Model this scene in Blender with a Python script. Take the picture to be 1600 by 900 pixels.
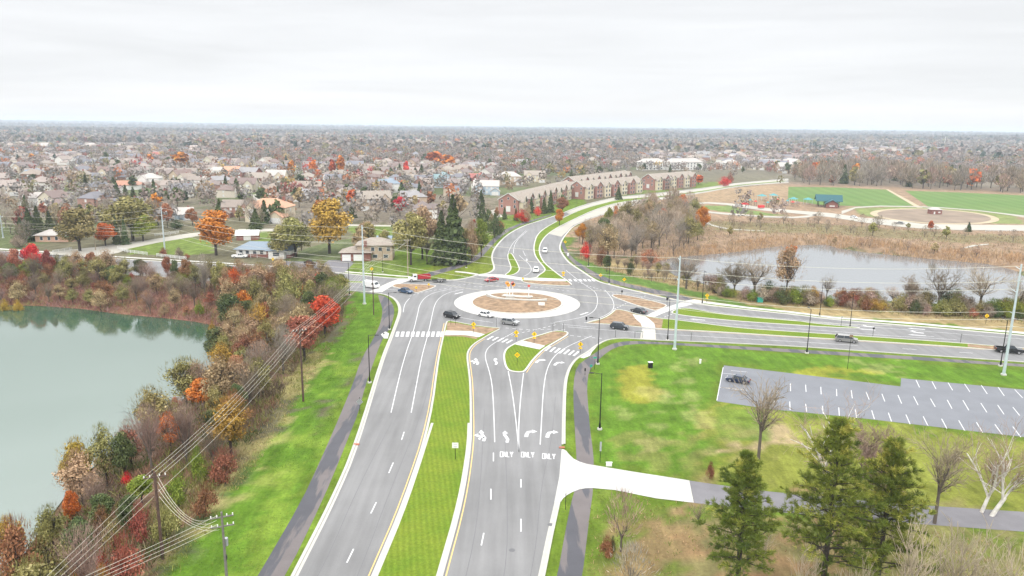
import bpy, math, random
import numpy as np
from mathutils import Vector, Matrix
from mathutils.geometry import tessellate_polygon
random.seed(7); RNG = np.random.default_rng(7)
S = bpy.context.scene
for o in list(bpy.data.objects): bpy.data.objects.remove(o)
COL = S.collection
rad = math.radians
HAZE = 0.00014

# ------------------------------------------------------------------ camera
F = 1150.0; PITCH = math.atan((450-197.0)/F); ROLL = 0.0119; H = 50.0
fwd = np.array([0, math.cos(PITCH), -math.sin(PITCH)]); U0 = np.array([0, math.sin(PITCH), math.cos(PITCH)]); X0 = np.array([1.0, 0, 0])
RT = math.cos(ROLL)*X0 + math.sin(ROLL)*U0; UP = -math.sin(ROLL)*X0 + math.cos(ROLL)*U0
cam = bpy.data.cameras.new('camera'); co = bpy.data.objects.new('camera', cam); COL.objects.link(co)
m = Matrix.Identity(4)
for i in range(3): m[i][0] = RT[i]; m[i][1] = UP[i]; m[i][2] = -fwd[i]
m[2][3] = H; co.matrix_world = m
cam.sensor_width = 36; cam.lens = F/1600*36; cam.clip_end = 40000; cam.clip_start = 0.5
S.camera = co

# ------------------------------------------------------------------ world (overcast), sun, exposure
W = bpy.data.worlds.new('World'); S.world = W; W.use_nodes = True
nt = W.node_tree; nt.nodes.clear(); N = nt.nodes.new; L = nt.links.new
out = N('ShaderNodeOutputWorld'); bg = N('ShaderNodeBackground'); bg.inputs['Strength'].default_value = 0.1
sky = N('ShaderNodeTexSky'); sky.sky_type = 'NISHITA'; sky.sun_disc = False; sky.sun_elevation = rad(38); sky.sun_rotation = rad(200)
tc = N('ShaderNodeTexCoord'); sep = N('ShaderNodeSeparateXYZ'); L(tc.outputs['Generated'], sep.inputs[0])
grad = N('ShaderNodeValToRGB'); cr = grad.color_ramp
cr.elements[0].position = 0.0; cr.elements[0].color = (.955, .965, .975, 1)
cr.elements[1].position = 1.0; cr.elements[1].color = (3.0, 3.0, 3.03, 1)
e = cr.elements.new(.02); e.color = (.95, .95, .955, 1)
e = cr.elements.new(.05); e.color = (.915, .928, .945, 1)
e = cr.elements.new(.17); e.color = (.90, .915, .935, 1)
e = cr.elements.new(.42); e.color = (2.06, 2.07, 2.11, 1)
L(sep.outputs['Z'], grad.inputs[0])
mp = N('ShaderNodeMapping'); mp.inputs['Scale'].default_value = (1.3, 1.3, 14); L(tc.outputs['Generated'], mp.inputs[0])
mp.inputs['Rotation'].default_value = (rad(1.5), rad(1.0), 0)
nz = N('ShaderNodeTexNoise'); nz.inputs['Scale'].default_value = 1.6; nz.inputs['Detail'].default_value = 5; nz.inputs['Roughness'].default_value = .52; nz.inputs['Distortion'].default_value = .4
L(mp.outputs[0], nz.inputs['Vector'])
cl = N('ShaderNodeMapRange'); cl.inputs['From Min'].default_value = .36; cl.inputs['From Max'].default_value = .64; cl.inputs['To Min'].default_value = 9.75; cl.inputs['To Max'].default_value = 10.9
L(nz.outputs[0], cl.inputs['Value'])
mul = N('ShaderNodeVectorMath'); mul.operation = 'SCALE'; L(grad.outputs[0], mul.inputs[0]); L(cl.outputs[0], mul.inputs['Scale'])
mix = N('ShaderNodeMix'); mix.data_type = 'RGBA'; mix.inputs['Factor'].default_value = .97
L(sky.outputs[0], mix.inputs['A']); L(mul.outputs[0], mix.inputs['B'])
L(mix.outputs['Result'], bg.inputs[0]); L(bg.outputs[0], out.inputs[0])
sun = bpy.data.lights.new('sun', 'SUN'); sun.energy = 1.5; sun.angle = rad(12); sun.color = (1, .96, .9)
so = bpy.data.objects.new('sun', sun); COL.objects.link(so)
_az = rad(200); _el = rad(38)
so.rotation_euler = Vector((math.sin(_az)*math.cos(_el), math.cos(_az)*math.cos(_el), math.sin(_el))).to_track_quat('Z', 'Y').to_euler()
S.view_settings.view_transform = 'Standard'; S.view_settings.look = 'None'; S.view_settings.exposure = 0.0; S.view_settings.gamma = 1
S.view_settings.use_curve_mapping = False
S.render.engine = 'CYCLES'; S.cycles.max_bounces = 6; S.cycles.diffuse_bounces = 3; S.cycles.volume_bounces = 1
S.cycles.transparent_max_bounces = 8

# ------------------------------------------------------------------ geometry helpers
def G(px, py, z=0.0):
    d = F*fwd + (px-800)*RT - (py-450)*UP
    t = (z-H)/d[2]
    return np.array([d[0]*t, d[1]*t, z])
def GP(pts, z=0.0): return np.array([G(p[0], p[1], z) for p in pts])
def proj(P):
    P = np.atleast_2d(P) - np.array([0, 0, H])
    d = P@fwd
    return np.stack([800+F*(P@RT)/d, 450-F*(P@UP)/d], 1)
def height_for(bx, by, ty):        # height of an upright thing standing at pixel (bx,by) whose top is at row ty
    b = G(bx, by); lo, hi = 0, 49
    for _ in range(40):
        mid = (lo+hi)/2
        if proj(b+np.array([0, 0, mid]))[0][1] > ty: lo = mid
        else: hi = mid
    return lo
def mesh_np(name, v, f, smooth=False, cols=None, colname='tone'):
    v = np.asarray(v, dtype=np.float32); me = bpy.data.meshes.new(name)
    if isinstance(f, np.ndarray):
        k = f.shape[1]; me.vertices.add(len(v)); me.vertices.foreach_set('co', v.ravel())
        me.loops.add(f.size); me.loops.foreach_set('vertex_index', f.astype(np.int32).ravel())
        me.polygons.add(len(f)); me.polygons.foreach_set('loop_start', np.arange(0, f.size, k, dtype=np.int32))
        me.polygons.foreach_set('loop_total', np.full(len(f), k, dtype=np.int32)); me.update(calc_edges=True)
    else:
        me.from_pydata([tuple(map(float, p)) for p in v], [], [tuple(map(int, q)) for q in f]); me.update()
    if cols is not None:
        c = np.asarray(cols, dtype=np.float32)
        if c.ndim == 1: c = np.stack([c, c, c, np.ones_like(c)], 1)
        elif c.shape[1] == 3: c = np.concatenate([c, np.ones((len(c), 1), np.float32)], 1)
        a = me.color_attributes.new(colname, 'FLOAT_COLOR', 'POINT'); a.data.foreach_set('color', c.astype(np.float32).ravel())
    if smooth: me.polygons.foreach_set('use_smooth', [True]*len(me.polygons))
    return me
def obj(name, me, mat=None, parent=None):
    o = bpy.data.objects.new(name, me); COL.objects.link(o)
    if mat is not None and me is not None and not me.materials: me.materials.append(mat)
    if parent is not None: o.parent = parent
    return o
def tag(o, label=None, cat=None, group=None, kind=None):
    if label: o['label'] = label
    if cat: o['category'] = cat
    if group: o['group'] = group
    if kind: o['kind'] = kind
    return o
def empty(name, loc, rz=0.0, label=None, cat=None, group=None):
    o = bpy.data.objects.new(name, None); COL.objects.link(o); o.empty_display_size = .5
    o.location = tuple(map(float, loc)); o.rotation_euler = (0, 0, rz)
    return tag(o, label, cat, group)
def copy_tree(o, parent=None, loc=None, rz=None, sc=None, label=None, group=None):
    c = o.copy(); COL.objects.link(c)
    if parent is not None: c.parent = parent
    for ch in list(o.children): copy_tree(ch, c)
    if loc is not None: c.location = tuple(map(float, loc))
    if rz is not None: c.rotation_euler = (0, 0, rz)
    if sc is not None: c.scale = sc
    if label: c['label'] = label
    if group: c['group'] = group
    return c
class MB:
    def __init__(s): s.v = []; s.f = []
    def add(s, vs, fs):
        b = len(s.v); s.v += [tuple(map(float, p)) for p in vs]; s.f += [tuple(b+i for i in q) for q in fs]; return s
    def box(s, c, d, rz=0.0, top=1.0):
        cx, cy, cz = c; dx, dy, dz = d[0]/2, d[1]/2, d[2]/2; cs, sn = math.cos(rz), math.sin(rz); vs = []
        for zz, k in ((-dz, 1), (dz, top)):
            for xx, yy in ((-dx, -dy), (dx, -dy), (dx, dy), (-dx, dy)):
                xx *= k; yy *= k; vs.append((cx+xx*cs-yy*sn, cy+xx*sn+yy*cs, cz+zz))
        return s.add(vs, [(3, 2, 1, 0), (4, 5, 6, 7), (0, 1, 5, 4), (1, 2, 6, 5), (2, 3, 7, 6), (3, 0, 4, 7)])
    def tube(s, p0, p1, r0, r1=None, n=8):
        r1 = r0 if r1 is None else r1
        p0 = np.array(p0, float); p1 = np.array(p1, float); d = p1-p0; d /= np.linalg.norm(d)+1e-9
        a = np.cross(d, [0, 0, 1.0]) if abs(d[2]) < .9 else np.cross(d, [1.0, 0, 0]); a /= np.linalg.norm(a); b = np.cross(d, a)
        vs = []
        for p, r in ((p0, r0), (p1, r1)):
            for k in range(n):
                t = 2*math.pi*k/n; vs.append(p+r*(math.cos(t)*a+math.sin(t)*b))
        return s.add(vs, [(k, (k+1) % n, n+(k+1) % n, n+k) for k in range(n)]+[tuple(range(n-1, -1, -1)), tuple(range(n, 2*n))])
    def prism(s, poly, z0, z1):          # poly list of (x,y)
        n = len(poly); vs = [(p[0], p[1], z0) for p in poly]+[(p[0], p[1], z1) for p in poly]
        tri = tessellate_polygon([[Vector((p[0], p[1], 0)) for p in poly]])
        fs = [tuple(n+i for i in t) for t in tri]+[(k, (k+1) % n, n+(k+1) % n, n+k) for k in range(n)]
        return s.add(vs, fs)
    def build(s, name, mat, parent=None, bevel=0):
        me = mesh_np(name, s.v, s.f); o = obj(name, me, mat, parent)
        if bevel:
            b = o.modifiers.new('bevel', 'BEVEL'); b.width = bevel; b.segments = 2; b.limit_method = 'ANGLE'
        return o
def chaikin(P, closed=True, it=2):
    P = np.asarray(P, float)
    for _ in range(it):
        if closed:
            Q = np.roll(P, -1, 0); P = np.stack([.75*P+.25*Q, .25*P+.75*Q], 1).reshape(-1, P.shape[1])
        else:
            A, B = P[:-1], P[1:]; M = np.stack([.75*A+.25*B, .25*A+.75*B], 1).reshape(-1, P.shape[1]); P = np.vstack([P[:1], M[1:-1], P[-1:]])
    return P
def sheet(name, poly, z, mat, parent=None, kind=None, it=0):
    P = GP(poly) if len(poly[0]) == 2 and not isinstance(poly, np.ndarray) else np.asarray(poly)
    P = P[:, :2]
    if it: P = chaikin(P, True, it)
    tri = tessellate_polygon([[Vector((p[0], p[1], 0)) for p in P]])
    fs = []
    for t in tri:
        a, b, c = [P[i] for i in t]
        fs.append(t if (b[0]-a[0])*(c[1]-a[1])-(b[1]-a[1])*(c[0]-a[0]) > 0 else t[::-1])
    o = obj(name, mesh_np(name, np.c_[P, np.full(len(P), z)], fs), mat, parent)
    if kind: o['kind'] = kind
    return o
def offsets(P, closed):
    P = np.asarray(P, float)[:, :2]
    if closed: A = np.roll(P, 1, 0); B = np.roll(P, -1, 0)
    else: A = np.vstack([P[:1]*2-P[1:2], P[:-1]]); B = np.vstack([P[1:], P[-1:]*2-P[-2:-1]])
    d1 = P-A; d2 = B-P; d1 /= np.linalg.norm(d1, axis=1)[:, None]+1e-9; d2 /= np.linalg.norm(d2, axis=1)[:, None]+1e-9
    n1 = np.c_[-d1[:, 1], d1[:, 0]]; n2 = np.c_[-d2[:, 1], d2[:, 0]]; n = n1+n2; ln = np.linalg.norm(n, axis=1)[:, None]; n /= ln+1e-9
    k = 1/np.clip((n*n1).sum(1), .5, 1)
    return n*k[:, None]
def strip(mb, P, a, b, z0, z1, closed=False):      # box-section strip between lateral offsets a and b (left +)
    P = np.asarray(P, float)[:, :2]; n = offsets(P, closed); A = P+n*a; B = P+n*b; k = len(P)
    vs = [(*A[i], z0) for i in range(k)]+[(*A[i], z1) for i in range(k)]+[(*B[i], z1) for i in range(k)]+[(*B[i], z0) for i in range(k)]
    fs = []
    for i in range(k if closed else k-1):
        j = (i+1) % k
        for q in range(3):
            fs.append((q*k+i, q*k+j, (q+1)*k+j, (q+1)*k+i))
    mb.add(vs, fs)
def flat_strip(mb, P, w, z, dash=None, c=0.0):
    P = np.asarray(P, float)[:, :2]
    if dash is None:
        n = offsets(P, False); A = P+n*(c-w/2); B = P+n*(c+w/2); k = len(P)
        mb.add([(*A[i], z) for i in range(k)]+[(*B[i], z) for i in range(k)], [(i, i+1, k+i+1, k+i) for i in range(k-1)])
    else:
        on, off = dash; seg = np.linalg.norm(np.diff(P, axis=0), axis=1); s = np.r_[0, np.cumsum(seg)]; t = 0
        while t < s[-1]:
            ts = np.linspace(t, min(t+on, s[-1]), 4); q = np.c_[np.interp(ts, s, P[:, 0]), np.interp(ts, s, P[:, 1])]
            if ts[-1]-ts[0] > .3: flat_strip(mb, q, w, z, None, c)
            t += on+off
def inpoly(pts, poly):
    x = pts[:, 0]; y = pts[:, 1]; r = np.zeros(len(pts), bool); n = len(poly)
    for i in range(n):
        x1, y1 = poly[i][:2]; x2, y2 = poly[(i+1) % n][:2]
        c = ((y1 > y) != (y2 > y)); xi = (x2-x1)*(y-y1)/((y2-y1) if y2 != y1 else 1e-9)+x1
        r ^= c & (x < xi)
    return r
def distpoly(pts, poly):
    d = np.full(len(pts), 1e9); n = len(poly)
    for i in range(n):
        a = np.array(poly[i][:2]); b = np.array(poly[(i+1) % n][:2]); ab = b-a
        t = np.clip(((pts-a)@ab)/(ab@ab+1e-9), 0, 1); d = np.minimum(d, np.linalg.norm(pts-a-t[:, None]*ab, axis=1))
    return d

# ------------------------------------------------------------------ materials
def newmat(name):
    mt = bpy.data.materials.new(name); mt.use_nodes = True; t = mt.node_tree; b = t.nodes['Principled BSDF']; return mt, t, b
def mat(name, c, rough=.7, metal=0.0, var=.12, scale=3.0, bump=0.0, spec=.3, c2=None, dist=.02):
    mt, t, b = newmat(name); b.inputs['Roughness'].default_value = rough; b.inputs['Metallic'].default_value = metal
    b.inputs['Specular IOR Level'].default_value = spec
    tc = t.nodes.new('ShaderNodeTexCoord'); n = t.nodes.new('ShaderNodeTexNoise'); n.inputs['Scale'].default_value = scale; n.inputs['Detail'].default_value = 5
    t.links.new(tc.outputs['Object'], n.inputs['Vector'])
    r = t.nodes.new('ShaderNodeValToRGB'); r.color_ramp.elements[0].position = .3; r.color_ramp.elements[1].position = .7
    lo = [max(0, x*(1-var)) for x in c]; hi = [min(1, x*(1+var)) for x in (c2 or c)]
    r.color_ramp.elements[0].color = (*lo, 1); r.color_ramp.elements[1].color = (*hi, 1)
    t.links.new(n.outputs[0], r.inputs[0]); t.links.new(r.outputs[0], b.inputs['Base Color'])
    if bump:
        bp = t.nodes.new('ShaderNodeBump'); bp.inputs['Strength'].default_value = bump; bp.inputs['Distance'].default_value = dist
        t.links.new(n.outputs[0], bp.inputs['Height']); t.links.new(bp.outputs[0], b.inputs['Normal'])
    return mt
def veg(name, ca, cb, cc=None, hue=.03, val=.35):        # leaf / twig: per-leaf tone + per-object shift
    mt, t, b = newmat(name); b.inputs['Roughness'].default_value = .85; b.inputs['Specular IOR Level'].default_value = .15
    at = t.nodes.new('ShaderNodeAttribute'); at.attribute_name = 'tone'
    r = t.nodes.new('ShaderNodeValToRGB'); r.color_ramp.elements[0].color = (*ca, 1); r.color_ramp.elements[1].color = (*cb, 1)
    if cc: e = r.color_ramp.elements.new(.85); e.color = (*cb, 1); r.color_ramp.elements[2].color = (*cc, 1)
    oi = t.nodes.new('ShaderNodeObjectInfo'); hs = t.nodes.new('ShaderNodeHueSaturation')
    m1 = t.nodes.new('ShaderNodeMapRange'); m1.inputs['To Min'].default_value = .5-hue; m1.inputs['To Max'].default_value = .5+hue
    m2 = t.nodes.new('ShaderNodeMapRange'); m2.inputs['To Min'].default_value = 1-val; m2.inputs['To Max'].default_value = 1+val*.8
    mm = t.nodes.new('ShaderNodeMath'); mm.operation = 'FRACT'; ml = t.nodes.new('ShaderNodeMath'); ml.operation = 'MULTIPLY'; ml.inputs[1].default_value = 7.31
    t.links.new(oi.outputs['Random'], m1.inputs[0]); t.links.new(oi.outputs['Random'], ml.inputs[0]); t.links.new(ml.outputs[0], mm.inputs[0]); t.links.new(mm.outputs[0], m2.inputs[0])
    t.links.new(at.outputs['Fac'], r.inputs[0]); t.links.new(r.outputs[0], hs.inputs['Color']); t.links.new(m1.outputs[0], hs.inputs['Hue']); t.links.new(m2.outputs[0], hs.inputs['Value'])
    t.links.new(hs.outputs[0], b.inputs['Base Color']); return mt
def attrmat(name, att='col', rough=.9, spec=.15):
    mt, t, b = newmat(name); b.inputs['Roughness'].default_value = rough; b.inputs['Specular IOR Level'].default_value = spec
    at = t.nodes.new('ShaderNodeAttribute'); at.attribute_name = att; t.links.new(at.outputs['Color'], b.inputs['Base Color']); return mt
def ramp_obj(name, cols, rough=.8, noise=.15, scale=2.0):     # colour picked per object
    mt, t, b = newmat(name); b.inputs['Roughness'].default_value = rough; b.inputs['Specular IOR Level'].default_value = .2
    oi = t.nodes.new('ShaderNodeObjectInfo'); r = t.nodes.new('ShaderNodeValToRGB'); r.color_ramp.interpolation = 'CONSTANT'
    for i, c in enumerate(cols):
        if i < 2: r.color_ramp.elements[i].position = i/len(cols); r.color_ramp.elements[i].color = (*c, 1)
        else: e = r.color_ramp.elements.new(i/len(cols)); e.color = (*c, 1)
    t.links.new(oi.outputs['Random'], r.inputs[0])
    tc = t.nodes.new('ShaderNodeTexCoord'); n = t.nodes.new('ShaderNodeTexNoise'); n.inputs['Scale'].default_value = scale; t.links.new(tc.outputs['Object'], n.inputs['Vector'])
    mr = t.nodes.new('ShaderNodeMapRange'); mr.inputs['To Min'].default_value = 1-noise; mr.inputs['To Max'].default_value = 1+noise
    t.links.new(n.outputs[0], mr.inputs[0]); vm = t.nodes.new('ShaderNodeVectorMath'); vm.operation = 'SCALE'
    t.links.new(r.outputs[0], vm.inputs[0]); t.links.new(mr.outputs[0], vm.inputs['Scale']); t.links.new(vm.outputs[0], b.inputs['Base Color']); return mt
M = {}
def asphalt(name, c, sc=(.5, .03, 1), amt=.19, patch=None):
    mt, t, b = newmat(name); b.inputs['Roughness'].default_value = .75; b.inputs['Specular IOR Level'].default_value = .25
    tc = t.nodes.new('ShaderNodeTexCoord'); mp = t.nodes.new('ShaderNodeMapping'); mp.inputs['Scale'].default_value = sc; t.links.new(tc.outputs['Object'], mp.inputs[0])
    mp.inputs['Rotation'].default_value = (0, 0, rad(-9))
    n = t.nodes.new('ShaderNodeTexNoise'); n.inputs['Scale'].default_value = 1.4; n.inputs['Detail'].default_value = 4; t.links.new(mp.outputs[0], n.inputs['Vector'])
    n2 = t.nodes.new('ShaderNodeTexNoise'); n2.inputs['Scale'].default_value = 4.0; n2.inputs['Detail'].default_value = 8; n2.inputs['Roughness'].default_value = .7; t.links.new(tc.outputs['Object'], n2.inputs['Vector'])
    n3 = t.nodes.new('ShaderNodeTexNoise'); n3.inputs['Scale'].default_value = .06; n3.inputs['Detail'].default_value = 6; n3.inputs['Roughness'].default_value = .6; t.links.new(tc.outputs['Object'], n3.inputs['Vector'])
    ad = t.nodes.new('ShaderNodeMath'); ad.operation = 'ADD'; t.links.new(n.outputs[0], ad.inputs[0]); t.links.new(n3.outputs[0], ad.inputs[1])
    mr = t.nodes.new('ShaderNodeMapRange'); mr.inputs['From Min'].default_value = .7; mr.inputs['From Max'].default_value = 1.3; mr.inputs['To Min'].default_value = 1-amt; mr.inputs['To Max'].default_value = 1+amt
    t.links.new(ad.outputs[0], mr.inputs[0])
    m2 = t.nodes.new('ShaderNodeMapRange'); m2.inputs['To Min'].default_value = .88; m2.inputs['To Max'].default_value = 1.12; t.links.new(n2.outputs[0], m2.inputs[0])
    mu = t.nodes.new('ShaderNodeMath'); mu.operation = 'MULTIPLY'; t.links.new(mr.outputs[0], mu.inputs[0]); t.links.new(m2.outputs[0], mu.inputs[1])
    vm = t.nodes.new('ShaderNodeVectorMath'); vm.operation = 'SCALE'; t.links.new(mu.outputs[0], vm.inputs['Scale'])
    if patch:
        n4 = t.nodes.new('ShaderNodeTexNoise'); n4.inputs['Scale'].default_value = patch[1]; n4.inputs['Detail'].default_value = 5; mq = t.nodes.new('ShaderNodeMapping'); mq.inputs['Scale'].default_value = (1, .13, 1); mq.inputs['Rotation'].default_value = (0, 0, rad(12)); t.links.new(tc.outputs['Object'], mq.inputs[0]); t.links.new(mq.outputs[0], n4.inputs['Vector'])
        rp = t.nodes.new('ShaderNodeValToRGB'); rp.color_ramp.elements[0].position = .49; rp.color_ramp.elements[1].position = .53
        rp.color_ramp.elements[0].color = (*c, 1); rp.color_ramp.elements[1].color = (*patch[0], 1)
        t.links.new(n4.outputs[0], rp.inputs[0]); t.links.new(rp.outputs[0], vm.inputs[0])
    else: vm.inputs[0].default_value = c
    t.links.new(vm.outputs[0], b.inputs['Base Color'])
    bp = t.nodes.new('ShaderNodeBump'); bp.inputs['Strength'].default_value = .25; bp.inputs['Distance'].default_value = .02; t.links.new(n2.outputs[0], bp.inputs['Height']); t.links.new(bp.outputs[0], b.inputs['Normal'])
    return mt
M['asphalt'] = asphalt('asphalt', (.184, .183, .182))
M['path'] = asphalt('path_asphalt', (.140, .124, .122), (.3, .3, 1), .1, ((.078, .078, .088), .42))
M['lot'] = asphalt('lot_asphalt', (.165, .172, .188), (.2, .2, 1), .1)
M['drive'] = asphalt('drive_asphalt', (.17, .165, .175), (.3, .3, 1), .15)
M['concrete'] = mat('concrete', (.50, .49, .45), .85, var=.06, scale=.8, bump=.1)
M['bright_concrete'] = mat('bright_concrete', (.48, .475, .45), .8, var=.03, scale=.5)
M['drive_concrete'] = mat('drive_concrete', (.42, .415, .39), .85, var=.06, scale=.35, c2=(.46,.455,.43)); M['joint'] = mat('joint', (.33, .32, .30), .9)
M['kerb_concrete'] = mat('kerb_concrete', (.42, .41, .37), .85, var=.07, scale=1.5)
M['far_concrete'] = mat('far_concrete', (.38, .36, .31), .9, var=.08, scale=.1)
M['paint'] = mat('white_paint', (.56, .56, .56), .7, var=.12, scale=6)
M['yellow_paint'] = mat('yellow_paint', (.62, .42, .16), .7, var=.12, scale=5)
M['mulch'] = mat('mulch', (.25, .17, .105), .95, var=.35, scale=.7, bump=.5, dist=.1)
def grassmat(name, c, stripe=None, c2=(.12, .16, .02), sc=.12):
    mt, t, b = newmat(name); b.inputs['Roughness'].default_value = .95; b.inputs['Specular IOR Level'].default_value = .1
    tc = t.nodes.new('ShaderNodeTexCoord')
    n = t.nodes.new('ShaderNodeTexNoise'); n.inputs['Scale'].default_value = sc; n.inputs['Detail'].default_value = 8; n.inputs['Roughness'].default_value = .68; t.links.new(tc.outputs['Object'], n.inputs['Vector'])
    r = t.nodes.new('ShaderNodeValToRGB'); r.color_ramp.elements[0].position = .35; r.color_ramp.elements[1].position = .72
    r.color_ramp.elements[0].color = (*c, 1); r.color_ramp.elements[1].color = (*c2, 1); t.links.new(n.outputs[0], r.inputs[0])
    n2 = t.nodes.new('ShaderNodeTexNoise'); n2.inputs['Scale'].default_value = 3; n2.inputs['Detail'].default_value = 8; n2.inputs['Roughness'].default_value = .75; t.links.new(tc.outputs['Object'], n2.inputs['Vector'])
    mr = t.nodes.new('ShaderNodeMapRange'); mr.inputs['From Min'].default_value = .3; mr.inputs['From Max'].default_value = .7; mr.inputs['To Min'].default_value = .72; mr.inputs['To Max'].default_value = 1.28; t.links.new(n2.outputs[0], mr.inputs[0])
    sc_ = mr.outputs[0]
    if stripe:
        mp = t.nodes.new('ShaderNodeMapping'); mp.inputs['Rotation'].default_value = (0, 0, rad(stripe[0])); t.links.new(tc.outputs['Object'], mp.inputs[0])
        w = t.nodes.new('ShaderNodeTexWave'); w.inputs['Scale'].default_value = stripe[1]; w.inputs['Distortion'].default_value = 1.2; w.inputs['Detail'].default_value = 3; w.inputs['Detail Scale'].default_value = .6; t.links.new(mp.outputs[0], w.inputs['Vector'])
        m3 = t.nodes.new('ShaderNodeMapRange'); m3.inputs['To Min'].default_value = 1-stripe[2]; m3.inputs['To Max'].default_value = 1+stripe[2]; t.links.new(w.outputs[1], m3.inputs[0])
        mu = t.nodes.new('ShaderNodeMath'); mu.operation = 'MULTIPLY'; t.links.new(m3.outputs[0], mu.inputs[0]); t.links.new(sc_, mu.inputs[1]); sc_ = mu.outputs[0]
    vm = t.nodes.new('ShaderNodeVectorMath'); vm.operation = 'SCALE'; t.links.new(r.outputs[0], vm.inputs[0]); t.links.new(sc_, vm.inputs['Scale']); t.links.new(vm.outputs[0], b.inputs['Base Color'])
    bp = t.nodes.new('ShaderNodeBump'); bp.inputs['Strength'].default_value = .5; bp.inputs['Distance'].default_value = .08; t.links.new(n2.outputs[0], bp.inputs['Height']); t.links.new(bp.outputs[0], b.inputs['Normal'])
    return mt
M['median_grass'] = grassmat('median_grass', (.098, .165, .015), (-9, .42, .09), (.160, .200, .024))
M['sports_grass'] = grassmat('sports_grass', (.095, .170, .045), (10, .03, .08), (.135, .195, .06), .02)
M['black_metal'] = mat('black_metal', (.018, .018, .02), .45, .5, spec=.4)
M['galv'] = mat('galvanised_steel', (.52, .60, .63), .45, .25, var=.08, scale=1.0)
M['wood_pole'] = mat('weathered_pole_wood', (.10, .062, .05), .9, var=.3, scale=2)
M['pale_pole'] = mat('pale_pole_wood', (.30, .25, .18), .9, var=.2, scale=2)
M['grey_pole'] = mat('grey_pole_wood', (.17, .16, .14), .9, var=.2, scale=2)
M['wire'] = mat('wire_aluminium', (.55, .53, .45), .5, .3)
M['yellow_sign'] = mat('yellow_sign', (.80, .50, .01), .5, var=.03)
M['sign_black'] = mat('sign_black', (.02, .02, .02), .6)
M['sign_white'] = mat('sign_white', (.75, .75, .73), .5, var=.03)
M['sign_back'] = mat('sign_back', (.42, .44, .46), .4, .6)
M['teal_sign'] = mat('teal_sign', (.04, .33, .25), .5)
M['glass'] = mat('car_glass', (.02, .027, .033), .12, spec=.6)
M['tyre'] = mat('tyre', (.02, .02, .02), .85)
M['rim'] = mat('rim', (.5, .5, .52), .3, .8)
M['lamp_glass'] = mat('lamp_glass', (.75, .75, .72), .2)
M['red_lens'] = mat('red_lens', (.45, .02, .02), .3)
M['trim'] = mat('white_trim', (.62, .62, .60), .6)
M['window_glass'] = mat('window_glass', (.05, .06, .075), .15, spec=.6)
M['brick'] = mat('red_brick', (.235, .105, .085), .9, var=.2, scale=1.2)
M['roof_tan'] = mat('tan_shingle', (.30, .26, .22), .9, var=.15, scale=1.5)
M['bark'] = mat('bark', (.12, .10, .083), .95, var=.3, scale=4, bump=.4)
M['dark_bark'] = mat('dark_bark', (.055, .045, .04), .95, var=.3, scale=4)
M['white_bark'] = mat('white_bark', (.56, .53, .47), .9, var=.22, scale=1.6, c2=(.62, .60, .55))
M['pale_bark'] = mat('pale_bark', (.34, .28, .22), .9, var=.25, scale=2)
def carpaint(name, c, metal=.3):
    mt, t, b = newmat(name); b.inputs['Base Color'].default_value = (*c, 1); b.inputs['Roughness'].default_value = .28; b.inputs['Metallic'].default_value = metal
    b.inputs['Coat Weight'].default_value = .5; b.inputs['Coat Roughness'].default_value = .08
    n = t.nodes.new('ShaderNodeTexNoise'); n.inputs['Scale'].default_value = 2; mr = t.nodes.new('ShaderNodeMapRange'); mr.inputs['To Min'].default_value = .22; mr.inputs['To Max'].default_value = .38
    t.links.new(n.outputs[0], mr.inputs[0]); t.links.new(mr.outputs[0], b.inputs['Roughness']); return mt

# ------------------------------------------------------------------ digitised plan (photo pixels unprojected on to the ground)
ASPH_W = [(365,1100),(466,900),(524,785),(560,700),(600,562),(614,527),(622,505),(627,490),(627,480),(622,470),(613,463),(597,458.5),(575,455.5),(555,454.5),(535,452.5),(400,443),(250,432),(100,422),(-60,411)]
ASPH_NW = [(-60,388),(0,392.5),(185,405),(255,409),(354,415),(436,420),(512,425),(560,430),(600,434.5),(640,436.5),(672,438.5),(700,438.5),(720,437),(736,433.5),(748,429.5),(760,428.3),(769,425),(774,420),(772,412),(769.5,404),(771,394),(777,384),(790,370),(805,360),(822,352),(840,346.5),(863,339),(885,331),(905,323),(925,317),(968,307),(1023,302.5),(1060,298),(1100,294),(1150,286),(1232,279)]
ASPH_E = [(1232,285.5),(1157,290.5),(1100,301),(1060,307.5),(1025,313),(990,320),(950,333),(920,342),(895,353),(886,363),(878,373),(873,385),(875,394),(885,408),(895,416),(905,422),(921,433),(930,438.5),(940,442.5),(955,446),(970,450),(1000,457),(1030,464.5),(1055,469),(1079,473),(1100,476.5),(1130,480.5),(1171,485),(1240,492),(1300,500),(1425,510),(1600,525),(1780,541)]
ASPH_SE = [(1780,579),(1600,565),(1350,548),(1240,540.5),(1158,536.5),(1082,533),(1030,531.5),(1000,529.5),(980,528),(960,528.5),(945,531),(927,541),(918,549),(903,557),(893,566),(885,580),(880,602),(878,660),(877.5,700),(875,745),(866,787),(854,837),(841,900),(795,1100)]
def seg(pts): return chaikin(GP(pts)[:, :2], False, 2)
W1, W2, W3, W4 = seg(ASPH_W), seg(ASPH_NW), seg(ASPH_E), seg(ASPH_SE)
ROAD = np.vstack([W1, W2, W3, W4])
M1 = [(498,1100),(583,900),(632,785),(672,662),(685,560),(692.5,527),(697,505),(700,501.5),(714,503.5),(736,508),(770,512.5),(784,513),(770,520),(755,529),(740,538),(731,549),(730,560),(732,575),(735,600),(736,662),(735,700),(722,785),(690,900),(634,1100)]
M2 = [(888,520),(880,518),(865,517.5),(848,523),(816,532),(802,539),(792,545),(787.5,553),(788,565),(792,577),(800,581),(817,582),(822,578),(832,563),(848,547),(862,538),(885,525)]
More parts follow.
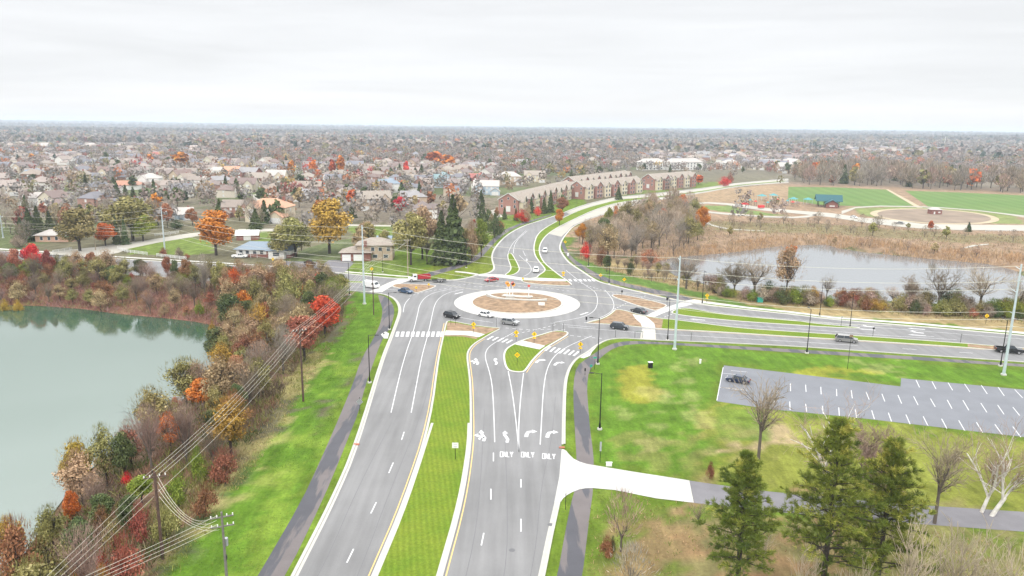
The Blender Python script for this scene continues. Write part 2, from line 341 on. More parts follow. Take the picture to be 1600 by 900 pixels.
M3 = [(913,505),(930,502),(945,497),(956,490),(962,483.5),(976,485.5),(992,490.5),(1010,494.5),(1030,498),(1054,500),(1110,507.5),(1158,513.5),(1240,519),(1335,525),(1507,537),(1552,541),(1780,558),(1780,564),(1552,547.5),(1507,543),(1350,533),(1240,526.5),(1185,523),(1116,518.5),(1024,514),(990,510.5),(960,507.5),(930,506)]
M4a = [(955,461),(970,460.5),(1000,466),(1040,476),(1042,479),(1026,486),(1018,484.5),(990,476),(960,465)]
M4b = [(1050,487),(1062,482),(1079,482.5),(1116,489.5),(1158,495),(1240,501),(1275,506.5),(1342,512),(1342,513.5),(1300,512),(1240,508),(1185,504.5),(1144,501.5),(1075,494.5),(1050,490)]
M5 = [(610,447.5),(620,443.5),(660,445),(682,446.5),(678,449.5),(665,454),(652,458),(645,457),(630,452)]
M6 = [(300,424),(400,431),(533,439.2),(575,440.5),(577,442.5),(533,441.8),(400,434),(300,427)]
M7 = [(840,431.5),(852,424),(851,419),(843,410),(836,400),(834,390),(835,380),(839,368),(848,359),(863,350),(885,338),(905,329),(925,322.5),(968,311.5),(1025,307.5),(1060,303),(1100,298),(1155,288.5),(1229,282.3),(1229,283.7),(1155,289.7),(1100,299.7),(1060,304.7),(1025,309.7),(970,315),(930,327),(896,343),(870,356),(854,367),(845,379),(842,390),(844,400),(850,411),(863,422),(876,432),(888,440),(895,447),(870,446.5),(840,444.5),(817,441.5),(815,437),(840,434)]
M8 = [(793.5,396),(793.5,404),(797,413),(799,420),(795,426),(788,430),(797,431),(806,428),(812,422.5),(810,415),(803,402),(799,396)]
PATH_L = [(590,457.5),(593,470),(597,480),(597.5,490),(594.5,505),(588,520),(580,535),(565,560),(547.5,610),(522.5,670),(495,732),(470,785),(403,900),(280,1100),(325,1100),(447,900),(505,780),(530,720),(545,682),(560,645),(571,602),(586,560),(592,543),(600,525),(609,514),(613,504),(616,489),(616,483),(613,474),(606,466),(598,461.5),(575,458.5),(560,457.8),(560,456.6)]
PATH_R = [(1780,581),(1600,569),(1375,553.5),(1200,543.5),(1100,538),(1030,534.5),(990,532.5),(962,535),(940,545),(917,560),(901,572),(896,597),(896,635),(899,685),(901,720),(901,760),(897,769),(892,787),(882,837),(871,900),(820,1100),(870,1100),(910,900),(916,850),(922,800),(927,765),(928,722),(926,700),(922,672),(919,635),(917,605),(920,580),(927,572),(940,557),(960,543),(985,537.7),(1030,537.5),(1100,542),(1200,548.5),(1375,559),(1600,573),(1780,586)]
DRIVE_C = [(874,745),(877.5,702),(881,702.5),(885,705),(889,710),(896,717),(905,721.5),(916,725),(930,727.5),(987,737),(1077,751),(1084,786),(1025,779),(960,766),(927,763),(915,763.4),(905,765.2),(895,769),(886,774),(880,779),(876,785),(866,785)]
DRIVE_A = [(1077,751),(1110,756),(1200,768),(1300,778),(1400,787),(1600,800),(1800,815),(1800,850),(1600,831),(1437,819),(1300,807),(1200,799),(1084.5,786)]
LOT = [(1131,571),(1200,579),(1287,589.5),(1407,604),(1408,591),(1600,609),(1800,629),(1800,712),(1600,683),(1487,670),(1350,654),(1200,639),(1120,627)]
LAKE = [(-500,470),(-120,477),(0,478.7),(62,480),(125,485),(175,492),(250,499),(300,505),(342,514),(350,528),(326,566),(288,608),(252,648),(198,690),(140,722),(98,758),(58,812),(8,880),(-80,960),(-500,1060)]
POND = [(1032,408),(1060,403),(1095,400),(1150,395),(1200,388),(1237,384),(1290,383),(1305,388),(1350,395),(1450,405),(1540,413),(1578,422),(1600,436),(1612,455),(1602,474),(1570,480),(1500,476),(1400,470),(1300,466),(1200,460),(1120,447),(1060,430)]
ZL, ZP = -3.2, -1.6
lakeW = GP(LAKE, ZL)[:, :2]; pondW = GP(POND, ZP)[:, :2]

# ------------------------------------------------------------------ ground sheet
def axis(a, b, step, lo, hi, g=1.07):
    r = list(np.arange(a, b, step)); s = step; x = b
    while x < hi: r.append(x); s *= g; x += s
    r.append(hi); s = step; x = a-step; l = []
    while x > lo: l.append(x); s *= g; x -= s
    l.append(lo); return np.array(l[::-1]+r)
gx = axis(-230, 330, 1.15, -16000, 16000); gy = axis(42, 420, 1.15, -600, 24000, 1.05)
X, Y = np.meshgrid(gx, gy); PG = np.c_[X.ravel(), Y.ravel()]
Z = np.zeros(len(PG))
def smooth(x, a, b): t = np.clip((x-a)/(b-a), 0, 1); return t*t*(3-2*t)
for poly, lvl, wd in ((lakeW, ZL, 15.0), (pondW, ZP, 9.0)):
    mn = poly.min(0)-40; mx = poly.max(0)+40; k = ((PG > mn) & (PG < mx)).all(1); q = PG[k]
    d = distpoly(q, poly); d = np.where(inpoly(q, poly), d, -d)
    Z[k] = np.minimum(Z[k], np.where(d > 0, lvl-.25-.15*np.minimum(d, 6), (lvl-.25)*smooth(d, -wd, 0)))
dd = np.hypot(PG[:, 0], PG[:, 1])
roll_ = np.sin(PG[:, 0]/900+1.2)*np.sin(PG[:, 1]/700)*6+np.sin(PG[:, 0]/2300-.4)*9
Z += smooth(dd, 1300, 4500)*roll_ + smooth(dd, 5000, 14000)*(14-PG[:, 0]/1000.)
def pnoise(P, sc, seed):      # cheap value noise
    r = np.random.default_rng(seed); T = r.random((256, 256)); x = P[:, 0]/sc; y = P[:, 1]/sc
    xi = np.floor(x).astype(int); yi = np.floor(y).astype(int); u = x-xi; v = y-yi; u = u*u*(3-2*u); v = v*v*(3-2*v)
    g = lambda a, b: T[a % 256, b % 256]
    return (g(xi, yi)*(1-u)+g(xi+1, yi)*u)*(1-v)+(g(xi, yi+1)*(1-u)+g(xi+1, yi+1)*u)*v
n1 = pnoise(PG, 9, 1); n2 = pnoise(PG, 3.2, 2); n3 = pnoise(PG, 40, 3); n4 = pnoise(PG, 140, 4); n5 = pnoise(PG, 1.6, 6)
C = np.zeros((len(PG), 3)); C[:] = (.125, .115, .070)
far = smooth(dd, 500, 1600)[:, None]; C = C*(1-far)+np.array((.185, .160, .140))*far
g_ = (n4 > .52)[:, None]; C = np.where(g_, C*.5+np.array((.08, .13, .035))*.5, C)
def paint(poly, c, soft=2.0, jit=3.0, a=1.0, cond=None):
    P = GP(poly)[:, :2]; mn = P.min(0)-10; mx = P.max(0)+10; k = np.where(((PG > mn) & (PG < mx)).all(1))[0]; q = PG[k]
    d = distpoly(q, P); d = np.where(inpoly(q, P), d, -d)+(n2[k]-.5)*jit+(n1[k]-.5)*jit+(n5[k]-.5)*jit*.9
    w = smooth(d, -soft/2, soft/2)*a
    if cond is not None: w = w*cond[k]
    C[k] = C[k]*(1-w[:, None])+np.array(c)*w[:, None]
GREEN = (.084, .160, .016); OLIVE = (.13, .165, .035); TAN = (.30, .235, .13); BROWN = (.165, .105, .07); MEADOW = (.25, .175, .115)
# verges and corner lawns all round the junction
paint([(280,1100),(360,900),(470,690),(560,560),(570,500),(540,455),(540,400),(700,385),(780,330),(900,300),(930,330),(880,400),(960,440),(1100,470),(1780,530),(1780,1100)], (.100, .155, .018), 2, 2)
paint([(640,430),(700,405),(740,392),(770,365),(770,425),(700,437)], (.13, .165, .022), 1, 2)
# left slope grass, wood floor
paint([(-300,470),(-300,385),(0,400),(200,410),(400,425),(530,450),(560,470),(545,500),(480,545),(455,600),(415,670),(380,720),(300,830),(180,1100),(-400,1100)], BROWN, 3, 6)
paint([(565,458),(592,470),(597,490),(580,535),(565,560),(547,610),(522,670),(470,785),(403,900),(280,1100),(150,1100),(235,900),(300,825),(385,715),(425,670),(455,600),(490,550),(545,505),(548,465)], GREEN, 2, 5)
paint([(445,600),(485,555),(500,565),(470,610),(430,680),(380,735),(320,820),(250,905),(225,895),(300,812),(370,715),(415,665)], (.27, .23, .10), 4, 8, .9)
paint([(560,560),(540,600),(480,720),(400,860),(370,900),(380,870),(450,740),(520,600)], (.13, .19, .025), 4, 9, .8)
# bank reds
paint([(-200,472),(-200,430),(0,430),(150,432),(300,450),(345,480),(350,512),(250,497),(100,482)], (.20, .095, .07), 3, 5)
paint([(-200,477),(0,477),(125,483),(250,497),(350,513),(345,520),(250,502),(120,488),(0,482),(-200,480)], (.34, .22, .14), 1, 1)
# right lawn
paint([(928,560),(985,540),(1200,550),(1780,590),(1780,640),(1600,606),(1410,588),(1405,600),(1130,568),(1118,630),(1118,690),(1080,745),(930,725),(925,680),(918,620)], GREEN, 2, 3)
paint([(1118,632),(1200,642),(1350,657),(1600,687),(1780,712),(1780,810),(1600,797),(1400,784),(1200,764),(1100,750)], (.165, .182, .034), 3, 6)
paint([(958,578),(985,572),(1008,572),(1018,600),(1022,628),(1005,636),(985,626),(968,600)], (.21, .205, .03), 2, 3, .9)
paint([(1240,572),(1290,572),(1350,580),(1330,592),(1260,584)], (.22, .22, .03), 3, 6, .8)
paint([(1095,700),(1180,692),(1200,665),(1215,690),(1180,715),(1110,712)], (.30, .22, .14), 2, 5, .75)
for q in ([(1018,610),(1035,612),(1040,660),(1030,700),(1022,700)], [(1050,648),(1090,648),(1118,660),(1100,664),(1060,654)], [(970,640),(985,640),(985,655),(972,655)], [(1068,592),(1080,592),(1078,632),(1068,632)], [(995,696),(1010,700),(1005,706)], [(1070,560),(1110,562),(1100,585),(1060,575)], [(1350,568),(1395,570),(1390,580),(1345,575)]):
    paint(q, (.28, .24, .12), 1, 5, .28)
paint([(1122,636),(1196,645),(1200,690),(1122,688)], (.105, .165, .025), 1, 1, .8)
paint([(1000,694),(1120,700),(1112,752),(1040,742)], (.16, .14, .05), 3, 14, .5)
paint([(930,768),(1085,790),(1200,802),(1600,836),(1780,855),(1780,1100),(905,1100),(912,900)], (.12, .15, .03), 3, 5)
paint([(1010,790),(1085,792),(1200,805),(1600,850),(1780,860),(1780,1100),(1040,1100),(1060,900),(1000,860)], (.19, .14, .08), 5, 18, .6)
for q in ([(965,800),(1060,800),(1060,860),(990,880)], [(1180,800),(1235,805),(1230,900),(1190,890)], [(1290,830),(1340,835),(1330,900),(1280,890)]): paint(q, (.21, .115, .065), 2, 14, .4)
paint([(1380,830),(1780,850),(1780,1000),(1380,950)], (.15, .15, .05), 5, 12, .7)
# bank north of the east road, pond surrounds, meadow, park
paint([(895,395),(1035,408),(1060,435),(1200,465),(1500,482),(1780,500),(1780,536),(1600,519),(1240,486),(1100,470),(1000,452),(940,436),(900,415)], (.26, .20, .10), 2, 5)
paint([(885,396),(905,405),(960,425),(1060,448),(1160,472),(1180,482),(1100,468),(1040,455),(960,437),(925,430),(900,415)], (.085, .145, .03), 1.5, 2)
paint([(890,345),(1000,312),(1080,300),(1240,284),(1780,300),(1780,440),(1600,420),(1450,403),(1290,380),(1100,400),(1030,412),(900,398)], MEADOW, 4, 8)
paint([(1075,300),(1160,292),(1235,288),(1232,314),(1180,316),(1080,316)], (.27, .195, .12), 3, 6)
paint([(1330,325),(1437,322),(1575,334),(1600,345),(1600,350),(1420,346),(1350,338)], (.17, .20, .07), 2, 4)
paint([(1100,321),(1140,321),(1165,328),(1200,333),(1240,337),(1200,337),(1130,331),(1090,325)], (.14, .19, .06), 2, 3)
paint([(1100,345),(1200,348),(1300,350),(1500,365),(1700,372),(1700,384),(1500,378),(1300,365),(1120,362)], (.17, .15, .075), 4, 10, .8)
for q in ([(330,234),(780,240),(780,264),(330,258)], [(-60,240),(330,244),(330,258),(-60,254)], [(1230,236),(1800,246),(1800,304),(1600,301),(1500,297),(1400,293),(1300,289),(1232,287)], [(-60,300),(330,305),(330,345),(-60,345)], [(430,305),(780,305),(770,340),(700,372),(620,350),(430,350)]): paint(q, (.175, .145, .115), 8, 30, .75)
# residential lawns
for q in ([(190,388),(240,378),(305,371),(330,378),(330,396),(258,399),(200,396)], [(380,362),(440,362),(470,372),(440,378),(385,376)], [(545,352),(612,352),(615,368),(550,368)], [(378,293),(425,293),(425,302),(378,302)], [(1083,286),(1125,284),(1130,292),(1085,296)], [(975,301),(1060,292),(1060,297),(975,307)], [(820,346),(862,334),(885,320),(868,316),(825,335)], [(540,398),(610,402),(640,430),(540,422)]):
    paint(q, (.12, .165, .035), 2, 3)
C *= (0.68+.26*n2+.16*n1+.24*n5)[:, None]
ii = np.arange(len(gy)-1)[:, None]*len(gx)+np.arange(len(gx)-1)[None, :]; ii = ii.ravel()
FQ = np.c_[ii, ii+1, ii+1+len(gx), ii+len(gx)]
def groundmat():
    mt, t, b = newmat('ground_cover'); b.inputs['Roughness'].default_value = .95; b.inputs['Specular IOR Level'].default_value = .08
    at = t.nodes.new('ShaderNodeAttribute'); at.attribute_name = 'col'; tc = t.nodes.new('ShaderNodeTexCoord')
    def nz(s, d, r_, mpv=None):
        n = t.nodes.new('ShaderNodeTexNoise'); n.inputs['Scale'].default_value = s; n.inputs['Detail'].default_value = d; n.inputs['Roughness'].default_value = r_
        if mpv:
            mp = t.nodes.new('ShaderNodeMapping'); mp.inputs['Scale'].default_value = mpv; mp.inputs['Rotation'].default_value = (0, 0, rad(25)); t.links.new(tc.outputs['Object'], mp.inputs[0]); t.links.new(mp.outputs[0], n.inputs['Vector'])
        else: t.links.new(tc.outputs['Object'], n.inputs['Vector'])
        return n
    a = nz(.35, 8, .72); c = nz(2.2, 8, .8); d = nz(.5, 6, .7, (1, .22, 1))
    def mr(n, lo, hi, f0=.3, f1=.7):
        m_ = t.nodes.new('ShaderNodeMapRange'); m_.inputs['From Min'].default_value = f0; m_.inputs['From Max'].default_value = f1; m_.inputs['To Min'].default_value = lo; m_.inputs['To Max'].default_value = hi; t.links.new(n.outputs[0], m_.inputs[0]); return m_
    x = mr(a, .74, 1.26); y = mr(c, .72, 1.3); z = mr(d, .70, 1.28)
    mu = t.nodes.new('ShaderNodeMath'); mu.operation = 'MULTIPLY'; t.links.new(x.outputs[0], mu.inputs[0]); t.links.new(y.outputs[0], mu.inputs[1])
    m2 = t.nodes.new('ShaderNodeMath'); m2.operation = 'MULTIPLY'; t.links.new(mu.outputs[0], m2.inputs[0]); t.links.new(z.outputs[0], m2.inputs[1])
    vm = t.nodes.new('ShaderNodeVectorMath'); vm.operation = 'SCALE'; t.links.new(at.outputs['Color'], vm.inputs[0]); t.links.new(m2.outputs[0], vm.inputs['Scale'])
    # dry straw flecks
    d2 = nz(1.3, 8, .8, (1, .35, 1)); f = mr(d2, 0, .34, .56, .70); mx = t.nodes.new('ShaderNodeMix'); mx.data_type = 'RGBA'; t.links.new(f.outputs[0], mx.inputs['Factor']); t.links.new(vm.outputs[0], mx.inputs['A']); mx.inputs['B'].default_value = (.24, .22, .06, 1)
    t.links.new(mx.outputs['Result'], b.inputs['Base Color'])
    bp = t.nodes.new('ShaderNodeBump'); bp.inputs['Strength'].default_value = .6; bp.inputs['Distance'].default_value = .12; t.links.new(c.outputs[0], bp.inputs['Height']); t.links.new(bp.outputs[0], b.inputs['Normal'])
    return mt
M['ground'] = groundmat()
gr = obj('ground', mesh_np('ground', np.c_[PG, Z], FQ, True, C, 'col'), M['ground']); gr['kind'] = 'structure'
def zat(x, y):
    i = int(np.clip(np.searchsorted(gx, x)-1, 0, len(gx)-2)); j = int(np.clip(np.searchsorted(gy, y)-1, 0, len(gy)-2)); Zr = Z.reshape(X.shape)
    u = (x-gx[i])/(gx[i+1]-gx[i]); v = (y-gy[j])/(gy[j+1]-gy[j])
    return float((Zr[j, i]*(1-u)+Zr[j, i+1]*u)*(1-v)+(Zr[j+1, i]*(1-u)+Zr[j+1, i+1]*u)*v)

# ------------------------------------------------------------------ water
def water(name, c, rough):
    mt, t, b = newmat(name); b.inputs['Base Color'].default_value = (*c, 1); b.inputs['Roughness'].default_value = rough; b.inputs['IOR'].default_value = 2.6; b.inputs['Specular IOR Level'].default_value = .5
    tc = t.nodes.new('ShaderNodeTexCoord'); n = t.nodes.new('ShaderNodeTexNoise'); n.inputs['Scale'].default_value = .7; n.inputs['Detail'].default_value = 3; t.links.new(tc.outputs['Object'], n.inputs['Vector'])
    bp = t.nodes.new('ShaderNodeBump'); bp.inputs['Strength'].default_value = .06; bp.inputs['Distance'].default_value = .05; t.links.new(n.outputs[0], bp.inputs['Height']); t.links.new(bp.outputs[0], b.inputs['Normal']); return mt
M['lake_water'] = water('lake_water', (.038, .086, .054), .05); M['pond_water'] = water('pond_water', (.15, .16, .165), .10)
def grow(P, d):
    n = offsets(P, True); c = P.mean(0); s = 1 if ((P+n*.5-c)**2).sum() > ((P-c)**2).sum() else -1; return P+n*d*s
sheet('lake_water', np.c_[grow(lakeW, 1.5), np.zeros(len(lakeW))], ZL, M['lake_water'], None, 'structure')
sheet('pond_water', np.c_[grow(pondW, 1.5), np.zeros(len(pondW))], ZP, M['pond_water'], None, 'structure')

# ------------------------------------------------------------------ road, kerbs, medians, markings
road = sheet('road', np.c_[ROAD, np.zeros(len(ROAD))], .03, M['asphalt'], None, 'structure')
def kerb(name, P, side, w=.95, parent=road, mt='kerb_concrete'):
    mb = MB(); s = side; strip(mb, P, 0, s*w*.5, .0, .036); strip(mb, P, s*w*.5, s*w, .0, .15); return mb.build(name, M[mt], parent)
kerb('kerb', W1, 1, .8)
kerb('kerb', W2, 1, .6, mt='concrete'); kerb('kerb', W3, 1, .6, mt='concrete')
k_ = [i for i, p in enumerate(W4) if (proj([p[0], p[1], 0])[0][1] < 702) and proj([p[0], p[1], 0])[0][0] < 1900]
kerb('kerb', W4[k_[0]:k_[-1]+1], 1, .62)
k2 = [i for i, p in enumerate(W4) if proj([p[0], p[1], 0])[0][1] > 779]
kerb('kerb', W4[k2[0]:], 1, .8)
def median(name, poly, fills, kerbw=.42, it=2, h=.15, kmat='concrete', yellow=False):
    P = chaikin(GP(poly)[:, :2], True, it)
    base = MB().prism([tuple(p) for p in P], .0, h-.012).build(name, M[fills], None); base['kind'] = 'structure'
    mb = MB(); strip(mb, P, -kerbw*.45, kerbw*.45, .0, h, True); mb.build('kerb', M[kmat], base); return base, P
med1, P1 = median('median', M1, 'median_grass', .42, kmat='kerb_concrete')
for nm, pl, ml, kw in (('median', M4b, 'median_grass', .4), ('median', M6, 'median_grass', .3), ('median', M7, 'median_grass', .5), ('median', M8, 'median_grass', .4)): median(nm, pl, ml, kw)
m3, P3 = median('median', M3, 'median_grass', .4); med2, P2_ = median('splitter_island', M2, 'median_grass', .45)
median('splitter_island', M4a, 'mulch', .4); median('splitter_island', M5, 'mulch', .4)
def overlay(name, poly, z, mt, parent, it=0):
    return sheet(name, poly, z, M[mt], parent, None, it)
# mulch ends and crossings on the islands
overlay('mulch_bed', [(699,504.5),(714,505.3),(736,509.8),(770,513.3),(782,513.6),(768,519),(759,523),(736,518),(697.5,517)], .150, 'mulch', med1)
overlay('walkway', [(696.5,517.2),(736,518.2),(758,523.2),(748,527.8),(725,524.3),(694.5,524.6)], .160, 'bright_concrete', med1)
overlay('bare_strip', [(694.3,524.8),(725,524.6),(747,528.2),(744,530.5),(722,526.5),(693.8,526.3)], .152, 'mulch', med1)
overlay('mulch_bed', [(886,520.3),(865,518.6),(849,524),(818,532.8),(851,541),(862,536.5),(884,524)], .150, 'mulch', med2)
overlay('walkway', [(804.5,539),(817,533),(852,541.2),(843,547)], .160, 'bright_concrete', med2)
overlay('mulch_bed', [(916,505),(930,503),(946,497.7),(957,490.8),(963,484.5),(976,486.3),(992,491.3),(1010,495.3),(1030,498.8),(1036,499.5),(1034,513.8),(1024,513.4),(990,509.8),(960,506.8),(930,505.5)], .150, 'mulch', m3)
overlay('walkway', [(988,491.5),(1008,495),(1014,499),(1022,506),(1024,513.3),(1003,511.5),(1001,506),(993,499)], .162, 'bright_concrete', m3)
m7 = [o for o in bpy.data.objects if o.name.startswith('median')][3]
overlay('mulch_bed', [(818,438.8),(880,440.2),(889,442),(893,446.3),(870,446),(840,444),(819,441.2)], .150, 'mulch', m7)
overlay('mulch_bed', [(1512,538.2),(1552,541.8),(1770,557.8),(1770,563),(1552,547),(1512,542.8)], .150, 'mulch', m3)
# gutter pans and yellow edge line of the main median
LEFT1 = chaikin(GP([(498,1100),(583,900),(632,785),(672,662)])[:, :2], False, 2); RIGHT1 = chaikin(GP([(634,1100),(690,900),(722,785),(735,700),(736,662)])[:, :2], False, 2)
mb = MB(); strip(mb, LEFT1, -.6, -.15, .14, .1555); strip(mb, RIGHT1, .15, .6, .14, .1555); mb.build('wide_kerb_top', M['kerb_concrete'], med1)
mb = MB()
flat_strip(mb, chaikin(GP([(498,1100),(583,900),(632,785),(672,662),(685,560),(692.5,527),(697,505)])[:, :2], False, 2), .16, .036, c=.5)
flat_strip(mb, chaikin(GP([(634,1100),(690,900),(722,785),(735,700),(736,662),(735,600),(732,575),(730,560),(731,549),(740,538),(755,529)])[:, :2], False, 2), .16, .036, c=-.5)
flat_strip(mb, chaikin(GP([(819,582),(826,571),(834,561),(848,547),(864,538),(885,525)])[:, :2], False, 2), .14, .036, c=-.5)
flat_strip(mb, chaikin(GP([(1024,514),(1116,518.5),(1240,526.5),(1350,533),(1507,543),(1780,564)])[:, :2], False, 2), .14, .036, c=-.45)
mb.build('yellow_edge_line', M['yellow_paint'], road)
# roundabout
c0 = (G(709.5, 473)+G(906, 474.5))/2; R0 = np.linalg.norm(G(709.5, 473)-G(906, 474.5))/2
top_, bot_ = G(807, 452.5), G(807, 498); cy = (top_[1]+bot_[1])/2; ctr = np.array([c0[0], cy]); Ry = (top_[1]-bot_[1])/2
print('ROUNDABOUT', ctr, R0, Ry)
Ri = R0*.716; Riy = Ry*.72
def ell(cx, cy, rx, ry, n=96): return [(cx+rx*math.cos(t), cy+ry*math.sin(t)) for t in np.linspace(0, 2*math.pi, n, endpoint=False)]
ap = MB().prism(ell(*ctr, R0, Ry), 0, .12).build('truck_apron', M['drive_concrete'], road)
mb = MB()
for k in range(36):
    t = 2*math.pi*k/36+.05; flat_strip(mb, np.array([[ctr[0]+R0*.73*math.cos(t), ctr[1]+Ry*.73*math.sin(t)], [ctr[0]+R0*.995*math.cos(t), ctr[1]+Ry*.995*math.sin(t)]]), .06, .124)
mb.build('joint', M['joint'], ap)
isl = MB(); vs = [(*ctr, .9)]; fs = []; rings = 8
for r in range(1, rings+1):
    for p in ell(*ctr, Ri*r/rings, Riy*r/rings, 64): vs.append((p[0], p[1], .2+.7*(1-(r/rings)**2)+random.uniform(-.03, .03)*(r < rings)))
for k in range(64): fs.append((0, 1+k, 1+(k+1) % 64))
for r in range(rings-1):
    for k in range(64): a = 1+r*64; fs.append((a+k, a+64+k, a+64+(k+1) % 64, a+(k+1) % 64))
isl.add(vs, fs); island = isl.build('central_island', M['mulch']); island['kind'] = 'structure'
mb = MB(); strip(mb, np.array(ell(*ctr, Ri, Riy, 96)), -.2, .2, 0, .3, True); mb.build('kerb', M['concrete'], island)

mk = MB()
def line(pts, w=.16, dash=None, z=.0375, sm=2): flat_strip(mk, chaikin(GP(pts)[:, :2], False, sm), w, z, dash)
for pts in ([(640,466),(632,475),(630,488)], [(705,452),(690,454.5),(680,457),(670,461),(661,468),(655,478),(653,489),(645,521.6),(637,543),(626,580),(611,645)],
            [(725,452),(705,456),(693,461),(684,468),(679,477),(676,489),(669,522),(660,553),(654.7,580),(642.5,645)],
            [(802,520),(790,526.5),(776,534),(765,541),(759,549),(758,560),(764,578),(769,600),(771.5,640),(773,691)],
            [(794,580),(800,610),(806,655),(811,706)], [(818,583),(813,625),(810,672),(811,706)],
            [(925,525),(910,531),(890,540),(875,549),(863,560),(854,578),(849,607),(846,660),(844,695)],
            [(884,422),(896,432),(913,445),(926,453),(932,459),(934,470),(932,481),(925,489),(912,495),(895,499),(865,504)],
            [(945,453),(953,462),(958,470),(960,480),(954,489),(930,500),(913,504.7)],
            [(719,496),(740,500),(770,504)], [(887,511),(940,515),(1000,520),(1100,526),(1200,531.5),(1340,540)],
            [(1054,497),(1116,505),(1240,513.5),(1325,519.5),(1375,524),(1495,531)], [(1065,478),(1144,491.5),(1200,496),(1240,499),(1340,508.5)],
            [(970,458),(1000,463),(1035,471)], [(860,505),(887,508),(930,511.5)],
            [(1270,504),(1430,516.5),(1600,530),(1780,545)],
            [(822,360),(807,374),(800,382),(797,388),(794,395)], [(824,361),(813,370),(806,378),(803,386),(802,396)],
            [(811,399),(819,406),(826,412),(831,420),(828,427),(818,432)], [(817,392),(821,400)],
            [(536,447),(600,452),(630,454)]):
    line(pts)
for a, b in (((631.5,675),(627.5,687.5)), ((614.5,723),(607.5,739.5)), ((588,785),(579.5,802.5)), ((552.5,858),(542,879.5)), ((771,707.5),(771,721)), ((767,764),(767,781)), ((756,833),(752,852.5)), ((814,749),(814,762)), ((814,811),(814,831)), ((1410,545),(1432,546.3)), ((1499,550.5),(1520,552)), ((1440,524.8),(1460,526.3))):
    line([a, b], .17, None, sm=0)
for pts in ([(640,463),(660,457),(690,451.5),(720,448.5)], [(790,512.5),(830,516),(862,514),(890,516)], [(700,447.5),(740,443),(790,441)], [(790,526),(850,512),(880,505)], [(903,441),(925,449),(945,455),(970,461)], [(880,523),(905,526),(940,529)], [(960,483),(985,471),(1010,462)], [(1055,489),(1035,497)], [(740,448),(790,446.5),(850,449.5),(890,455)]):
    line(pts, .22, (.9, .9))
mk.build('lane_lines', M['paint'], road)
M['seam'] = mat('sealed_seam', (.125, .125, .13), .6)
mk = MB()
for pts in ([(380,1100),(500,900),(560,760),(612,660)], [(470,1100),(560,900),(612,760),(662,640),(684,540)], [(660,1100),(700,1000),(742,850),(752,740),(757,640)], [(740,1100),(792,900),(793,780),(789,690)], [(780,1100),(836,880),(845,760),(862,690),(868,620)], [(1200,536),(1350,544),(1600,560)], [(1240,517),(1400,529)], [(690,475),(700,492),(730,506),(770,513)], [(938,462),(945,478),(935,492),(905,503)]):
    flat_strip(mk, chaikin(GP(pts)[:, :2], False, 2), .07, .0345)
mk.build('paving_seam', M['seam'], road)
for px, py in ((650,600),(700,760),(800,860),(860,820),(690,520),(905,510),(1120,521)):
    g = G(px, py); MB().tube((g[0], g[1], .030), (g[0], g[1], .0362), .38, n=18).build('manhole_cover', M['seam'], road)
xw = MB()
def bar(cx, cy, dx, dy, w=.6):
    a = G(cx-dx, cy-dy); b = G(cx+dx, cy+dy); flat_strip(xw, np.array([a[:2], b[:2]]), w, .0395)
for x in (621, 629, 637, 645, 652.7, 661, 669, 676.5, 684.5, 690.5): bar(x, 522.3, .9, -3.9, .75)
for x, y in ((766,528.2),(774,529.6),(782,531),(789,532.4),(796,533.9)): bar(x, y, 4.5, -2.6, .5)
for x, y in ((856,545),(863.5,546.4),(871,547.6),(878,548.8),(885.5,550),(893,551.4),(900,552.8)): bar(x, y, 4, -3.4, .5)
for x in (891, 899, 907, 914, 921, 927): bar(x, 438, 1.6, 1.6, .8)
for k in range(7):
    y = 514.3+k*2.35; bar(1013.5, y, 10, .4, .42)
xw.build('crosswalk_stripes', M['paint'], road)
overlay('crosswalk_panel', [(1008,494.6),(1018,489),(1042,480),(1066,472.5),(1078,473.5),(1083,475.5),(1060,481),(1036,489.5),(1022,495.7)], .042, 'bright_concrete', road)
overlay('crosswalk_panel', [(622,436.5),(644,436.9),(622,444.2),(610,448.5),(597,456.5),(577,456),(592,448.8),(608,441.5)], .042, 'concrete', road)
overlay('crosswalk_panel', [(746,428.5),(785,429.2),(812,433.6),(838,435.4),(815,438.2),(785,433.8),(748,431.2)], .042, 'concrete', road)
overlay('walkway', [(838,434.6),(882,436.6),(886,439),(884,440.2),(850,439.7),(816,438.1)], .162, 'concrete', m7)
overlay('crosswalk_panel', [(1003,514.5),(1024,515.5),(1025,530.8),(1000,529.6)], .033, 'far_concrete', road)
overlay('concrete_pavement', [(962,308.5),(1023,303.3),(1100,294.5),(1150,286.5),(1232,279.6),(1232,282),(1155,288.3),(1100,297.7),(1060,302.6),(1025,307.2),(968,311.2)], .07, 'far_concrete', road)
overlay('concrete_pavement', [(857,365.5),(871,356.5),(897,343.4),(932,327.5),(970,315.8),(1025,310.2),(1060,305.2),(1100,300),(1157,290),(1232,284),(1232,285.3),(1157,290.4),(1100,300.8),(1060,307.2),(1025,312.6),(990,319.5),(950,332.5),(920,341.5),(895,352.5),(886,362),(877,370)], .07, 'far_concrete', road)
overlay('concrete_pavement', [(885,332),(905,324),(925,318),(962,308.5),(968,311.2),(925,322),(905,328.5),(890,335)], .07, 'far_concrete', road)
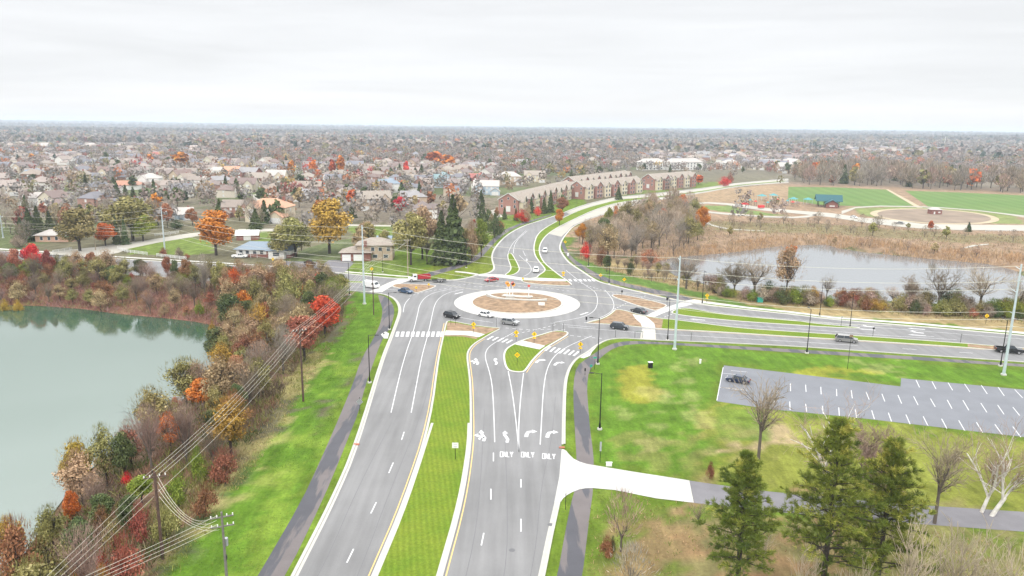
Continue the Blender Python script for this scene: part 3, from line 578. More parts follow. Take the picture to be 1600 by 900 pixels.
# arrows and ONLY lettering
def ground_frame(px, py, up):         # origin + axes on the road: 'up' = direction travelled away from the reader
    o = G(px, py)[:2]; d = G(*up)[:2]-o; d /= np.linalg.norm(d); r = np.array([d[1], -d[0]]); return o, r, d
def stroke(mb, o, r, d, pts, w, z=.0395):
    P = np.array([o+r*x+d*y for x, y in pts]); flat_strip(mb, P, w, z)
def arrow(px, py, up, kind):
    mb = MB(); o, r, d = ground_frame(px, py, up); r = r*(.66 if kind == 'right' else .6); d = d*(.66 if kind == 'right' else .78)
    if kind == 'right': pts = [(-.9,-2.4),(-.8,-.6),(-.4,.7),(.5,1.1)]; head = [(.5,2.2),(1.9,1.1),(.5,0)]
    elif kind == 'wave': pts = [(.3,-2.8),(.55,-1.2),(.1,.2),(-.3,1.0),(-.1,1.8)]; head = [(-.95,1.8),(-.1,3.2),(.75,1.8)]
    elif kind == 'up': pts = [(0,-2.5),(0,1.2)]; head = [(-.7,1.2),(0,2.8),(.7,1.2)]
    else: pts = [(.5,-2.8),(.9,-1.2),(.4,.2),(.1,1.5)]; head = [(-.7,1.5),(.1,3.0),(.9,1.5)]
    stroke(mb, o, r, d, pts, .62 if kind == 'right' else .5)
    mb.add([(*(o+r*x+d*y), .0395) for x, y in head], [(0, 1, 2)])
    if kind == 'hook':
        stroke(mb, o, r, d, [(.7,-1.2),(-.3,-.4),(-1.0,.1)], .5); mb.add([(*(o+r*x+d*y), .0415) for x, y in [(-.8,1.1),(-2.0,.3),(-.9,-.7)]], [(0, 1, 2)])
        mb.add([(*(o+r*(-.55+.35*math.cos(t))+d*(-1.5+.5*math.sin(t))), .0415) for t in np.linspace(0, 6.28, 12, endpoint=False)], [tuple(range(12))])
    return mb.build('lane_arrow', M['paint'], road)
arrow(752, 681, (745, 600), 'hook'); arrow(790, 683, (786, 600), 'wave'); arrow(828, 677, (830, 600), 'right'); arrow(861, 678, (864, 600), 'right')
arrow(743, 565, (742, 540), 'hook'); arrow(774, 565, (778, 540), 'wave'); arrow(844, 564, (858, 540), 'right'); arrow(873, 568, (888, 545), 'right')
arrow(717, 458, (690, 465), 'up'); arrow(913, 490, (950, 478), 'up'); arrow(1090, 499.5, (1050, 496), 'up'); arrow(823, 406, (823, 420), 'up')
arrow(1355, 509.5, (1330, 507.5), 'right'); arrow(1432, 519, (1400, 516.5), 'right'); arrow(1355, 515, (1330, 513), 'up'); arrow(1432, 514, (1400, 511.5), 'up'); arrow(1433, 524, (1400, 521.5), 'up')
GL = {'O': [[(0,0),(0,3),(.9,3),(.9,0),(0,0)]], 'N': [[(0,0),(0,3)], [(0,3),(.9,0)], [(.9,0),(.9,3)]], 'L': [[(0,3),(0,0),(.85,0)]], 'Y': [[(0,3),(.45,1.5),(.45,0)], [(.9,3),(.45,1.5)]]}
for px, py in ((792,710.5), (825,711), (858,713.5)):
    mb = MB(); o, r, d = ground_frame(px, py, (px+1, 600))
    for i, ch in enumerate('ONLY'):
        for st in GL[ch]:
            for a, b in zip(st[:-1], st[1:]):
                ex = .0 if a[0] == b[0] else .0
                stroke(mb, o, r, d, [(-1.02+i*.52+a[0]*.42, -.85+a[1]*.6), (-1.02+i*.52+b[0]*.42, -.85+b[1]*.6)], .15 if a[0] == b[0] else .22, .0395+.0012*(len(mb.f) % 3))
    mb.build('road_lettering', M['paint'], road)
# parking lot
lot = sheet('parking_lot', LOT, .02, M['lot'], None, 'structure')
mb = MB()
def pl(x1, y1, x2, y2): flat_strip(mb, GP([(1200+x1/4, 560+y1/4), (1200+x2/4, 560+y2/4)])[:, :2], .14, .026)
for q in ((925,135,947,182),(1025,145,1050,192),(1125,152,1154,200),(1228,160,1262,210),(1333,168,1370,222),(1438,180,1477,235),(1542,195,1592,248),(140,158,141,205),(235,165,238,210),(330,178,332,225),(428,192,430,236),(520,200,527,250),(613,210,632,258),(712,222,730,270),(812,230,835,283),(910,238,938,292),(1015,252,1045,303),(1120,260,1150,315),(1218,262,1255,325),(1330,280,1368,338),(1435,292,1475,350),(1530,305,1573,358),
          (38,257,38,305),(136,270,138,322),(235,285,242,335),(340,297,345,347),(442,307,446,358),(545,320,555,372),(648,325,665,380),(752,340,772,395),(862,352,888,412),(970,363,1000,423),(1085,378,1118,440),(1192,388,1230,453),(1303,400,1342,465),(1418,413,1465,478),(1530,427,1580,493),(1642,210,1690,265),(1640,320,1690,375),(1645,442,1695,510)): pl(*q)
for q in (((1127,583),(1152,585.5)), ((1142,579),(1168,581.5)), ((1122,605),(1167,610)), ((1130,574),(1120,626))): flat_strip(mb, GP(q)[:, :2], .14, .026)
mb.build('parking_lines', M['paint'], lot)
# paths, driveway, sidewalks
sheet('path', PATH_L, .012, M['path'], None, 'structure', 1); sheet('path', PATH_R, .012, M['path'], None, 'structure', 1)
drv = sheet('driveway', DRIVE_C, .048, M['drive_concrete'], None, 'structure', 0)
mb = MB()
for p_, q_ in (((905,722),(907,765)),((940,729.3),(944,764.5)),((975,735.2),(982,770)),((1010,740.6),(1018,777)),((1044,745.8),(1052,781.6)),((891,744),(1080,768.5))): flat_strip(mb, GP([p_, q_])[:, :2], .05, .052)
mb.build('joint', M['joint'], drv); sheet('driveway', DRIVE_A, .024, M['drive'], None, 'structure')
sheet('path', [(595,522.5),(602,518),(608,521),(606,529),(600,529)], .026, M['bright_concrete'], None, 'structure')
sheet('path', [(903,558),(913,548),(926,542),(934,540),(925,550),(922,556),(912,560)], .026, M['bright_concrete'], None, 'structure')
sheet('sidewalk', [(1068,470.5),(1085,468),(1100,470.5),(1171,480),(1240,487),(1300,495),(1425,504),(1600,519),(1780,534),(1780,537),(1600,522),(1425,506.5),(1300,497.5),(1240,489.5),(1171,482.5),(1100,474),(1085,473)], .04, M['bright_concrete'], None, 'structure')
sheet('path', [(880,376),(886,390),(893,402),(910,414),(935,429),(960,438),(1000,448),(1040,455),(1075,464),(1085,468),(1068,470.5),(1030,461),(1000,454),(960,443.5),(935,437),(918,427),(898,413),(885,400),(879,388),(876,380)], .012, M['path'], None, 'structure', 1)
sheet('path', [(640,433.5),(680,423),(720,412),(744,400),(758,385),(775,368),(800,353),(840,341),(862,334.5),(862,336.5),(840,343.5),(803,356),(780,372),(766,387),(752,403),(727,416),(690,427),(660,435.5)], .012, M['path'], None, 'structure', 1)
sheet('path', [(712,423.5),(730,425.2),(748,428),(744,429.5),(728,427),(710,425)], .03, M['concrete'], None, 'structure')
sheet('sidewalk', [(-60,384),(185,400.5),(354,410.5),(436,416),(512,421),(560,425.5),(640,431.5),(640,433),(560,427),(436,417.5),(354,412),(185,402),(-60,386)], .012, M['concrete'], None, 'structure')
sheet('side_street', [(60,398),(95,392),(150,386),(176,382),(230,375.5),(290,365.5),(330,361),(330,365),(296,371),(245,379.5),(200,389),(185,395),(150,402),(120,402),(95,400)], .03, M['far_concrete'], None, 'structure')
sheet('side_street', [(372,358),(440,357),(520,350),(610,352),(615,354),(520,353),(440,361),(372,363)], .03, M['far_concrete'], None, 'structure')
sheet('side_street', [(396,304),(422,302),(430,305),(410,309),(403,317),(412,330),(404,332),(395,318)], .03, M['far_concrete'], None, 'structure')
sheet('driveway', [(506,424),(500,416),(514,406.5),(550,406.5),(552,412),(538,426)], .02, M['drive'], None, 'structure')
sheet('driveway', [(740,335),(774,327),(786,339),(766,341),(750,339)], .03, M['far_concrete'], None, 'structure')
sheet('driveway', [(430,421),(445,408),(500,409),(508,424)], .012, M['drive'], None, 'structure')
# park
sheet('sports_field', [(1232,292),(1310,293),(1385,296.5),(1432,321),(1380,323),(1330,322),(1280,320),(1231,312)], .06, M['sports_grass'], None, 'structure')
sheet('sports_field', [(1414,298),(1500,301),(1600,305.5),(1780,312),(1780,352),(1600,336.5),(1560,333),(1500,327),(1452,324)], .06, M['sports_grass'], None, 'structure')
M['dirt_track'] = mat('dirt_track', (.40, .33, .22), .95, var=.1, scale=.1)
M['infield'] = mat('infield_soil', (.22, .17, .125), .95, var=.25, scale=.08)
sheet('dirt_track', [(1384,296),(1388,296),(1442,325),(1433,325)], .10, M['dirt_track'], None, 'structure')
a_ = G(1366, 333); b_ = G(1556, 342); t_ = G(1460, 327.5); bb = G(1460, 349)
infc = ((a_+b_)/2)[:2]; EI = [G(1460+95*math.cos(t)-0, 338.3+11*math.sin(t)+4.5*math.cos(t)) for t in np.linspace(0, 2*math.pi, 72, endpoint=False)]
inf = sheet('infield', np.array(EI), .08, M['infield'], None, 'structure')
mb = MB(); flat_strip(mb, np.array(EI+EI[:1])[:, :2], 4.0, .12); mb.build('infield_ring', M['dirt_track'], inf)
def px_road(name, ctrl, mt, z=.14):      # list of (x, ytop, ybottom)
    return sheet(name, [(x, a) for x, a, b in ctrl]+[(x, b) for x, a, b in ctrl[::-1]], z, M[mt], None, 'structure')
px_road('park_road', [(1055,318,321.5),(1080,316.7,320),(1105,316,318.2),(1135,317.5,320.5),(1165,320.5,325.5),(1195,325,329.5),(1255,330,335),(1300,333.5,340),(1350,340.5,348),(1400,344.5,354),(1440,350,357.5),(1500,351.3,360),(1600,352,360.5),(1780,352,361)], 'far_concrete')
px_road('park_road', [(1057,321.6,323.6),(1090,326.8,329.8),(1112,331,333.5),(1135,333,335.8),(1195,337.6,339.9),(1240,338.9,341.3),(1262,337,340),(1275,335,337)], 'far_concrete')
px_road('park_road', [(1315,330,335),(1325,327,331),(1337,323.6,325.6),(1375,321.5,323),(1437,322.6,324),(1475,324.5,325.8),(1525,328.3,329.6),(1575,334.2,336),(1600,337,340)], 'far_concrete', .16)
px_road('park_path', [(1097,337.5,343.5),(1101,344,348.5),(1112,350.5,353),(1127,355,356.7),(1150,358.4,359.6),(1195,360.6,361.4)], 'far_concrete', .08)
px_road('park_path', [(1505,387,389),(1520,383,385.5),(1545,381,382)], 'far_concrete', .08)

# ================================================================== THINGS
LBL = set()
def heading(px, py, qx, qy):
    a = G(px, py); b = G(qx, qy); return math.atan2(b[1]-a[1], b[0]-a[0])
# ------------------------------------------------------------------ vehicles
PAINTS = {k: carpaint('paint_'+k, c, mt) for k, c, mt in (('black', (.012,.013,.016), .2), ('white', (.75,.75,.74), 0), ('silver', (.42,.43,.43), .7), ('dark_grey', (.05,.06,.07), .5), ('navy', (.02,.035,.075), .4), ('blue', (.06,.11,.20), .5), ('red', (.42,.02,.03), .2), ('grey', (.30,.30,.29), .6), ('maroon', (.3,.03,.05), .2))}
def profile_body(name, prof, Wd, mt, parent, inset=.06):
    n = len(prof); vs = []; ys = (-Wd/2, -Wd/2+.07, Wd/2-.07, Wd/2)
    cx = sum(p[0] for p in prof)/n; cz = sum(p[1] for p in prof)/n
    for k, y in enumerate(ys):
        s = inset if k in (0, 3) else 0
        for x, z in prof: vs.append((x-(x-cx)*s*.35, y, z-(z-cz)*s*.9))
    fs = []
    for k in range(3):
        for i in range(n): j = (i+1) % n; fs.append((k*n+i, k*n+j, (k+1)*n+j, (k+1)*n+i))
    mb = MB(); mb.add(vs, fs)
    tri = tessellate_polygon([[Vector((p[0], p[1], 0)) for p in prof]])
    mb.add(vs[:n], [t for t in tri]); mb.add(vs[3*n:], [t[::-1] for t in tri])
    return mb.build(name, mt, parent)
def greenhouse(x0, x1, x2, x3, z0, z1, Wd, paint, parent):   # windscreen foot, roof front, roof rear, rear foot (x falling)
    wb, wt = Wd/2-.06, Wd/2-.26
    vs = [(x0,-wb,z0),(x0,wb,z0),(x3,wb,z0),(x3,-wb,z0),(x1,-wt,z1),(x1,wt,z1),(x2,wt,z1),(x2,-wt,z1)]
    mb = MB(); mb.add(vs, [(0,1,5,4),(1,2,6,5),(2,3,7,6),(3,0,4,7),(4,5,6,7)]); mb.build('window', M['glass'], parent)
    mb = MB(); mb.box(((x1+x2)/2, 0, z1+.02), (x1-x2+.06, wt*2+.06, .07), top=.95)
    for a, b in ((0,4),(1,5),(2,6),(3,7)): mb.tube(vs[a], vs[b], .05, n=5)
    mid = (x1+x2)/2
    for s in (-1, 1): mb.tube((mid, s*wb, z0), (mid, s*wt, z1), .05, n=5)
    mb.build('roof', paint, parent)
def wheels(parent, xs, Wd, r=.34, w=.23):
    for x in xs:
        for s in (-1, 1):
            y = s*(Wd/2-.09); t = MB().tube((x, y-w/2, r), (x, y+w/2, r), r, n=16).build('wheel', M['tyre'], parent)
            MB().tube((x, y+s*(w/2+.005), r), (x, y+s*(w/2+.02), r), r*.62, n=10).build('rim', M['rim'], t)
def lights(parent, Lx, Rx, Wd, z):
    for s in (-1, 1):
        MB().box((Lx, s*(Wd/2-.3), z), (.12, .36, .16)).build('headlight', M['lamp_glass'], parent)
        MB().box((Rx, s*(Wd/2-.2), z+.1), (.12, .26, .2)).build('tail_light', M['red_lens'], parent)
def car(kind, color, px, py, qx, qy, label, name='car', group=None, cat='car', z=.035, sc=1.0):
    P = PAINTS[color]; loc = G(px, py); loc[2] = z
    r = empty(name, loc, heading(px, py, qx, qy), label, cat, group); r.scale = (sc, sc, sc)
    if kind == 'sedan':
        profile_body('body', [(2.3,.35),(2.35,.6),(2.2,.74),(1.2,.86),(-1.5,.92),(-2.2,.9),(-2.35,.7),(-2.3,.35),(-1.9,.22),(1.9,.22)], 1.82, P, r)
        greenhouse(1.15, .45, -1.0, -1.75, .84, 1.4, 1.8, P, r); wheels(r, (1.42, -1.38), 1.82); lights(r, 2.28, -2.3, 1.82, .62)
    elif kind == 'suv':
        profile_body('body', [(2.25,.4),(2.3,.8),(2.1,.98),(1.25,1.06),(-2.2,1.1),(-2.35,.9),(-2.3,.42),(-1.9,.28),(1.9,.28)], 1.9, P, r)
        greenhouse(1.25, .6, -1.75, -2.25, 1.04, 1.66, 1.88, P, r); wheels(r, (1.42, -1.42), 1.9, .38); lights(r, 2.24, -2.28, 1.9, .82)
    elif kind == 'minivan':
        profile_body('body', [(2.5,.38),(2.55,.72),(2.35,.9),(1.6,1.0),(-2.4,1.05),(-2.55,.85),(-2.5,.38),(-2.1,.25),(2.1,.25)], 1.96, P, r)
        greenhouse(1.65, .75, -2.05, -2.5, .98, 1.7, 1.94, P, r); wheels(r, (1.6, -1.5), 1.96, .36); lights(r, 2.48, -2.48, 1.96, .76)
    elif kind == 'pickup':
        profile_body('body', [(2.8,.5),(2.85,.95),(2.7,1.12),(1.3,1.18),(-.55,1.18),(-.6,.72),(-2.7,.72),(-2.72,1.16),(-2.85,1.16),(-2.88,.5),(-2.4,.4),(2.4,.4)], 1.98, P, r)
        for s in (-1, 1): MB().box((-1.7, s*.93, .92), (2.3, .1, .5)).build('bed_side', P, r)
        greenhouse(1.35, .7, -.35, -.6, 1.15, 1.82, 1.9, P, r); wheels(r, (1.75, -1.75), 1.98, .4); lights(r, 2.8, -2.85, 1.98, .9)
    elif kind == 'van':
        profile_body('body', [(2.7,.4),(2.75,.95),(2.4,1.2),(1.8,1.95),(1.5,2.1),(-2.6,2.12),(-2.72,1.9),(-2.72,.4),(-2.3,.3),(2.3,.3)], 2.0, P, r)
        MB().add([(2.42,-.85,1.2),(2.42,.85,1.2),(1.86,.78,1.93),(1.86,-.78,1.93)], [(0,1,2,3)]).build('windscreen', M['glass'], r)
        for s in (-1, 1): MB().box((1.4, s*1.005, 1.5), (.8, .02, .5)).build('window', M['glass'], r)
        wheels(r, (1.75, -1.7), 2.0, .37); lights(r, 2.7, -2.7, 2.0, .85)
    return r
car('suv', 'black', 706, 496.5, 722, 500, 'black crossover with grey roof entering the circle at the tip of the grass median')
car('sedan', 'white', 759, 494.5, 775, 497.5, 'white car beside the pale apron of the roundabout, between the black and the silver vehicle')
car('suv', 'silver', 797, 507, 820, 510, 'silver sport utility car in front of the roundabout, in the lane nearest the camera')
car('suv', 'dark_grey', 968, 514, 990, 516.5, 'dark hatchback heading right beside the reddish mulch island')
car('sedan', 'dark_grey', 998, 488.5, 975, 483, 'dark teal grey sedan waiting between the two mulch islands near the crossing')
car('minivan', 'grey', 1322, 534, 1350, 536.5, 'grey minivan with a bright roof driving alone on the lower right carriageway')
car('pickup', 'black', 1576, 551, 1620, 555, 'black pickup truck at the right edge beside the galvanised pole', cat='truck', name='pickup_truck')
car('sedan', 'navy', 1153, 597, 1130, 593, 'dark blue car parked alone in the corner of the parking lot', z=.025)
car('sedan', 'blue', 634, 457.5, 650, 460.5, 'blue car beside the small left mulch island', sc=1.05)
car('van', 'white', 580, 449.5, 600, 452.5, 'white van behind the tall galvanised pole on the left road', cat='van', name='van')
car('sedan', 'red', 768, 439.5, 750, 441.5, 'red car rounding the far left side of the roundabout')
car('suv', 'white', 837.5, 425, 836, 432, 'white car coming towards the roundabout past the tip of the green median')
car('suv', 'white', 851.5, 394.5, 849, 405, 'white car driving away on the curving road where pale concrete meets asphalt')
car('pickup', 'black', 484, 414.5, 470, 410, 'dark pickup parked on the drive between the ranch house and the garage house', cat='truck', name='pickup_truck', z=.03)
car('sedan', 'white', 1334, 341, 1350, 343.5, 'white car on the park road near the teal roofed shelter', z=.15)
car('sedan', 'grey', 1405.5, 350.5, 1390, 349, 'grey car on the park road below the oval infield', z=.15)
car('sedan', 'black', 518, 431, 500, 430, 'black car half hidden by the autumn trees on the left road', z=.035, sc=.8)
car('pickup', 'white', 375, 403, 395, 403, 'white vehicle parked between clipped shrubs at the ranch house', cat='truck', name='pickup_truck', z=.02)
# dump truck and trailer
def dump_truck():
    loc = G(655, 439.5); loc[2] = .035; r = empty('dump_truck', loc, heading(655, 439.5, 640, 440), 'red dump truck with a white cab heading left past the small mulch island', 'truck')
    MB().box((0, 0, .75), (6.6, .9, .25)).build('chassis', M['black_metal'], r)
    profile_body('cab', [(3.5,.55),(3.5,1.25),(3.3,1.4),(2.4,1.5),(2.0,2.3),(.75,2.35),(.7,.55)], 2.1, PAINTS['white'], r)
    for s in (-1, 1): MB().box((1.4, s*1.06, 1.85), (.8, .03, .5)).build('window', M['glass'], r)
    MB().add([(2.42,-.9,1.52),(2.42,.9,1.52),(2.06,.85,2.25),(2.06,-.85,2.25)], [(0,1,2,3)]).build('windscreen', M['glass'], r)
    b = MB(); b.box((-1.6, 0, 1.0), (4.2, 2.2, .12))
    for s in (-1, 1): b.box((-1.6, s*1.06, 1.6), (4.2, .1, 1.1))
    b.box((.45, 0, 1.7), (.1, 2.2, 1.3)); b.box((-3.65, 0, 1.55), (.1, 2.2, 1.0))
    for k in range(5): 
        for s in (-1, 1): b.box((-3.4+k*.9, s*1.14, 1.6), (.12, .06, 1.1))
    b.build('dump_bed', PAINTS['red'], r); wheels(r, (2.6, -2.0), 2.2, .48, .3); lights(r, 3.48, -3.7, 2.0, .9)
    loc = G(686, 440.8); loc[2] = .035; t = empty('flat_trailer', loc, heading(686, 440.8, 670, 441.2), 'low black flat trailer with white wheel guards behind the red dump truck', 'trailer')
    MB().box((0, 0, .72), (4.6, 2.0, .14)).build('deck', M['black_metal'], t)
    d = MB()
    for s in (-1, 1):
        d.box((0, s*1.0, 1.1), (4.6, .05, .05))
        for k in range(6): d.box((-2.2+k*.88, s*1.0, .92), (.05, .05, .36))
    d.build('rail', M['black_metal'], t); MB().tube((2.3, 0, .6), (3.9, 0, .6), .07).build('drawbar', M['black_metal'], t)
    for s in (-1, 1): MB().box((-.3, s*1.05, .82), (1.7, .2, .08)).build('wheel_guard', PAINTS['white'], t)
    wheels(t, (.15, -.75), 2.15, .36)
dump_truck()

# ------------------------------------------------------------------ street lamps
def lamp_proto(h, arm=True):
    r = empty('street_lamp', (0, 0, 0)); r['category'] = 'street lamp'
    MB().tube((0,0,0), (0,0,.25), .38, .36, 14).build('footing', M['concrete'], r)
    MB().tube((0,0,.25), (0,0,1.1), .19, .13, 12).build('base', M['black_metal'], r)
    MB().tube((0,0,1.1), (0,0,h), .09, .06, 10).build('pole', M['black_metal'], r)
    if arm:
        a = MB(); a.tube((0,0,h-.15), (1.3,0,h+.05), .04, .035, 6); a.build('arm', M['black_metal'], r)
        hd = MB().box((1.55, 0, h+.03), (.75, .32, .12), top=.8).build('lamp_head', M['black_metal'], r)
        MB().box((1.6, 0, h-.04), (.5, .22, .03)).build('lens', M['lamp_glass'], hd)
    else:
        hd = MB().box((0, 0, h+.12), (.4, .4, .3), top=.7).build('lamp_head', M['black_metal'], r)
    return r
LAMPS = [(577.7,598,523.5,0,'nearest lamp on the left path beside the crosswalk'),(546,461,410,0,'lamp at the top of the left grass slope by the red maple'),(608.5,515,457,0,'lamp on the inside bend of the left path'),(937,671,583,math.pi,'lamp standing on the right lawn above the driveway sign, with a pale footing'),
 (934,569,494,math.pi,'lamp beside the right path at the yellow sign corner'),(1043,532,468,1.6,'lamp beside the galvanised pole at the striped crossing'),(1260.5,552,482,1.5,'lamp behind the parking lot, left of the grey minivan'),(1280.5,494.5,444,-1.6,'lamp across the road from the grey minivan on the pond side'),
 (1097,475,423,-1.6,'lamp at the corner where the pond side sidewalk begins'),(951.5,443.5,398,-1.8,'lamp on the pond side path near the yellow sign'),(919.5,416.5,376,-2,'lamp on the curving path at the wood edge'),(1328,511,458,-1.6,'lamp on the pond side, right of the minivan'),
 (1563,572,500,1.5,'lamp beside the black pickup and the rightmost galvanised pole'),(728.5,418.5,377,0,'lamp beside the large green spruce on the far left path'),(598,425,391,-1.5,'lamp in front of the garage house'),(448,416,384,-1.5,'lamp in front of the ranch house'),(577,395,350,-1.5,'lamp behind the wires by the green lawn'),(770.5,387,350,0,'lamp by the dark conifer and red bush on the inner curve')]
proto = lamp_proto(9.0)
for i, (bx, by, ty, az, tx) in enumerate(LAMPS):
    h = height_for(bx, by, ty); r = proto if i == 0 else copy_tree(proto)
    g = G(bx, by); r.location = tuple(g); r.rotation_euler = (0, 0, az); s = float(np.clip(h/9.0, .7, 1.15)); r.scale = (s, s, s)
    r['label'] = 'slim black '+tx; r['group'] = 'black street lamps around the junction'

# ------------------------------------------------------------------ transmission poles and wires
def mono(bx, by, ty, label, nm='galvanised_pole'):
    h = height_for(bx, by, ty); g = G(bx, by); r = empty(nm, g, 0, label, 'utility pole', 'tall galvanised poles of the power line')
    MB().tube((0,0,0), (0,0,.3), .55, .55, 16).build('footing', M['concrete'], r)
    MB().tube((0,0,.2), (0,0,h), .31, .15, 14).build('pole', M['galv'], r)
    at = []
    for k in range(3):
        z = h-.8-k*2.4; s = 1 if k % 2 == 0 else -1
        MB().tube((0,0,z-.3), (0, s*1.6, z), .09, .06, 8).build('insulator_arm', M['galv'], r); at.append(g+np.array([0, s*1.6, z+.1]))
    for k in range(2):
        z = h*.52-k*1.6; MB().tube((0,0,z), (.0, -1.1, z+.1), .07, .05, 8).build('insulator_arm', M['galv'], r); at.append(g+np.array([0, -1.1, z+.15]))
    z = h*.52+1; MB().tube((0, 0, z), (0, 1.1, z+.1), .07, .05, 8).build('insulator_arm', M['galv'], r); at.append(g+np.array([0, 1.1, z+.15]))
    return g, h, at
POLES = [(-230,372,340,'galvanised power pole beyond the left edge'),(5,372,336,'galvanised power pole at the left edge of the view'),(258,395,323,'galvanised power pole beside the side street lawn'),(569.5,475,352,'tall galvanised power pole at the top of the left grass slope'),(1054,546,400,'tall galvanised power pole beside the striped crossing on the right'),(1568,586,413,'leaning looking galvanised power pole at the right edge by the black pickup'),(1990,660,450,'galvanised power pole beyond the right edge')]
AT = []
for bx, by, ty, lb in POLES[1:6]: AT.append(mono(bx, by, ty, lb))
def ext(A, Bp):     # continue the line past the frame
    d = Bp[0]-A[0]; return (Bp[0]+d*1.0, Bp[1], [q+d*1.0 for q in Bp[2]])
ATL = [ext(AT[1], AT[0])]+AT+[ext(AT[3], AT[4])]
WN = ['top','second','third','lower street side','lowest street side','lower field side']
def wire(p0, p1, sag, r, label, group, mt='wire'):
    p0, p1 = np.array(p0), np.array(p1); t = np.linspace(0, 1, 22)[:, None]; P = p0*(1-t)+p1*t; P[:, 2] -= (4*sag*t*(1-t))[:, 0]
    mid = P[0].copy(); V = []; Fc = []; n = 4
    d = p1-p0; d[2] = 0; d /= np.linalg.norm(d); s = np.array([-d[1], d[0], 0])
    for q in P-mid:
        for k in range(n): a = math.pi/2*k; V.append(q+r*(math.cos(a)*s+math.sin(a)*np.array([0,0,1])))
    for i in range(len(P)-1):
        for k in range(n): Fc.append((i*n+k, i*n+(k+1) % n, (i+1)*n+(k+1) % n, (i+1)*n+k))
    o = obj('power_wire', mesh_np('power_wire', V, Fc), M[mt]); o.location = tuple(mid); return tag(o, label, 'wire', group)
for i in range(len(ATL)-1):
    nmz = ['beyond the left pole','between the two leftmost galvanised poles','from the side street pole to the left slope pole','over the roundabout between the two middle galvanised poles','over the right carriageways between the last two galvanised poles','beyond the right pole'][i]
    for k in range(6):
        a, b = ATL[i][2][k], ATL[i+1][2][k]; L_ = np.linalg.norm(a-b)
        wire(a, b, L_*.012+.6, .035 if L_ > 60 else .03, 'pale power wire %s' % nmz, 'power wires '+nmz)
# wooden poles
def wood(bx, by, ty, label, mt='wood_pole', cross=0, h=None, rr=.2, name='wooden_pole'):
    g = G(bx, ty, h) if h else G(bx, by); h = h or height_for(bx, by, ty); g[2] = zat(g[0], g[1]); r = empty(name, g, 0, label, 'utility pole')
    MB().tube((0,0,-.2), (0,0,h), rr, rr*.65, 12).build('pole', M[mt], r)
    c = MB()
    for k in range(cross): c.box((0, 0, h-.6-k*1.1), (2.4, .12, .14), rz=.4)
    if cross: c.build('crossarm', M[mt], r)
    for k in range(cross):
        for s in (-1.1, -.5, .5, 1.1): MB().tube((s*math.cos(.4), s*math.sin(.4), h-.52-k*1.1), (s*math.cos(.4), s*math.sin(.4), h-.3-k*1.1), .06, n=6).build('insulator', M['sign_white'], r)
    return g, h
gA, hA = wood(474, 627, 512, 'dark brown wooden pole at the foot of the left grass slope beside the red maples', cross=1)
gB, hB = wood(241, 985, 738, 'tall brown wooden pole among the bushes in the bottom left corner', cross=1, h=11.0)
gC, hC = wood(346, 1010, 800, 'grey weathered pole with equipment on the bottom left grass slope', 'grey_pole', cross=2, h=9.0, rr=.17)
gD, hD = wood(637.5, 430, 373, 'pale wooden pole behind the red dump truck', 'pale_pole', cross=1, rr=.24)
gE, hE = wood(584, 492, 424, 'reddish brown wooden post beside the left path near the tall galvanised pole', 'wood_pole', rr=.16)
gF, hF = wood(149.5, 391, 352, 'pale street pole with a curved lamp arm at the side street', 'pale_pole', rr=.16)
gH, hH = wood(425, 400, 372, 'pale wooden pole at the end of the ranch house', 'pale_pole', rr=.16)
up = lambda g, h, dx=0, dy=0, dz=0: g+np.array([dx, dy, h+dz])
for k, (dx, dz) in enumerate(((-1.0,-.3),(-.4,-.3),(.4,-.3),(1.0,-.3),(.1,-2.5))):
    wire(up(gB, hB, dx*.9, dx*.4, dz), up(gA, hA, dx*.9, dx*.4, dz), 1.1, .02, 'pale sagging wire over the left wood between the two brown wooden poles', 'wires between the brown wooden poles')
    wire(up(gA, hA, dx*.9, dx*.4, dz), up(gE, hE+3, dx*.9, dx*.4, dz), 1.0, .022, 'pale wire from the brown wooden pole over the red maples', 'wires over the red maples')
for k in range(4):
    dz = -.3-k*.9; wire(up(gB, hB, .3, 0, dz), up(gC, hC, -.9+.2*k, -.2, -.5-k*.5), 2.4-.3*k, .02, 'slack pale wire hanging to the grey weathered pole', 'slack wires to the grey weathered pole')
    off = np.array([-38+k*.8, -40, 2.0]); wire(up(gB, hB, -.3, 0, dz), up(gB, hB, -.5, 0, -1)+off*np.array([.16, 1, -2.0]), .6, .018, 'pale wire running down from the brown pole past the bottom edge', 'wires running off the bottom edge')
    off = np.array([-30, -36+k*1.2, 1.0-k*.6]); wire(up(gC, hC, -.6, 0, -.5-k*.5), up(gC, hC, 0, 0, -1)+off, .8, .018, 'pale wire from the grey weathered pole towards the lower left', 'wires from the grey pole towards the lower left')
# small transformer and bracket on grey pole
tp = [o for o in bpy.data.objects if o.get('label', '').startswith('grey weathered pole')][0]
MB().tube((.1,.35,hC-4.2), (.1,.35,hC-3.3), .22, n=10).build('transformer', M['sign_back'], tp); MB().box((0,.1,hC-5.5), (.3,.25,.5)).build('meter_box', M['black_metal'], tp)
for s, e_ in ((up(gD, hD, 0, 0, -.4), AT[2][2][4]), (up(gD, hD, .6, 0, -.4), AT[2][2][3]), (up(gD, hD, -.6, 0, -.4), up(gH, hH)), (up(gH, hH), up(gF, hF, 0, 0, -.5))):
    wire(s, e_, 1.2, .03, 'thin pale service wire along the left road', 'service wires along the left road')
lp = [o for o in bpy.data.objects if o.get('label', '').startswith('pale street pole')][0]
a_ = MB(); a_.tube((0,0,hF-2.6), (-1.5,0,hF-1.8), .06, n=6); a_.tube((-1.5,0,hF-1.8), (-3.2,0,hF-2.0), .06, n=6); a_.build('arm', M['galv'], lp); MB().box((-3.5,0,hF-2.05), (.8,.3,.15)).build('lamp_head', M['sign_white'], lp)

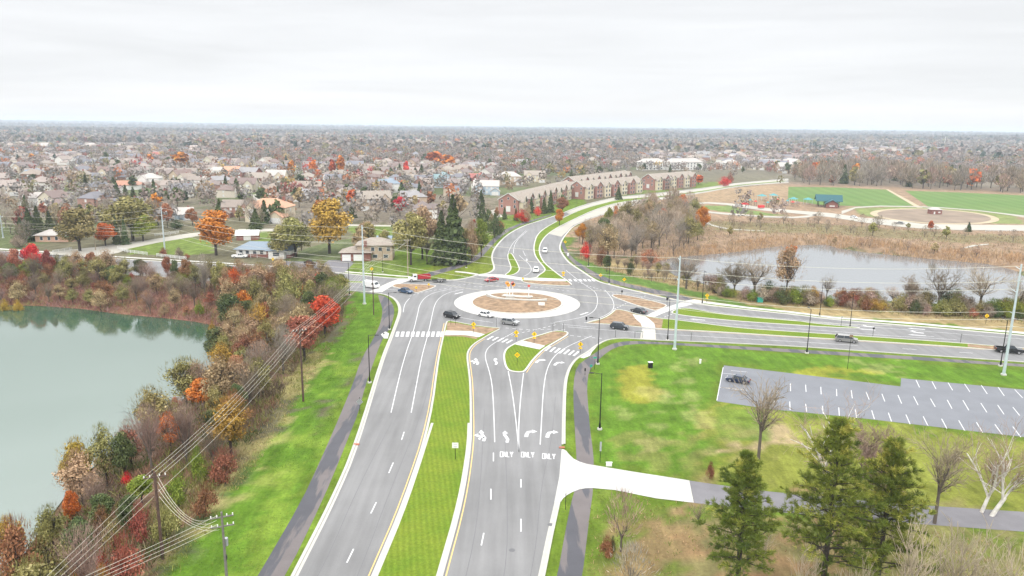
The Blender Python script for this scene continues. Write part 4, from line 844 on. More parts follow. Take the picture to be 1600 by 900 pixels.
# ------------------------------------------------------------------ signs
def post(r, h, x=0): MB().tube((x,0,0), (x,0,h), .045, n=6).build('post', M['black_metal'], r)
def diamond(px, py, topy, label, glyph='walker', sub=True, face=None, z=0.0, back=False):
    g = G(px, py); g[2] = z; r = empty('warning_sign', g, 0 if face is None else face, label, 'sign'); h = 2.2; post(r, 3.05)
    mt = M['yellow_sign'] if not back else M['sign_back']; s = .62
    mb = MB(); mb.add([(0,-.05,h-s),(s,-.05,h),(0,-.05,h+s),(-s,-.05,h),(0,-.08,h-s),(s,-.08,h),(0,-.08,h+s),(-s,-.08,h)], [(0,1,2,3),(7,6,5,4),(0,4,5,1),(1,5,6,2),(2,6,7,3),(3,7,4,0)]); mb.build('sign_panel', mt, r)
    if back: return r
    gl = MB(); y = -.084
    if glyph == 'walker':
        gl.add([(x,y,h+z_) for x, z_ in ((-.05,.28),(.05,.28),(.05,.38),(-.05,.38))], [(0,1,2,3)])
        gl.add([(x,y,h+z_) for x, z_ in ((-.08,.24),(.08,.24),(.06,-.05),(-.06,-.05))], [(3,2,1,0)])
        gl.add([(x,y,h+z_) for x, z_ in ((-.06,-.05),(0,-.05),(-.12,-.35),(-.2,-.35))], [(3,2,1,0)]); gl.add([(x,y,h+z_) for x, z_ in ((0,-.05),(.06,-.05),(.2,-.33),(.12,-.35))], [(3,2,1,0)])
    else:
        gl.add([(x,y,h+z_) for x, z_ in ((-.3,0),(-.15,.14),(-.15,.05),(.15,.05),(.15,.14),(.3,0),(.15,-.14),(.15,-.05),(-.15,-.05),(-.15,-.14))], [tuple(range(9, -1, -1))])
    gl.build('pictogram', M['sign_black'], r)
    if sub:
        p = MB(); p.box((0,-.07,h-.88), (.75,.03,.4)); p.build('lower_panel', mt, r)
        ar = MB(); ar.add([(x,-.09,h-.88+z_) for x, z_ in ((-.25,-.12),(-.05,-.12),(-.2,.03),(.2,.1),(-.25,.1))], [(4,3,2,1,0)]); ar.build('arrow', M['sign_black'], r)
    return r
diamond(740, 521, 508, 'yellow diamond crossing sign on the mulch at the tip of the grass median', z=.16)
diamond(806.5, 534.5, 521, 'yellow diamond crossing sign left of the small triangular island', z=.16)
diamond(834.5, 537, 527, 'yellow diamond crossing sign with black figure standing on the triangular mulch island', z=.16)
diamond(808, 571, 556, 'yellow diamond sign with double arrow standing on the small triangle of grass', 'arrow', False, z=.16)
diamond(906.5, 552.5, 540, 'yellow diamond crossing sign at the corner of the right path')
diamond(880, 437, 425, 'yellow diamond crossing sign on the far median past the roundabout', z=.16)
diamond(938, 440, 426, 'yellow diamond crossing sign beside the pond side path', sub=False)
diamond(975, 447, 432, 'small yellowish sign on the grass between pond side lamps', 'arrow', False)
diamond(1104, 473, 458, 'yellow diamond crossing sign beside the pond side corner lamp')
diamond(581, 430, 415, 'yellow diamond sign behind the white van on the left road', sub=False)
diamond(427, 414, 402, 'yellow diamond sign in front of the ranch house', sub=False)
diamond(883, 386, 374, 'faded orange diamond sign on the verge of the far curve', sub=False)
diamond(1540, 506, 490, 'yellow post sign below the shrubs on the pond side at far right', sub=False)
diamond(562.5, 646, 623, 'grey back of a diamond sign at the verge of the left path', back=True)
def plate_sign(px, py, w, h, ht, label, mt='sign_white', two=0, z=0.0, rz=0.0, name='road_sign', marks=0):
    g = G(px, py); g[2] = z; r = empty(name, g, rz, label, 'sign')
    if two: post(r, ht+h*.5, -two/2); post(r, ht+h*.5, two/2)
    else: post(r, ht+h*.5)
    MB().box((0,-.07,ht), (w,.04,h)).build('sign_panel', M[mt], r)
    if marks:
        mb = MB()
        for k in range(marks): mb.box((0, -.095, ht+h*.25-k*h*.5/max(1, marks-1)), (w*.6, .01, h*.09))
        mb.build('lettering', M['sign_back'], r)
    return r
plate_sign(711.5, 719, .95, .85, 2.3, 'white square sign on a thin post in the grass median', z=.16, marks=2)
plate_sign(937.5, 722, .28, 1.5, 2.6, 'narrow sign seen edge on above the driveway corner', 'sign_back')
plate_sign(883.5, 796, 1.0, .5, 2.6, 'white low sign at the verge just below the driveway', marks=0)
plate_sign(872, 519, 1.7, .3, 2.0, 'grey sign rail on two posts behind the triangular island', 'sign_back', two=2.6, z=.16)
plate_sign(708, 508, 1.0, .4, 2.0, 'dark backed sign on two posts at the corner of the grass median', 'black_metal', two=1.2, z=.16)
plate_sign(775.5, 512, .5, .3, 2.4, 'thin post with small sign beside the silver car', 'sign_back', z=.16)
plate_sign(916, 504, .45, .8, 1.0, 'short black marker sign at the left tip of the mulch island', 'black_metal', z=.16)
plate_sign(961.5, 527, .35, .3, 1.9, 'thin post sign below the dark hatchback', 'sign_back')
plate_sign(998, 528, 1.6, .25, 1.6, 'sign rail on two posts left of the striped crossing', 'sign_back', two=1.9)
plate_sign(971.5, 464, .5, .8, 1.5, 'black backed sign at the tip of the upper right mulch island', 'black_metal', z=.16)
plate_sign(1042, 478, .6, .8, 2.0, 'black backed sign at the right end of the upper mulch island', 'black_metal', z=.16)
plate_sign(1079.5, 533.5, .35, .3, 2.2, 'thin post sign on the verge right of the striped crossing', 'sign_back')
plate_sign(1314, 510, .4, .4, 2.4, 'thin sign post on the strip median above the minivan', 'sign_back', z=.16)
plate_sign(1363.5, 526, .5, .5, 2.0, 'dark sign on the grass strip right of the minivan', 'black_metal', z=.16)
plate_sign(1500.5, 536, .4, .4, 2.0, 'thin sign near the right end of the grass strip', 'sign_back', z=.16)
plate_sign(1324, 577, .7, .5, 7.4, 'reddish sign on a tall thin post in front of the minivan', 'mulch')
plate_sign(929, 577, .7, .35, 2.6, 'teal street name sign at the corner lamp', 'teal_sign', name='street_name_sign')
plate_sign(923, 583, .6, .5, 1.6, 'small teal sign beside the right path', 'teal_sign', rz=.5, name='street_name_sign')
plate_sign(914, 586, .3, .6, 1.2, 'short black post with box on the right path edge', 'black_metal')
plate_sign(600, 527, .3, .3, 1.0, 'short black push button post beside the left crosswalk', 'black_metal')
for px, py, lb in ((817,441.5,'orange work sign left of the island walkway'),(650.5,456,'orange work sign on the small left mulch island'),(670,451,'orange work sign at the right end of the left mulch island')):
    plate_sign(px, py, .6, .6, 1.2, lb, 'yellow_sign', z=.16, name='work_sign')

# ------------------------------------------------------------------ boxes and bins
def boxthing(px, py, d, mt, label, name, cat, rz=0, z=0.0, lid=None):
    g = G(px, py); g[2] = z; r = empty(name, g, rz, label, cat)
    MB().box((0,0,d[2]/2), d, top=.96).build('cabinet', M[mt], r, bevel=.04); MB().box((0,0,d[2]+.04), (d[0]*1.08, d[1]*1.08, .08)).build('lid', M[lid or mt], r)
    return r
boxthing(1016, 574.5, (.9,.7,1.2), 'black_metal', 'black utility box with a white top alone on the right lawn', 'utility_box', 'box', .2, lid='sign_white')
boxthing(951.5, 728.5, (.9,.2,.6), 'sign_white', 'low white sign box at the upper edge of the pale driveway', 'utility_box', 'box')
boxthing(1187, 472, (1.6,1.2,1.4), 'teal_sign', 'green utility box on the bank below the sycamore', 'utility_box', 'box')
boxthing(1116.5, 458, (1.2,.8,1.0), 'black_metal', 'dark box on the bank beside the corner shrubs', 'utility_box', 'box')
boxthing(1094, 568, (.35,.35,.9), 'sign_white', 'small white marker post on the right lawn', 'marker_post', 'post')
boxthing(887.5, 400, (.7,.6,1.0), 'sign_white', 'small white box beside the far path at the wood edge', 'utility_box', 'box')
for px, py, lb in ((557,695,'left kerb'),(878,700,'right kerb')):      # reddish storm inlets
    mb = MB(); g = G(px, py); mb.box((g[0], g[1], .1), (.9, .5, .12)); o = mb.build('storm_inlet', mat('inlet_rust', (.35,.13,.08), .9)); tag(o, 'reddish storm inlet let into the '+lb, 'drain')

# ------------------------------------------------------------------ central island
zi = .35
w = MB(); wp = [G(x, y)[:2] for x, y in ((761,464),(766,467),(775,470),(788,472),(805,473),(825,474),(842,474),(854,473))]; P_ = chaikin(np.array(wp), False, 2); strip(w, P_, -.35, .35, .2, 1.15); o = w.build('stone_wall', M['concrete']); tag(o, 'low curved pale stone wall on the roundabout island', 'wall')
w = MB(); P_ = chaikin(np.array([G(x, y)[:2] for x, y in ((786,465.5),(800,467.2),(820,468),(832,468))]), False, 2); strip(w, P_, -.9, .9, .3, 1.0); o = w.build('stone_terrace', M['concrete']); tag(o, 'pale stone terrace behind the curved island wall', 'terrace')
def post_art(px, py, xs, h, label, orange=True):
    g = G(px, py); g[2] = .9; r = empty('painted_posts', g, 0, label, 'sculpture')
    for x in xs: MB().tube((x,0,0), (x,0,h), .13, .11, 10).build('post', M['sign_white'], r)
    return r, h
M['orange_panel'] = mat('orange_panel', (.75,.23,.05), .5, c2=(.8,.45,.08), var=.1, scale=1.2); M['pink_panel'] = mat('pink_panel', (.62,.12,.10), .5)
r, h = post_art(797, 469, (-.9, -.15, .75), 4.6, 'three white posts carrying orange discs on the roundabout island')
MB().box((0,0,.3), (2.6,1.6,.6)).build('plinth', M['concrete'], r)
for x, z_, mt in ((-.95,4.3,'orange_panel'), (-.55,3.7,'orange_panel'), (.7,4.2,'pink_panel'), (.95,3.8,'orange_panel')):
    MB().tube((x,-.15,z_), (x,.05,z_), .52, n=14).build('disc', M[mt], r)
r, h = post_art(826, 470, (0,), 3.4, 'single white post with a small red disc on the roundabout island'); MB().box((0,0,.25), (1.4,1.2,.5)).build('plinth', M['concrete'], r); MB().tube((0,-.12,3.6), (0,.05,3.6), .4, n=12).build('disc', M['pink_panel'], r)
boxthing(846, 480, (1.8,.5,.8), 'sign_white', 'white block sign in front of the island wall', 'block_sign', 'sign', z=.4)

# ------------------------------------------------------------------ buildings
WALLS = [(.50,.42,.32),(.58,.52,.44),(.30,.17,.13),(.62,.60,.56),(.42,.32,.24),(.33,.20,.16),(.55,.50,.40),(.66,.64,.60)]
ROOFS = [(.20,.165,.155),(.26,.22,.19),(.18,.175,.19),(.29,.24,.20),(.23,.19,.175),(.19,.19,.21),(.31,.26,.23),(.21,.16,.145)]
M['town_brick'] = mat('town_brick', (.33, .175, .145), .9, var=.15, scale=1.0)
M['house_wall'] = ramp_obj('house_wall', WALLS); M['house_roof'] = ramp_obj('house_roof', ROOFS)
def single(name, c, **k): 
    if name not in M: M[name] = mat(name, c, **k)
    return M[name]
def gable_roof(mb, cx, cy, L_, Wd, z, rise, ov=.5, axis='x', th=.2):
    a, b = L_/2+ov, Wd/2+ov; dz = rise*ov/(Wd/2)
    pts = [(-a,-b,z-dz),(a,-b,z-dz),(a,0,z+rise),(-a,0,z+rise),(-a,b,z-dz),(a,b,z-dz)]
    vs = [(p[0], p[1], p[2]) for p in pts]+[(p[0], p[1], p[2]-th) for p in pts]
    if axis == 'y': vs = [(-p[1], p[0], p[2]) for p in vs]
    vs = [(p[0]+cx, p[1]+cy, p[2]) for p in vs]
    mb.add(vs, [(0,1,2,3),(3,2,5,4),(7,6,9,8),(8,9,10,11)[::-1],(6,7,1,0),(5,11,10,4)[::-1],(0,3,9,6),(3,4,10,9),(1,7,8,2),(2,8,11,5)])
def hip_roof(mb, cx, cy, L_, Wd, z, rise, ov=.5):
    a, b = L_/2+ov, Wd/2+ov; k = max(a-b, .3)
    mb.add([(cx-a,cy-b,z),(cx+a,cy-b,z),(cx+a,cy+b,z),(cx-a,cy+b,z),(cx-k,cy,z+rise),(cx+k,cy,z+rise)], [(0,1,5,4),(1,2,5),(2,3,4,5),(3,0,4),(3,2,1,0)])
def gable_wall(mb, cx, cy, L_, Wd, z0, z, rise, axis='x'):     # pentagon ends
    a, b = L_/2, Wd/2; vs = [(-a,-b,z0),(-a,b,z0),(-a,b,z),(-a,0,z+rise-.12),(-a,-b,z),(a,-b,z0),(a,b,z0),(a,b,z),(a,0,z+rise-.12),(a,-b,z)]
    if axis == 'y': vs = [(-p[1], p[0], p[2]) for p in vs]
    mb.add([(p[0]+cx, p[1]+cy, p[2]) for p in vs], [(0,1,2,3,4),(9,8,7,6,5),(0,4,9,5),(1,6,7,2),(2,7,8,3),(3,8,9,4)])
def window(parent, x, y, z, w=1.0, h=1.4, nx=0, ny=-1, pane=True):
    rz = math.atan2(nx, -ny); f = MB().box((x+nx*.04, y+ny*.04, z), (w+.24, .08, h+.24), rz).build('window', M['trim'], parent)
    if pane: MB().box((x+nx*.09, y+ny*.09, z), (w, .04, h), rz).build('pane', M['window_glass'], f)
def house_proto(v, detail):
    rr = random.Random(100+v); r = empty('house', (0,0,0)); Lx = rr.choice([13, 15, 17]); Wy = rr.choice([9, 10.5]); st = rr.choice([1, 2, 2]); hz = 3.0*st
    wl = MB(); rf = MB(); rise = rr.uniform(2.6, 3.6)
    if v % 3 == 0: wl.box((0,0,hz/2), (Lx,Wy,hz)); hip_roof(rf, 0, 0, Lx, Wy, hz, rise)
    else: gable_wall(wl, 0, 0, Lx, Wy, 0, hz, rise); gable_roof(rf, 0, 0, Lx, Wy, hz, rise)
    gx_ = rr.choice([-1, 1])*Lx*.28; gw = 5.4
    gable_wall(wl, gx_, -Wy/2-.6, 5.0, gw, 0, hz*.98, 2.6, 'y'); gable_roof(rf, gx_, -Wy/2+.2, 6.2, gw, hz*.98, 2.6, .4, 'y')
    g2 = -gx_*1.3; gable_wall(wl, g2, -Wy/2-2, 6.5, 6.2, 0, 2.9, 2.2, 'y'); gable_roof(rf, g2, -Wy/2-1.6, 7.6, 6.2, 2.9, 2.2, .4, 'y')
    wl.build('wall', M['house_wall'], r); ro = rf.build('roof', M['house_roof'], r)
    MB().box((Lx*.3, Wy*.2, hz+rise*.9), (1.1, .7, 1.8)).build('chimney', M['brick'], ro)
    for lv in range(st):
        for k in (-1, 0, 1): window(r, gx_*0+k*Lx*.18-gx_*.1, -Wy/2, 1.6+3*lv, pane=detail) if abs(k*Lx*.18-gx_*.1-gx_) > 3.4 and (lv or abs(k*Lx*.18-gx_*.1-g2) > 3.6) else None
        window(r, gx_, -Wy/2-3.1, 1.6+3*lv, 1.8, 1.4, pane=detail); window(r, Lx/2, 0, 1.6+3*lv, nx=1, ny=0, pane=detail); window(r, -Lx/2, 0, 1.6+3*lv, nx=-1, ny=0, pane=detail)
    MB().box((g2, -Wy/2-5.28, 1.2), (4.6, .1, 2.3)).build('garage_door', M['trim'], r)
    r['category'] = 'house'; return r
HP = [house_proto(v, False) for v in range(7)]; HUSED = [False]*7
EXC = []     # (x, y, r) discs that trees must avoid
def inst_house(v, x, y, rz, label, group, wallm=None, roofm=None, sc=1.0):
    o = HP[v] if not HUSED[v] else copy_tree(HP[v]); HUSED[v] = True
    o.location = (float(x), float(y), zat(x, y)); o.rotation_euler = (0,0,rz); o.scale = (sc, sc, sc); o['label'] = label
    if group: o['group'] = group
    elif 'group' in o: del o['group']
    for ch in o.children:
        mm = wallm if ch.name.startswith('wall') else roofm if ch.name.startswith('roof') else None
        base = M['house_wall'] if ch.name.startswith('wall') else M['house_roof'] if ch.name.startswith('roof') else None
        if base is not None: ch.material_slots[0].link = 'OBJECT'; ch.material_slots[0].material = mm or base
    EXC.append((x, y, 9*sc)); return o
WM = {'white': single('wall_white', (.66,.65,.62)), 'cream': single('wall_cream', (.60,.53,.40)), 'tan': single('wall_tan', (.46,.36,.27)), 'brick': M['brick'], 'grey': single('wall_grey', (.45,.46,.47)), 'blue': single('wall_blue', (.42,.50,.56)), 'peach': single('wall_peach', (.55,.35,.26))}
RM = {'grey': single('roof_grey', (.27,.26,.26)), 'tan': single('roof_tan', (.33,.28,.24)), 'light': single('roof_light', (.42,.39,.36)), 'blue': single('roof_blue', (.22,.27,.32)), 'teal': single('roof_teal', (.20,.29,.30)), 'terra': single('roof_terra', (.42,.22,.15)), 'brown': single('roof_brown', (.20,.14,.12)), 'orange': single('roof_orange', (.50,.28,.18)), 'red': single('roof_red', (.33,.12,.10))}
HL = [(57,280,'white','blue',1.0,'grey blue roofed house in the left suburb behind the leafless grove'),(72,233,'cream','light',1.1,'cream house on the far left ridge'),(105,233,'tan','light',1.1,'tan house with a pale roof on the far left ridge'),(144,233,'white','light',1.2,'large white house on the far left ridge, left of the dark tree'),(193,233,'cream','light',1.2,'large cream house on the far left ridge, right of the dark tree'),
 (231,231,'white','grey',1.1,'grey roofed house in the far left ridge row'),(30,249,'tan','grey',1.1,'grey roofed house in the left background'),(72,250,'tan','grey',1.1,'tan walled house beside the orange treetops at far left'),(105,249,'tan','grey',1.1,'tan house left of the pale lawn in the left background'),(150,251,'white','tan',1.1,'white house left of the red roofed one'),(243,249,'white','red',1.1,'white house with a red roof in the left background'),
 (130,284,'tan','tan',1.1,'tan hip roofed house beside the narrow cypress'),(173,278,'cream','brown',1.1,'brown roofed house with a cream gable in the left suburb'),(207,295,'white','terra',1.15,'terracotta roofed house with white gables'),(237,291,'white','light',1.1,'pale roofed white house right of the terracotta one'),(285,284,'tan','brown',1.1,'tan house beside the dark green shrub tree'),(313,288,'white','light',1.1,'small white gabled house beyond the red maples'),(341,276,'white','light',1.0,'white house above the brick row at left'),
 (364,277,'peach','orange',1.1,'peach coloured house in the left suburb'),(391,279,'brick','grey',1.1,'brick house with grey roof beside the leafless trees'),(396,295,'tan','tan',1.1,'tan roofed house beside the light side street'),(350,294,'tan','grey',1.1,'grey roofed house left of the light side street'),(62,321,'white','light',.85,'white gabled house among the leafless trees at far left'),(283,341,'blue','light',.95,'pale blue house between the dark red trees'),(424,344,'cream','orange',1.25,'house with an orange tan roof behind the round spruce'),
 (433,287,'cream','light',1.25,'cream house with pale hip roof beside the green lawn'),(405,289,'tan','tan',1.1,'tan house left of the cream hip roofed one'),(484,312,'tan','grey',1.2,'grey roofed house behind the golden tree'),(482,287,'white','tan',1.0,'white house right of the orange maple'),(530,284,'tan','tan',1.1,'tan house behind the crimson tree'),(512,284,'white','light',1.0,'pale house in the middle suburb'),(574,254,'white','light',1.0,'white house in front of the middle wood'),(595,262,'cream','tan',1.0,'cream house below the middle wood'),(573,270,'white','tan',1.0,'white gabled house left of the dark conifer'),
 (608,263,'white','tan',1.0,'white house by the crimson trees in the middle suburb'),(612,300,'white','blue',1.15,'blue grey roofed house in the middle suburb'),(584,326,'tan','tan',1.15,'large house with a pale roof left of the crimson tree'),(650,285,'cream','tan',1.2,'cream house with a wide tan roof'),(650,322,'tan','grey',1.1,'grey roofed house right of the crimson tree'),(695,292,'blue','teal',1.3,'house with a teal roof left of the big spruce top'),(760,303,'blue','light',1.1,'tall white and pale blue house with a porch'),(545,308,'tan','tan',1.1,'tan house between the two dark conifers'),
 (700,275,'tan','tan',1.1,'tan roofed house in the suburb behind the big spruce'),(745,268,'tan','grey',1.1,'grey roofed house behind the brown trees'),(745,282,'brick','red',1.1,'brick house behind the tall pale blue house'),(795,288,'tan','light',1.2,'long pale roofed house behind the first townhouse row'),(815,262,'white','grey',1.1,'white house beyond the townhouse rows'),(835,284,'cream','tan',1.1,'cream house beside the orange trees beyond the townhouses'),(870,240,'white','light',1.3,'white house beyond the orange wood'),(925,258,'white','tan',1.1,'white gabled house left of the white apartments'),
 (1098,248,'white','grey',1.3,'white gabled house right of the white apartments'),(1145,250,'white','light',1.4,'large white house in the right suburb'),(1140,263,'white','light',1.2,'white house above the crimson bush'),(1225,270,'tan','light',1.3,'tan house at the bend of the far road'),(1238,262,'cream','light',1.3,'long cream house at the edge of the right wood'),(1310,245,'white','grey',1.3,'white house in the right suburb above the wood'),(1345,240,'peach','tan',1.3,'peach house in the right suburb above the wood'),(1205,262,'tan','grey',1.2,'tan house left of the long cream house')]
rh = random.Random(5)
for i, (px, py, w_, r_, sc, lb) in enumerate(HL):
    g = G(px, py); inst_house(i % 7, g[0], g[1], rh.choice([0, .15, -.25, .35, -.1, 1.2, -1.3]), lb, None, WM[w_], RM[r_], sc)
# ranch house
def ranch():
    g = G(412, 402); r = empty('ranch_house', g, rad(-3), 'long low ranch house with a blue grey roof, white upper and brick lower wall', 'house')
    MB().box((0,3.5,.6), (21,8,1.2)).build('brick_base', M['brick'], r); MB().box((0,3.5,2.1), (20.9,7.9,1.8)).build('wall', WM['white'], r)
    rf = MB(); hip_roof(rf, 0, 3.5, 21, 8, 3.0, 2.6, .9); hip_roof(rf, 6, .5, 7, 6, 3.02, 2.0, .9); rf.build('roof', RM['blue'], r)
    MB().box((6,-1.2,1.5), (6,3.4,3)).build('front_wing', WM['white'], r)
    for x in (-8.5,-6,-3.2,-.5): window(r, x, -.45, 1.95, 1.2, 1.2)
    window(r, 6, -2.9, 1.8, 2.4, 1.3); MB().box((1.8,-.5,1.4), (1.0,.1,2.1)).build('door', M['brick'], r)
    for x in (-9.5,-7,-4.5,-2): MB().tube((x,-1.3,0), (x,-1.3,3), .08, n=6).build('porch_post', M['trim'], r)
    EXC.append((g[0], g[1]+3, 13))
    g = G(388, 374); r = empty('open_shed', g, .2, 'small white roofed shed with a red gable behind the ranch house', 'shed'); gw_ = MB(); gable_wall(gw_, 0, 0, 9, 6, 0, 2.6, 1.6); gw_.build('wall', M['brick'], r); rr_ = MB(); gable_roof(rr_, 0, 0, 9, 6, 2.6, 1.6, .5); rr_.build('roof', M['sign_white'], r); MB().box((0,-3.02,1.1), (3,.06,2.1)).build('door', M['trim'], r)
    g = G(556, 408); r = empty('garage_house', g, rad(4), 'split level brown house with two white garage doors', 'house')
    MB().box((0,4,1.6), (11,8,3.2)).build('garage_wall', M['brick'], r); MB().box((7,6,2.9), (13,9,5.8)).build('wall', WM['tan'], r)
    rf = MB(); hip_roof(rf, 0, 4, 11, 8, 3.2, 1.9, .8); hip_roof(rf, 7, 6, 13, 9, 5.8, 2.3, .9); rf.build('roof', RM['tan'], r)
    for x in (-3.4, .8): MB().box((x,-.05,1.3), (3.2,.12,2.4)).build('garage_door', M['sign_white'], r)
    for x in (6.2, 9, 12): window(r, x, 1.5, 4.3, 1.2, 1.3)
    for x in (7, 11): window(r, x, 1.5, 1.6, 1.6, 1.2)
    MB().box((3.6,.9,6.4), (1.0,.8,2.2)).build('chimney', M['brick'], r); EXC.append((g[0]+3, g[1]+5, 12))
    g = G(85, 378); r = empty('low_house', g, .1, 'low pale roofed house with a teal awning at the left above the autumn trees', 'house'); MB().box((0,4,1.4), (15,8,2.8)).build('wall', WM['peach'], r); rf = MB(); hip_roof(rf, 0, 4, 15, 8, 2.8, 2, .8); rf.build('roof', RM['light'], r); MB().box((5,-.8,2.4), (3,1.6,.12)).build('awning', M['teal_sign'], r); [window(r, x, 0, 1.5) for x in (-5,-2,1)]; EXC.append((g[0], g[1]+4, 11))
    g = G(600, 382); r = empty('back_shed', g, 0, 'small dark blue grey shed by the green lawn behind the garage house', 'shed'); MB().box((0,2,1.2), (6,4,2.4)).build('wall', WM['grey'], r); rf = MB(); gable_roof(rf, 0, 2, 6, 4, 2.4, 1.2, .4); rf.build('roof', RM['blue'], r)
ranch()
# townhouse rows
def townhouse(p1, p2, gable_w, eave, rise, label, bay=11, colors=('brick','trim'), roof='tan', zoff=0.0):
    A = G(*p1)[:2]; B = G(*p2)[:2]; d = B-A; Ln = np.linalg.norm(d); rz = math.atan2(d[1], d[0])
    r = empty('townhouse_row', (A[0], A[1], zoff), rz, label, 'townhouses')
    w = MB(); gable_wall(w, Ln/2, 0, Ln, gable_w, 0, eave, rise); w.build('wall', M['town_brick'], r)
    f = MB(); gable_roof(f, Ln/2, 0, Ln, gable_w, eave, rise, .6); n = int(Ln/bay)
    for xx in (-.67, Ln+.67):
        q = gable_w/2+.6; ze = eave-rise*.6/(gable_w/2); MB().add([(xx,-q,ze-.1),(xx,0,eave+rise-.05),(xx,q,ze-.1),(xx,q,ze+.25),(xx,0,eave+rise+.28),(xx,-q,ze+.25)], [(0,1,4,5),(1,2,3,4)]).build('gable_trim', M['trim'], r)
    for i in range(n):
        x = (i+.5)*Ln/n; s = -1; mt = M['town_brick'] if i % 2 else WM['cream']; ev = eave*(.98 if i % 2 else .86); bw = bay*.72; rs_ = min(.42*bw, eave+rise-ev+.2)
        b = MB(); gable_wall(b, x, s*(gable_w/2+.0), 4.4, bw, 0, ev, rs_, 'y'); b.build('bay', mt, r)
        g_ = MB(); gable_roof(g_, x, s*(gable_w/2-1.4), 7.8, bw, ev, rs_, .35, 'y'); g_.build('bay_roof', RM[roof], r); y_ = s*(gable_w/2+2.9); o_ = bw/2+.35; dz_ = rs_*.35/(bw/2)
        MB().add([(x-o_,y_,ev-dz_-.25),(x,y_,ev+rs_-.25),(x+o_,y_,ev-dz_-.25),(x+o_,y_,ev-dz_+.08),(x,y_,ev+rs_+.12),(x-o_,y_,ev-dz_+.08)], [(0,1,4,5),(1,2,3,4)]).build('gable_trim', M['trim'], r)
        lv = [1.6, 4.7, 7.6] if eave > 8 else [1.6, 4.7]
        for z_ in lv:
            for q in (-bw*.25, bw*.25): window(r, x+q, s*(gable_w/2+2.2), z_, 1.5, 1.6)
        window(r, x+Ln/n/2-.2, s*gable_w/2, 4.7, 1.0, 1.5)
        MB().box((x+Ln/n/2-.2, s*(gable_w/2+.35), eave*.42), (bay*.2, .7, eave*.84)).build('bay', WM['cream'] if i % 2 else M['town_brick'], r)
        if i % 3 == 1: MB().box((x, s*(gable_w/2+2.6), 3.1), (bw, .8, .15)).build('balcony', M['trim'], r)
    for z_ in ([4.7, 7.6] if eave > 8 else [1.6, 4.7]):
        for y in (-gable_w*.33, gable_w*.33): window(r, 0, y, z_, 1.0, 1.7, nx=-1, ny=0); window(r, Ln, y, z_, 1.0, 1.7, nx=1, ny=0)
    window(r, 0, 0, 3.2, 2.4, 3.0, nx=-1, ny=0, pane=False); window(r, 0, 0, eave+.6, 1.0, 1.2, nx=-1, ny=0)
    f.build('roof', RM[roof], r)
    for t in np.arange(0, Ln, 8): EXC.append((A[0]+d[0]*t/Ln, A[1]+d[1]*t/Ln, 10))
townhouse((794,335), (884,308), 12.0, 8.6, 3.6, 'near row of brick townhouses with many small gables behind the red bushes')
townhouse((901,311), (992,300), 11.0, 9.2, 3.4, 'middle row of taller brick townhouses beside the curving road')
townhouse((888,300), (975,287), 11.0, 8.6, 3.4, 'rear row of brick townhouses behind the middle row')
townhouse((1012,297), (1076,290.5), 11.5, 9.5, 3.6, 'right row of brick townhouses ending in a dark brick gable')
def apartments(p1, p2, label):
    A = G(*p1)[:2]; B = G(*p2)[:2]; d = B-A; Ln = np.linalg.norm(d); r = empty('apartment_block', (A[0], A[1], 0), math.atan2(d[1], d[0]), label, 'apartments')
    MB().box((Ln/2,6,4.6), (Ln,12,9.2)).build('wall', WM['white'], r); rf = MB(); hip_roof(rf, Ln/2, 6, Ln, 12, 9.2, 4.6, .7); rf.build('roof', RM['light'], r)
    for k in range(int(Ln/5)):
        for z_ in (1.6, 4.6, 7.4): window(r, 2.5+k*5, 0, z_, 1.6, 1.5)
    for k in range(3): MB().box((Ln*(k+.5)/3, -.8, 3.1), (4, 1.6, .15)).build('balcony', M['trim'], r)
    EXC.append(((A[0]+B[0])/2, (A[1]+B[1])/2+6, Ln/2+4))
apartments((1003,266), (1039,265.5), 'left white apartment block beyond the townhouses'); apartments((1047,266), (1097,265), 'right and longer white apartment block beyond the townhouses')
# park shelter, field house, playground, fences
def shelter():
    g = G(1294, 323); g[2] = .1; r = empty('park_shelter', g, rad(-18), 'open park shelter with a large teal gabled roof', 'shelter'); r.scale = (.78, .78, .78)
    teal = single('teal_roof', (.012,.085,.10), rough=.55)
    f = MB(); gable_roof(f, 0, 4, 19, 15, 5.6, 4.2, 1.2, 'x', .3); f.build('roof', teal, r)
    f = MB(); gable_roof(f, 2, -7, 10, 10, 3.9, 2.9, .8, 'y', .3); f.build('front_roof', teal, r)
    w = MB(); gable_wall(w, 2, -7.2, 8.5, 9, 0, 3.8, 2.6, 'y'); w.build('brick_wall', M['brick'], r)
    MB().box((2,-11.55,1.6), (4,.1,1.0)).build('hatch', M['trim'], r)
    for x in (-8,-2.7,2.7,8):
        for y in (-2, 10): MB().box((x,y,2.7), (.5,.5,5.4)).build('column', M['black_metal'], r)
    g = G(1463, 335); g[2] = .1; r = empty('field_house', g, rad(-4), 'small red brick building with a grey roof inside the oval infield', 'building'); r.scale = (.8, .8, .75)
    MB().box((0,3,1.8), (8,6,3.6)).build('wall', M['brick'], r); f = MB(); hip_roof(f, 0, 3, 8, 6, 3.6, 1.8, .7); f.build('roof', RM['light'], r); MB().box((-1.5,-.05,1.1), (1.1,.1,2.1)).build('door', M['trim'], r); MB().box((2,-.05,1.6), (1.6,.1,1.0)).build('hatch', M['trim'], r)
    EXC.append((G(1294,323)[0], G(1294,323)[1], 22))
shelter()
def canopy(px, py, label, mt):
    g = G(px, py); r = empty('play_canopy', g, random.uniform(0, 1), label, 'canopy'); f = MB(); hip_roof(f, 0, 0, 5, 5, 3.2, 1.3, .2); f.build('canopy', mt, r)
    for x in (-2, 2):
        for y in (-2, 2): MB().tube((x,y,0), (x,y,3.2), .1, n=6).build('post', M['galv'], r)
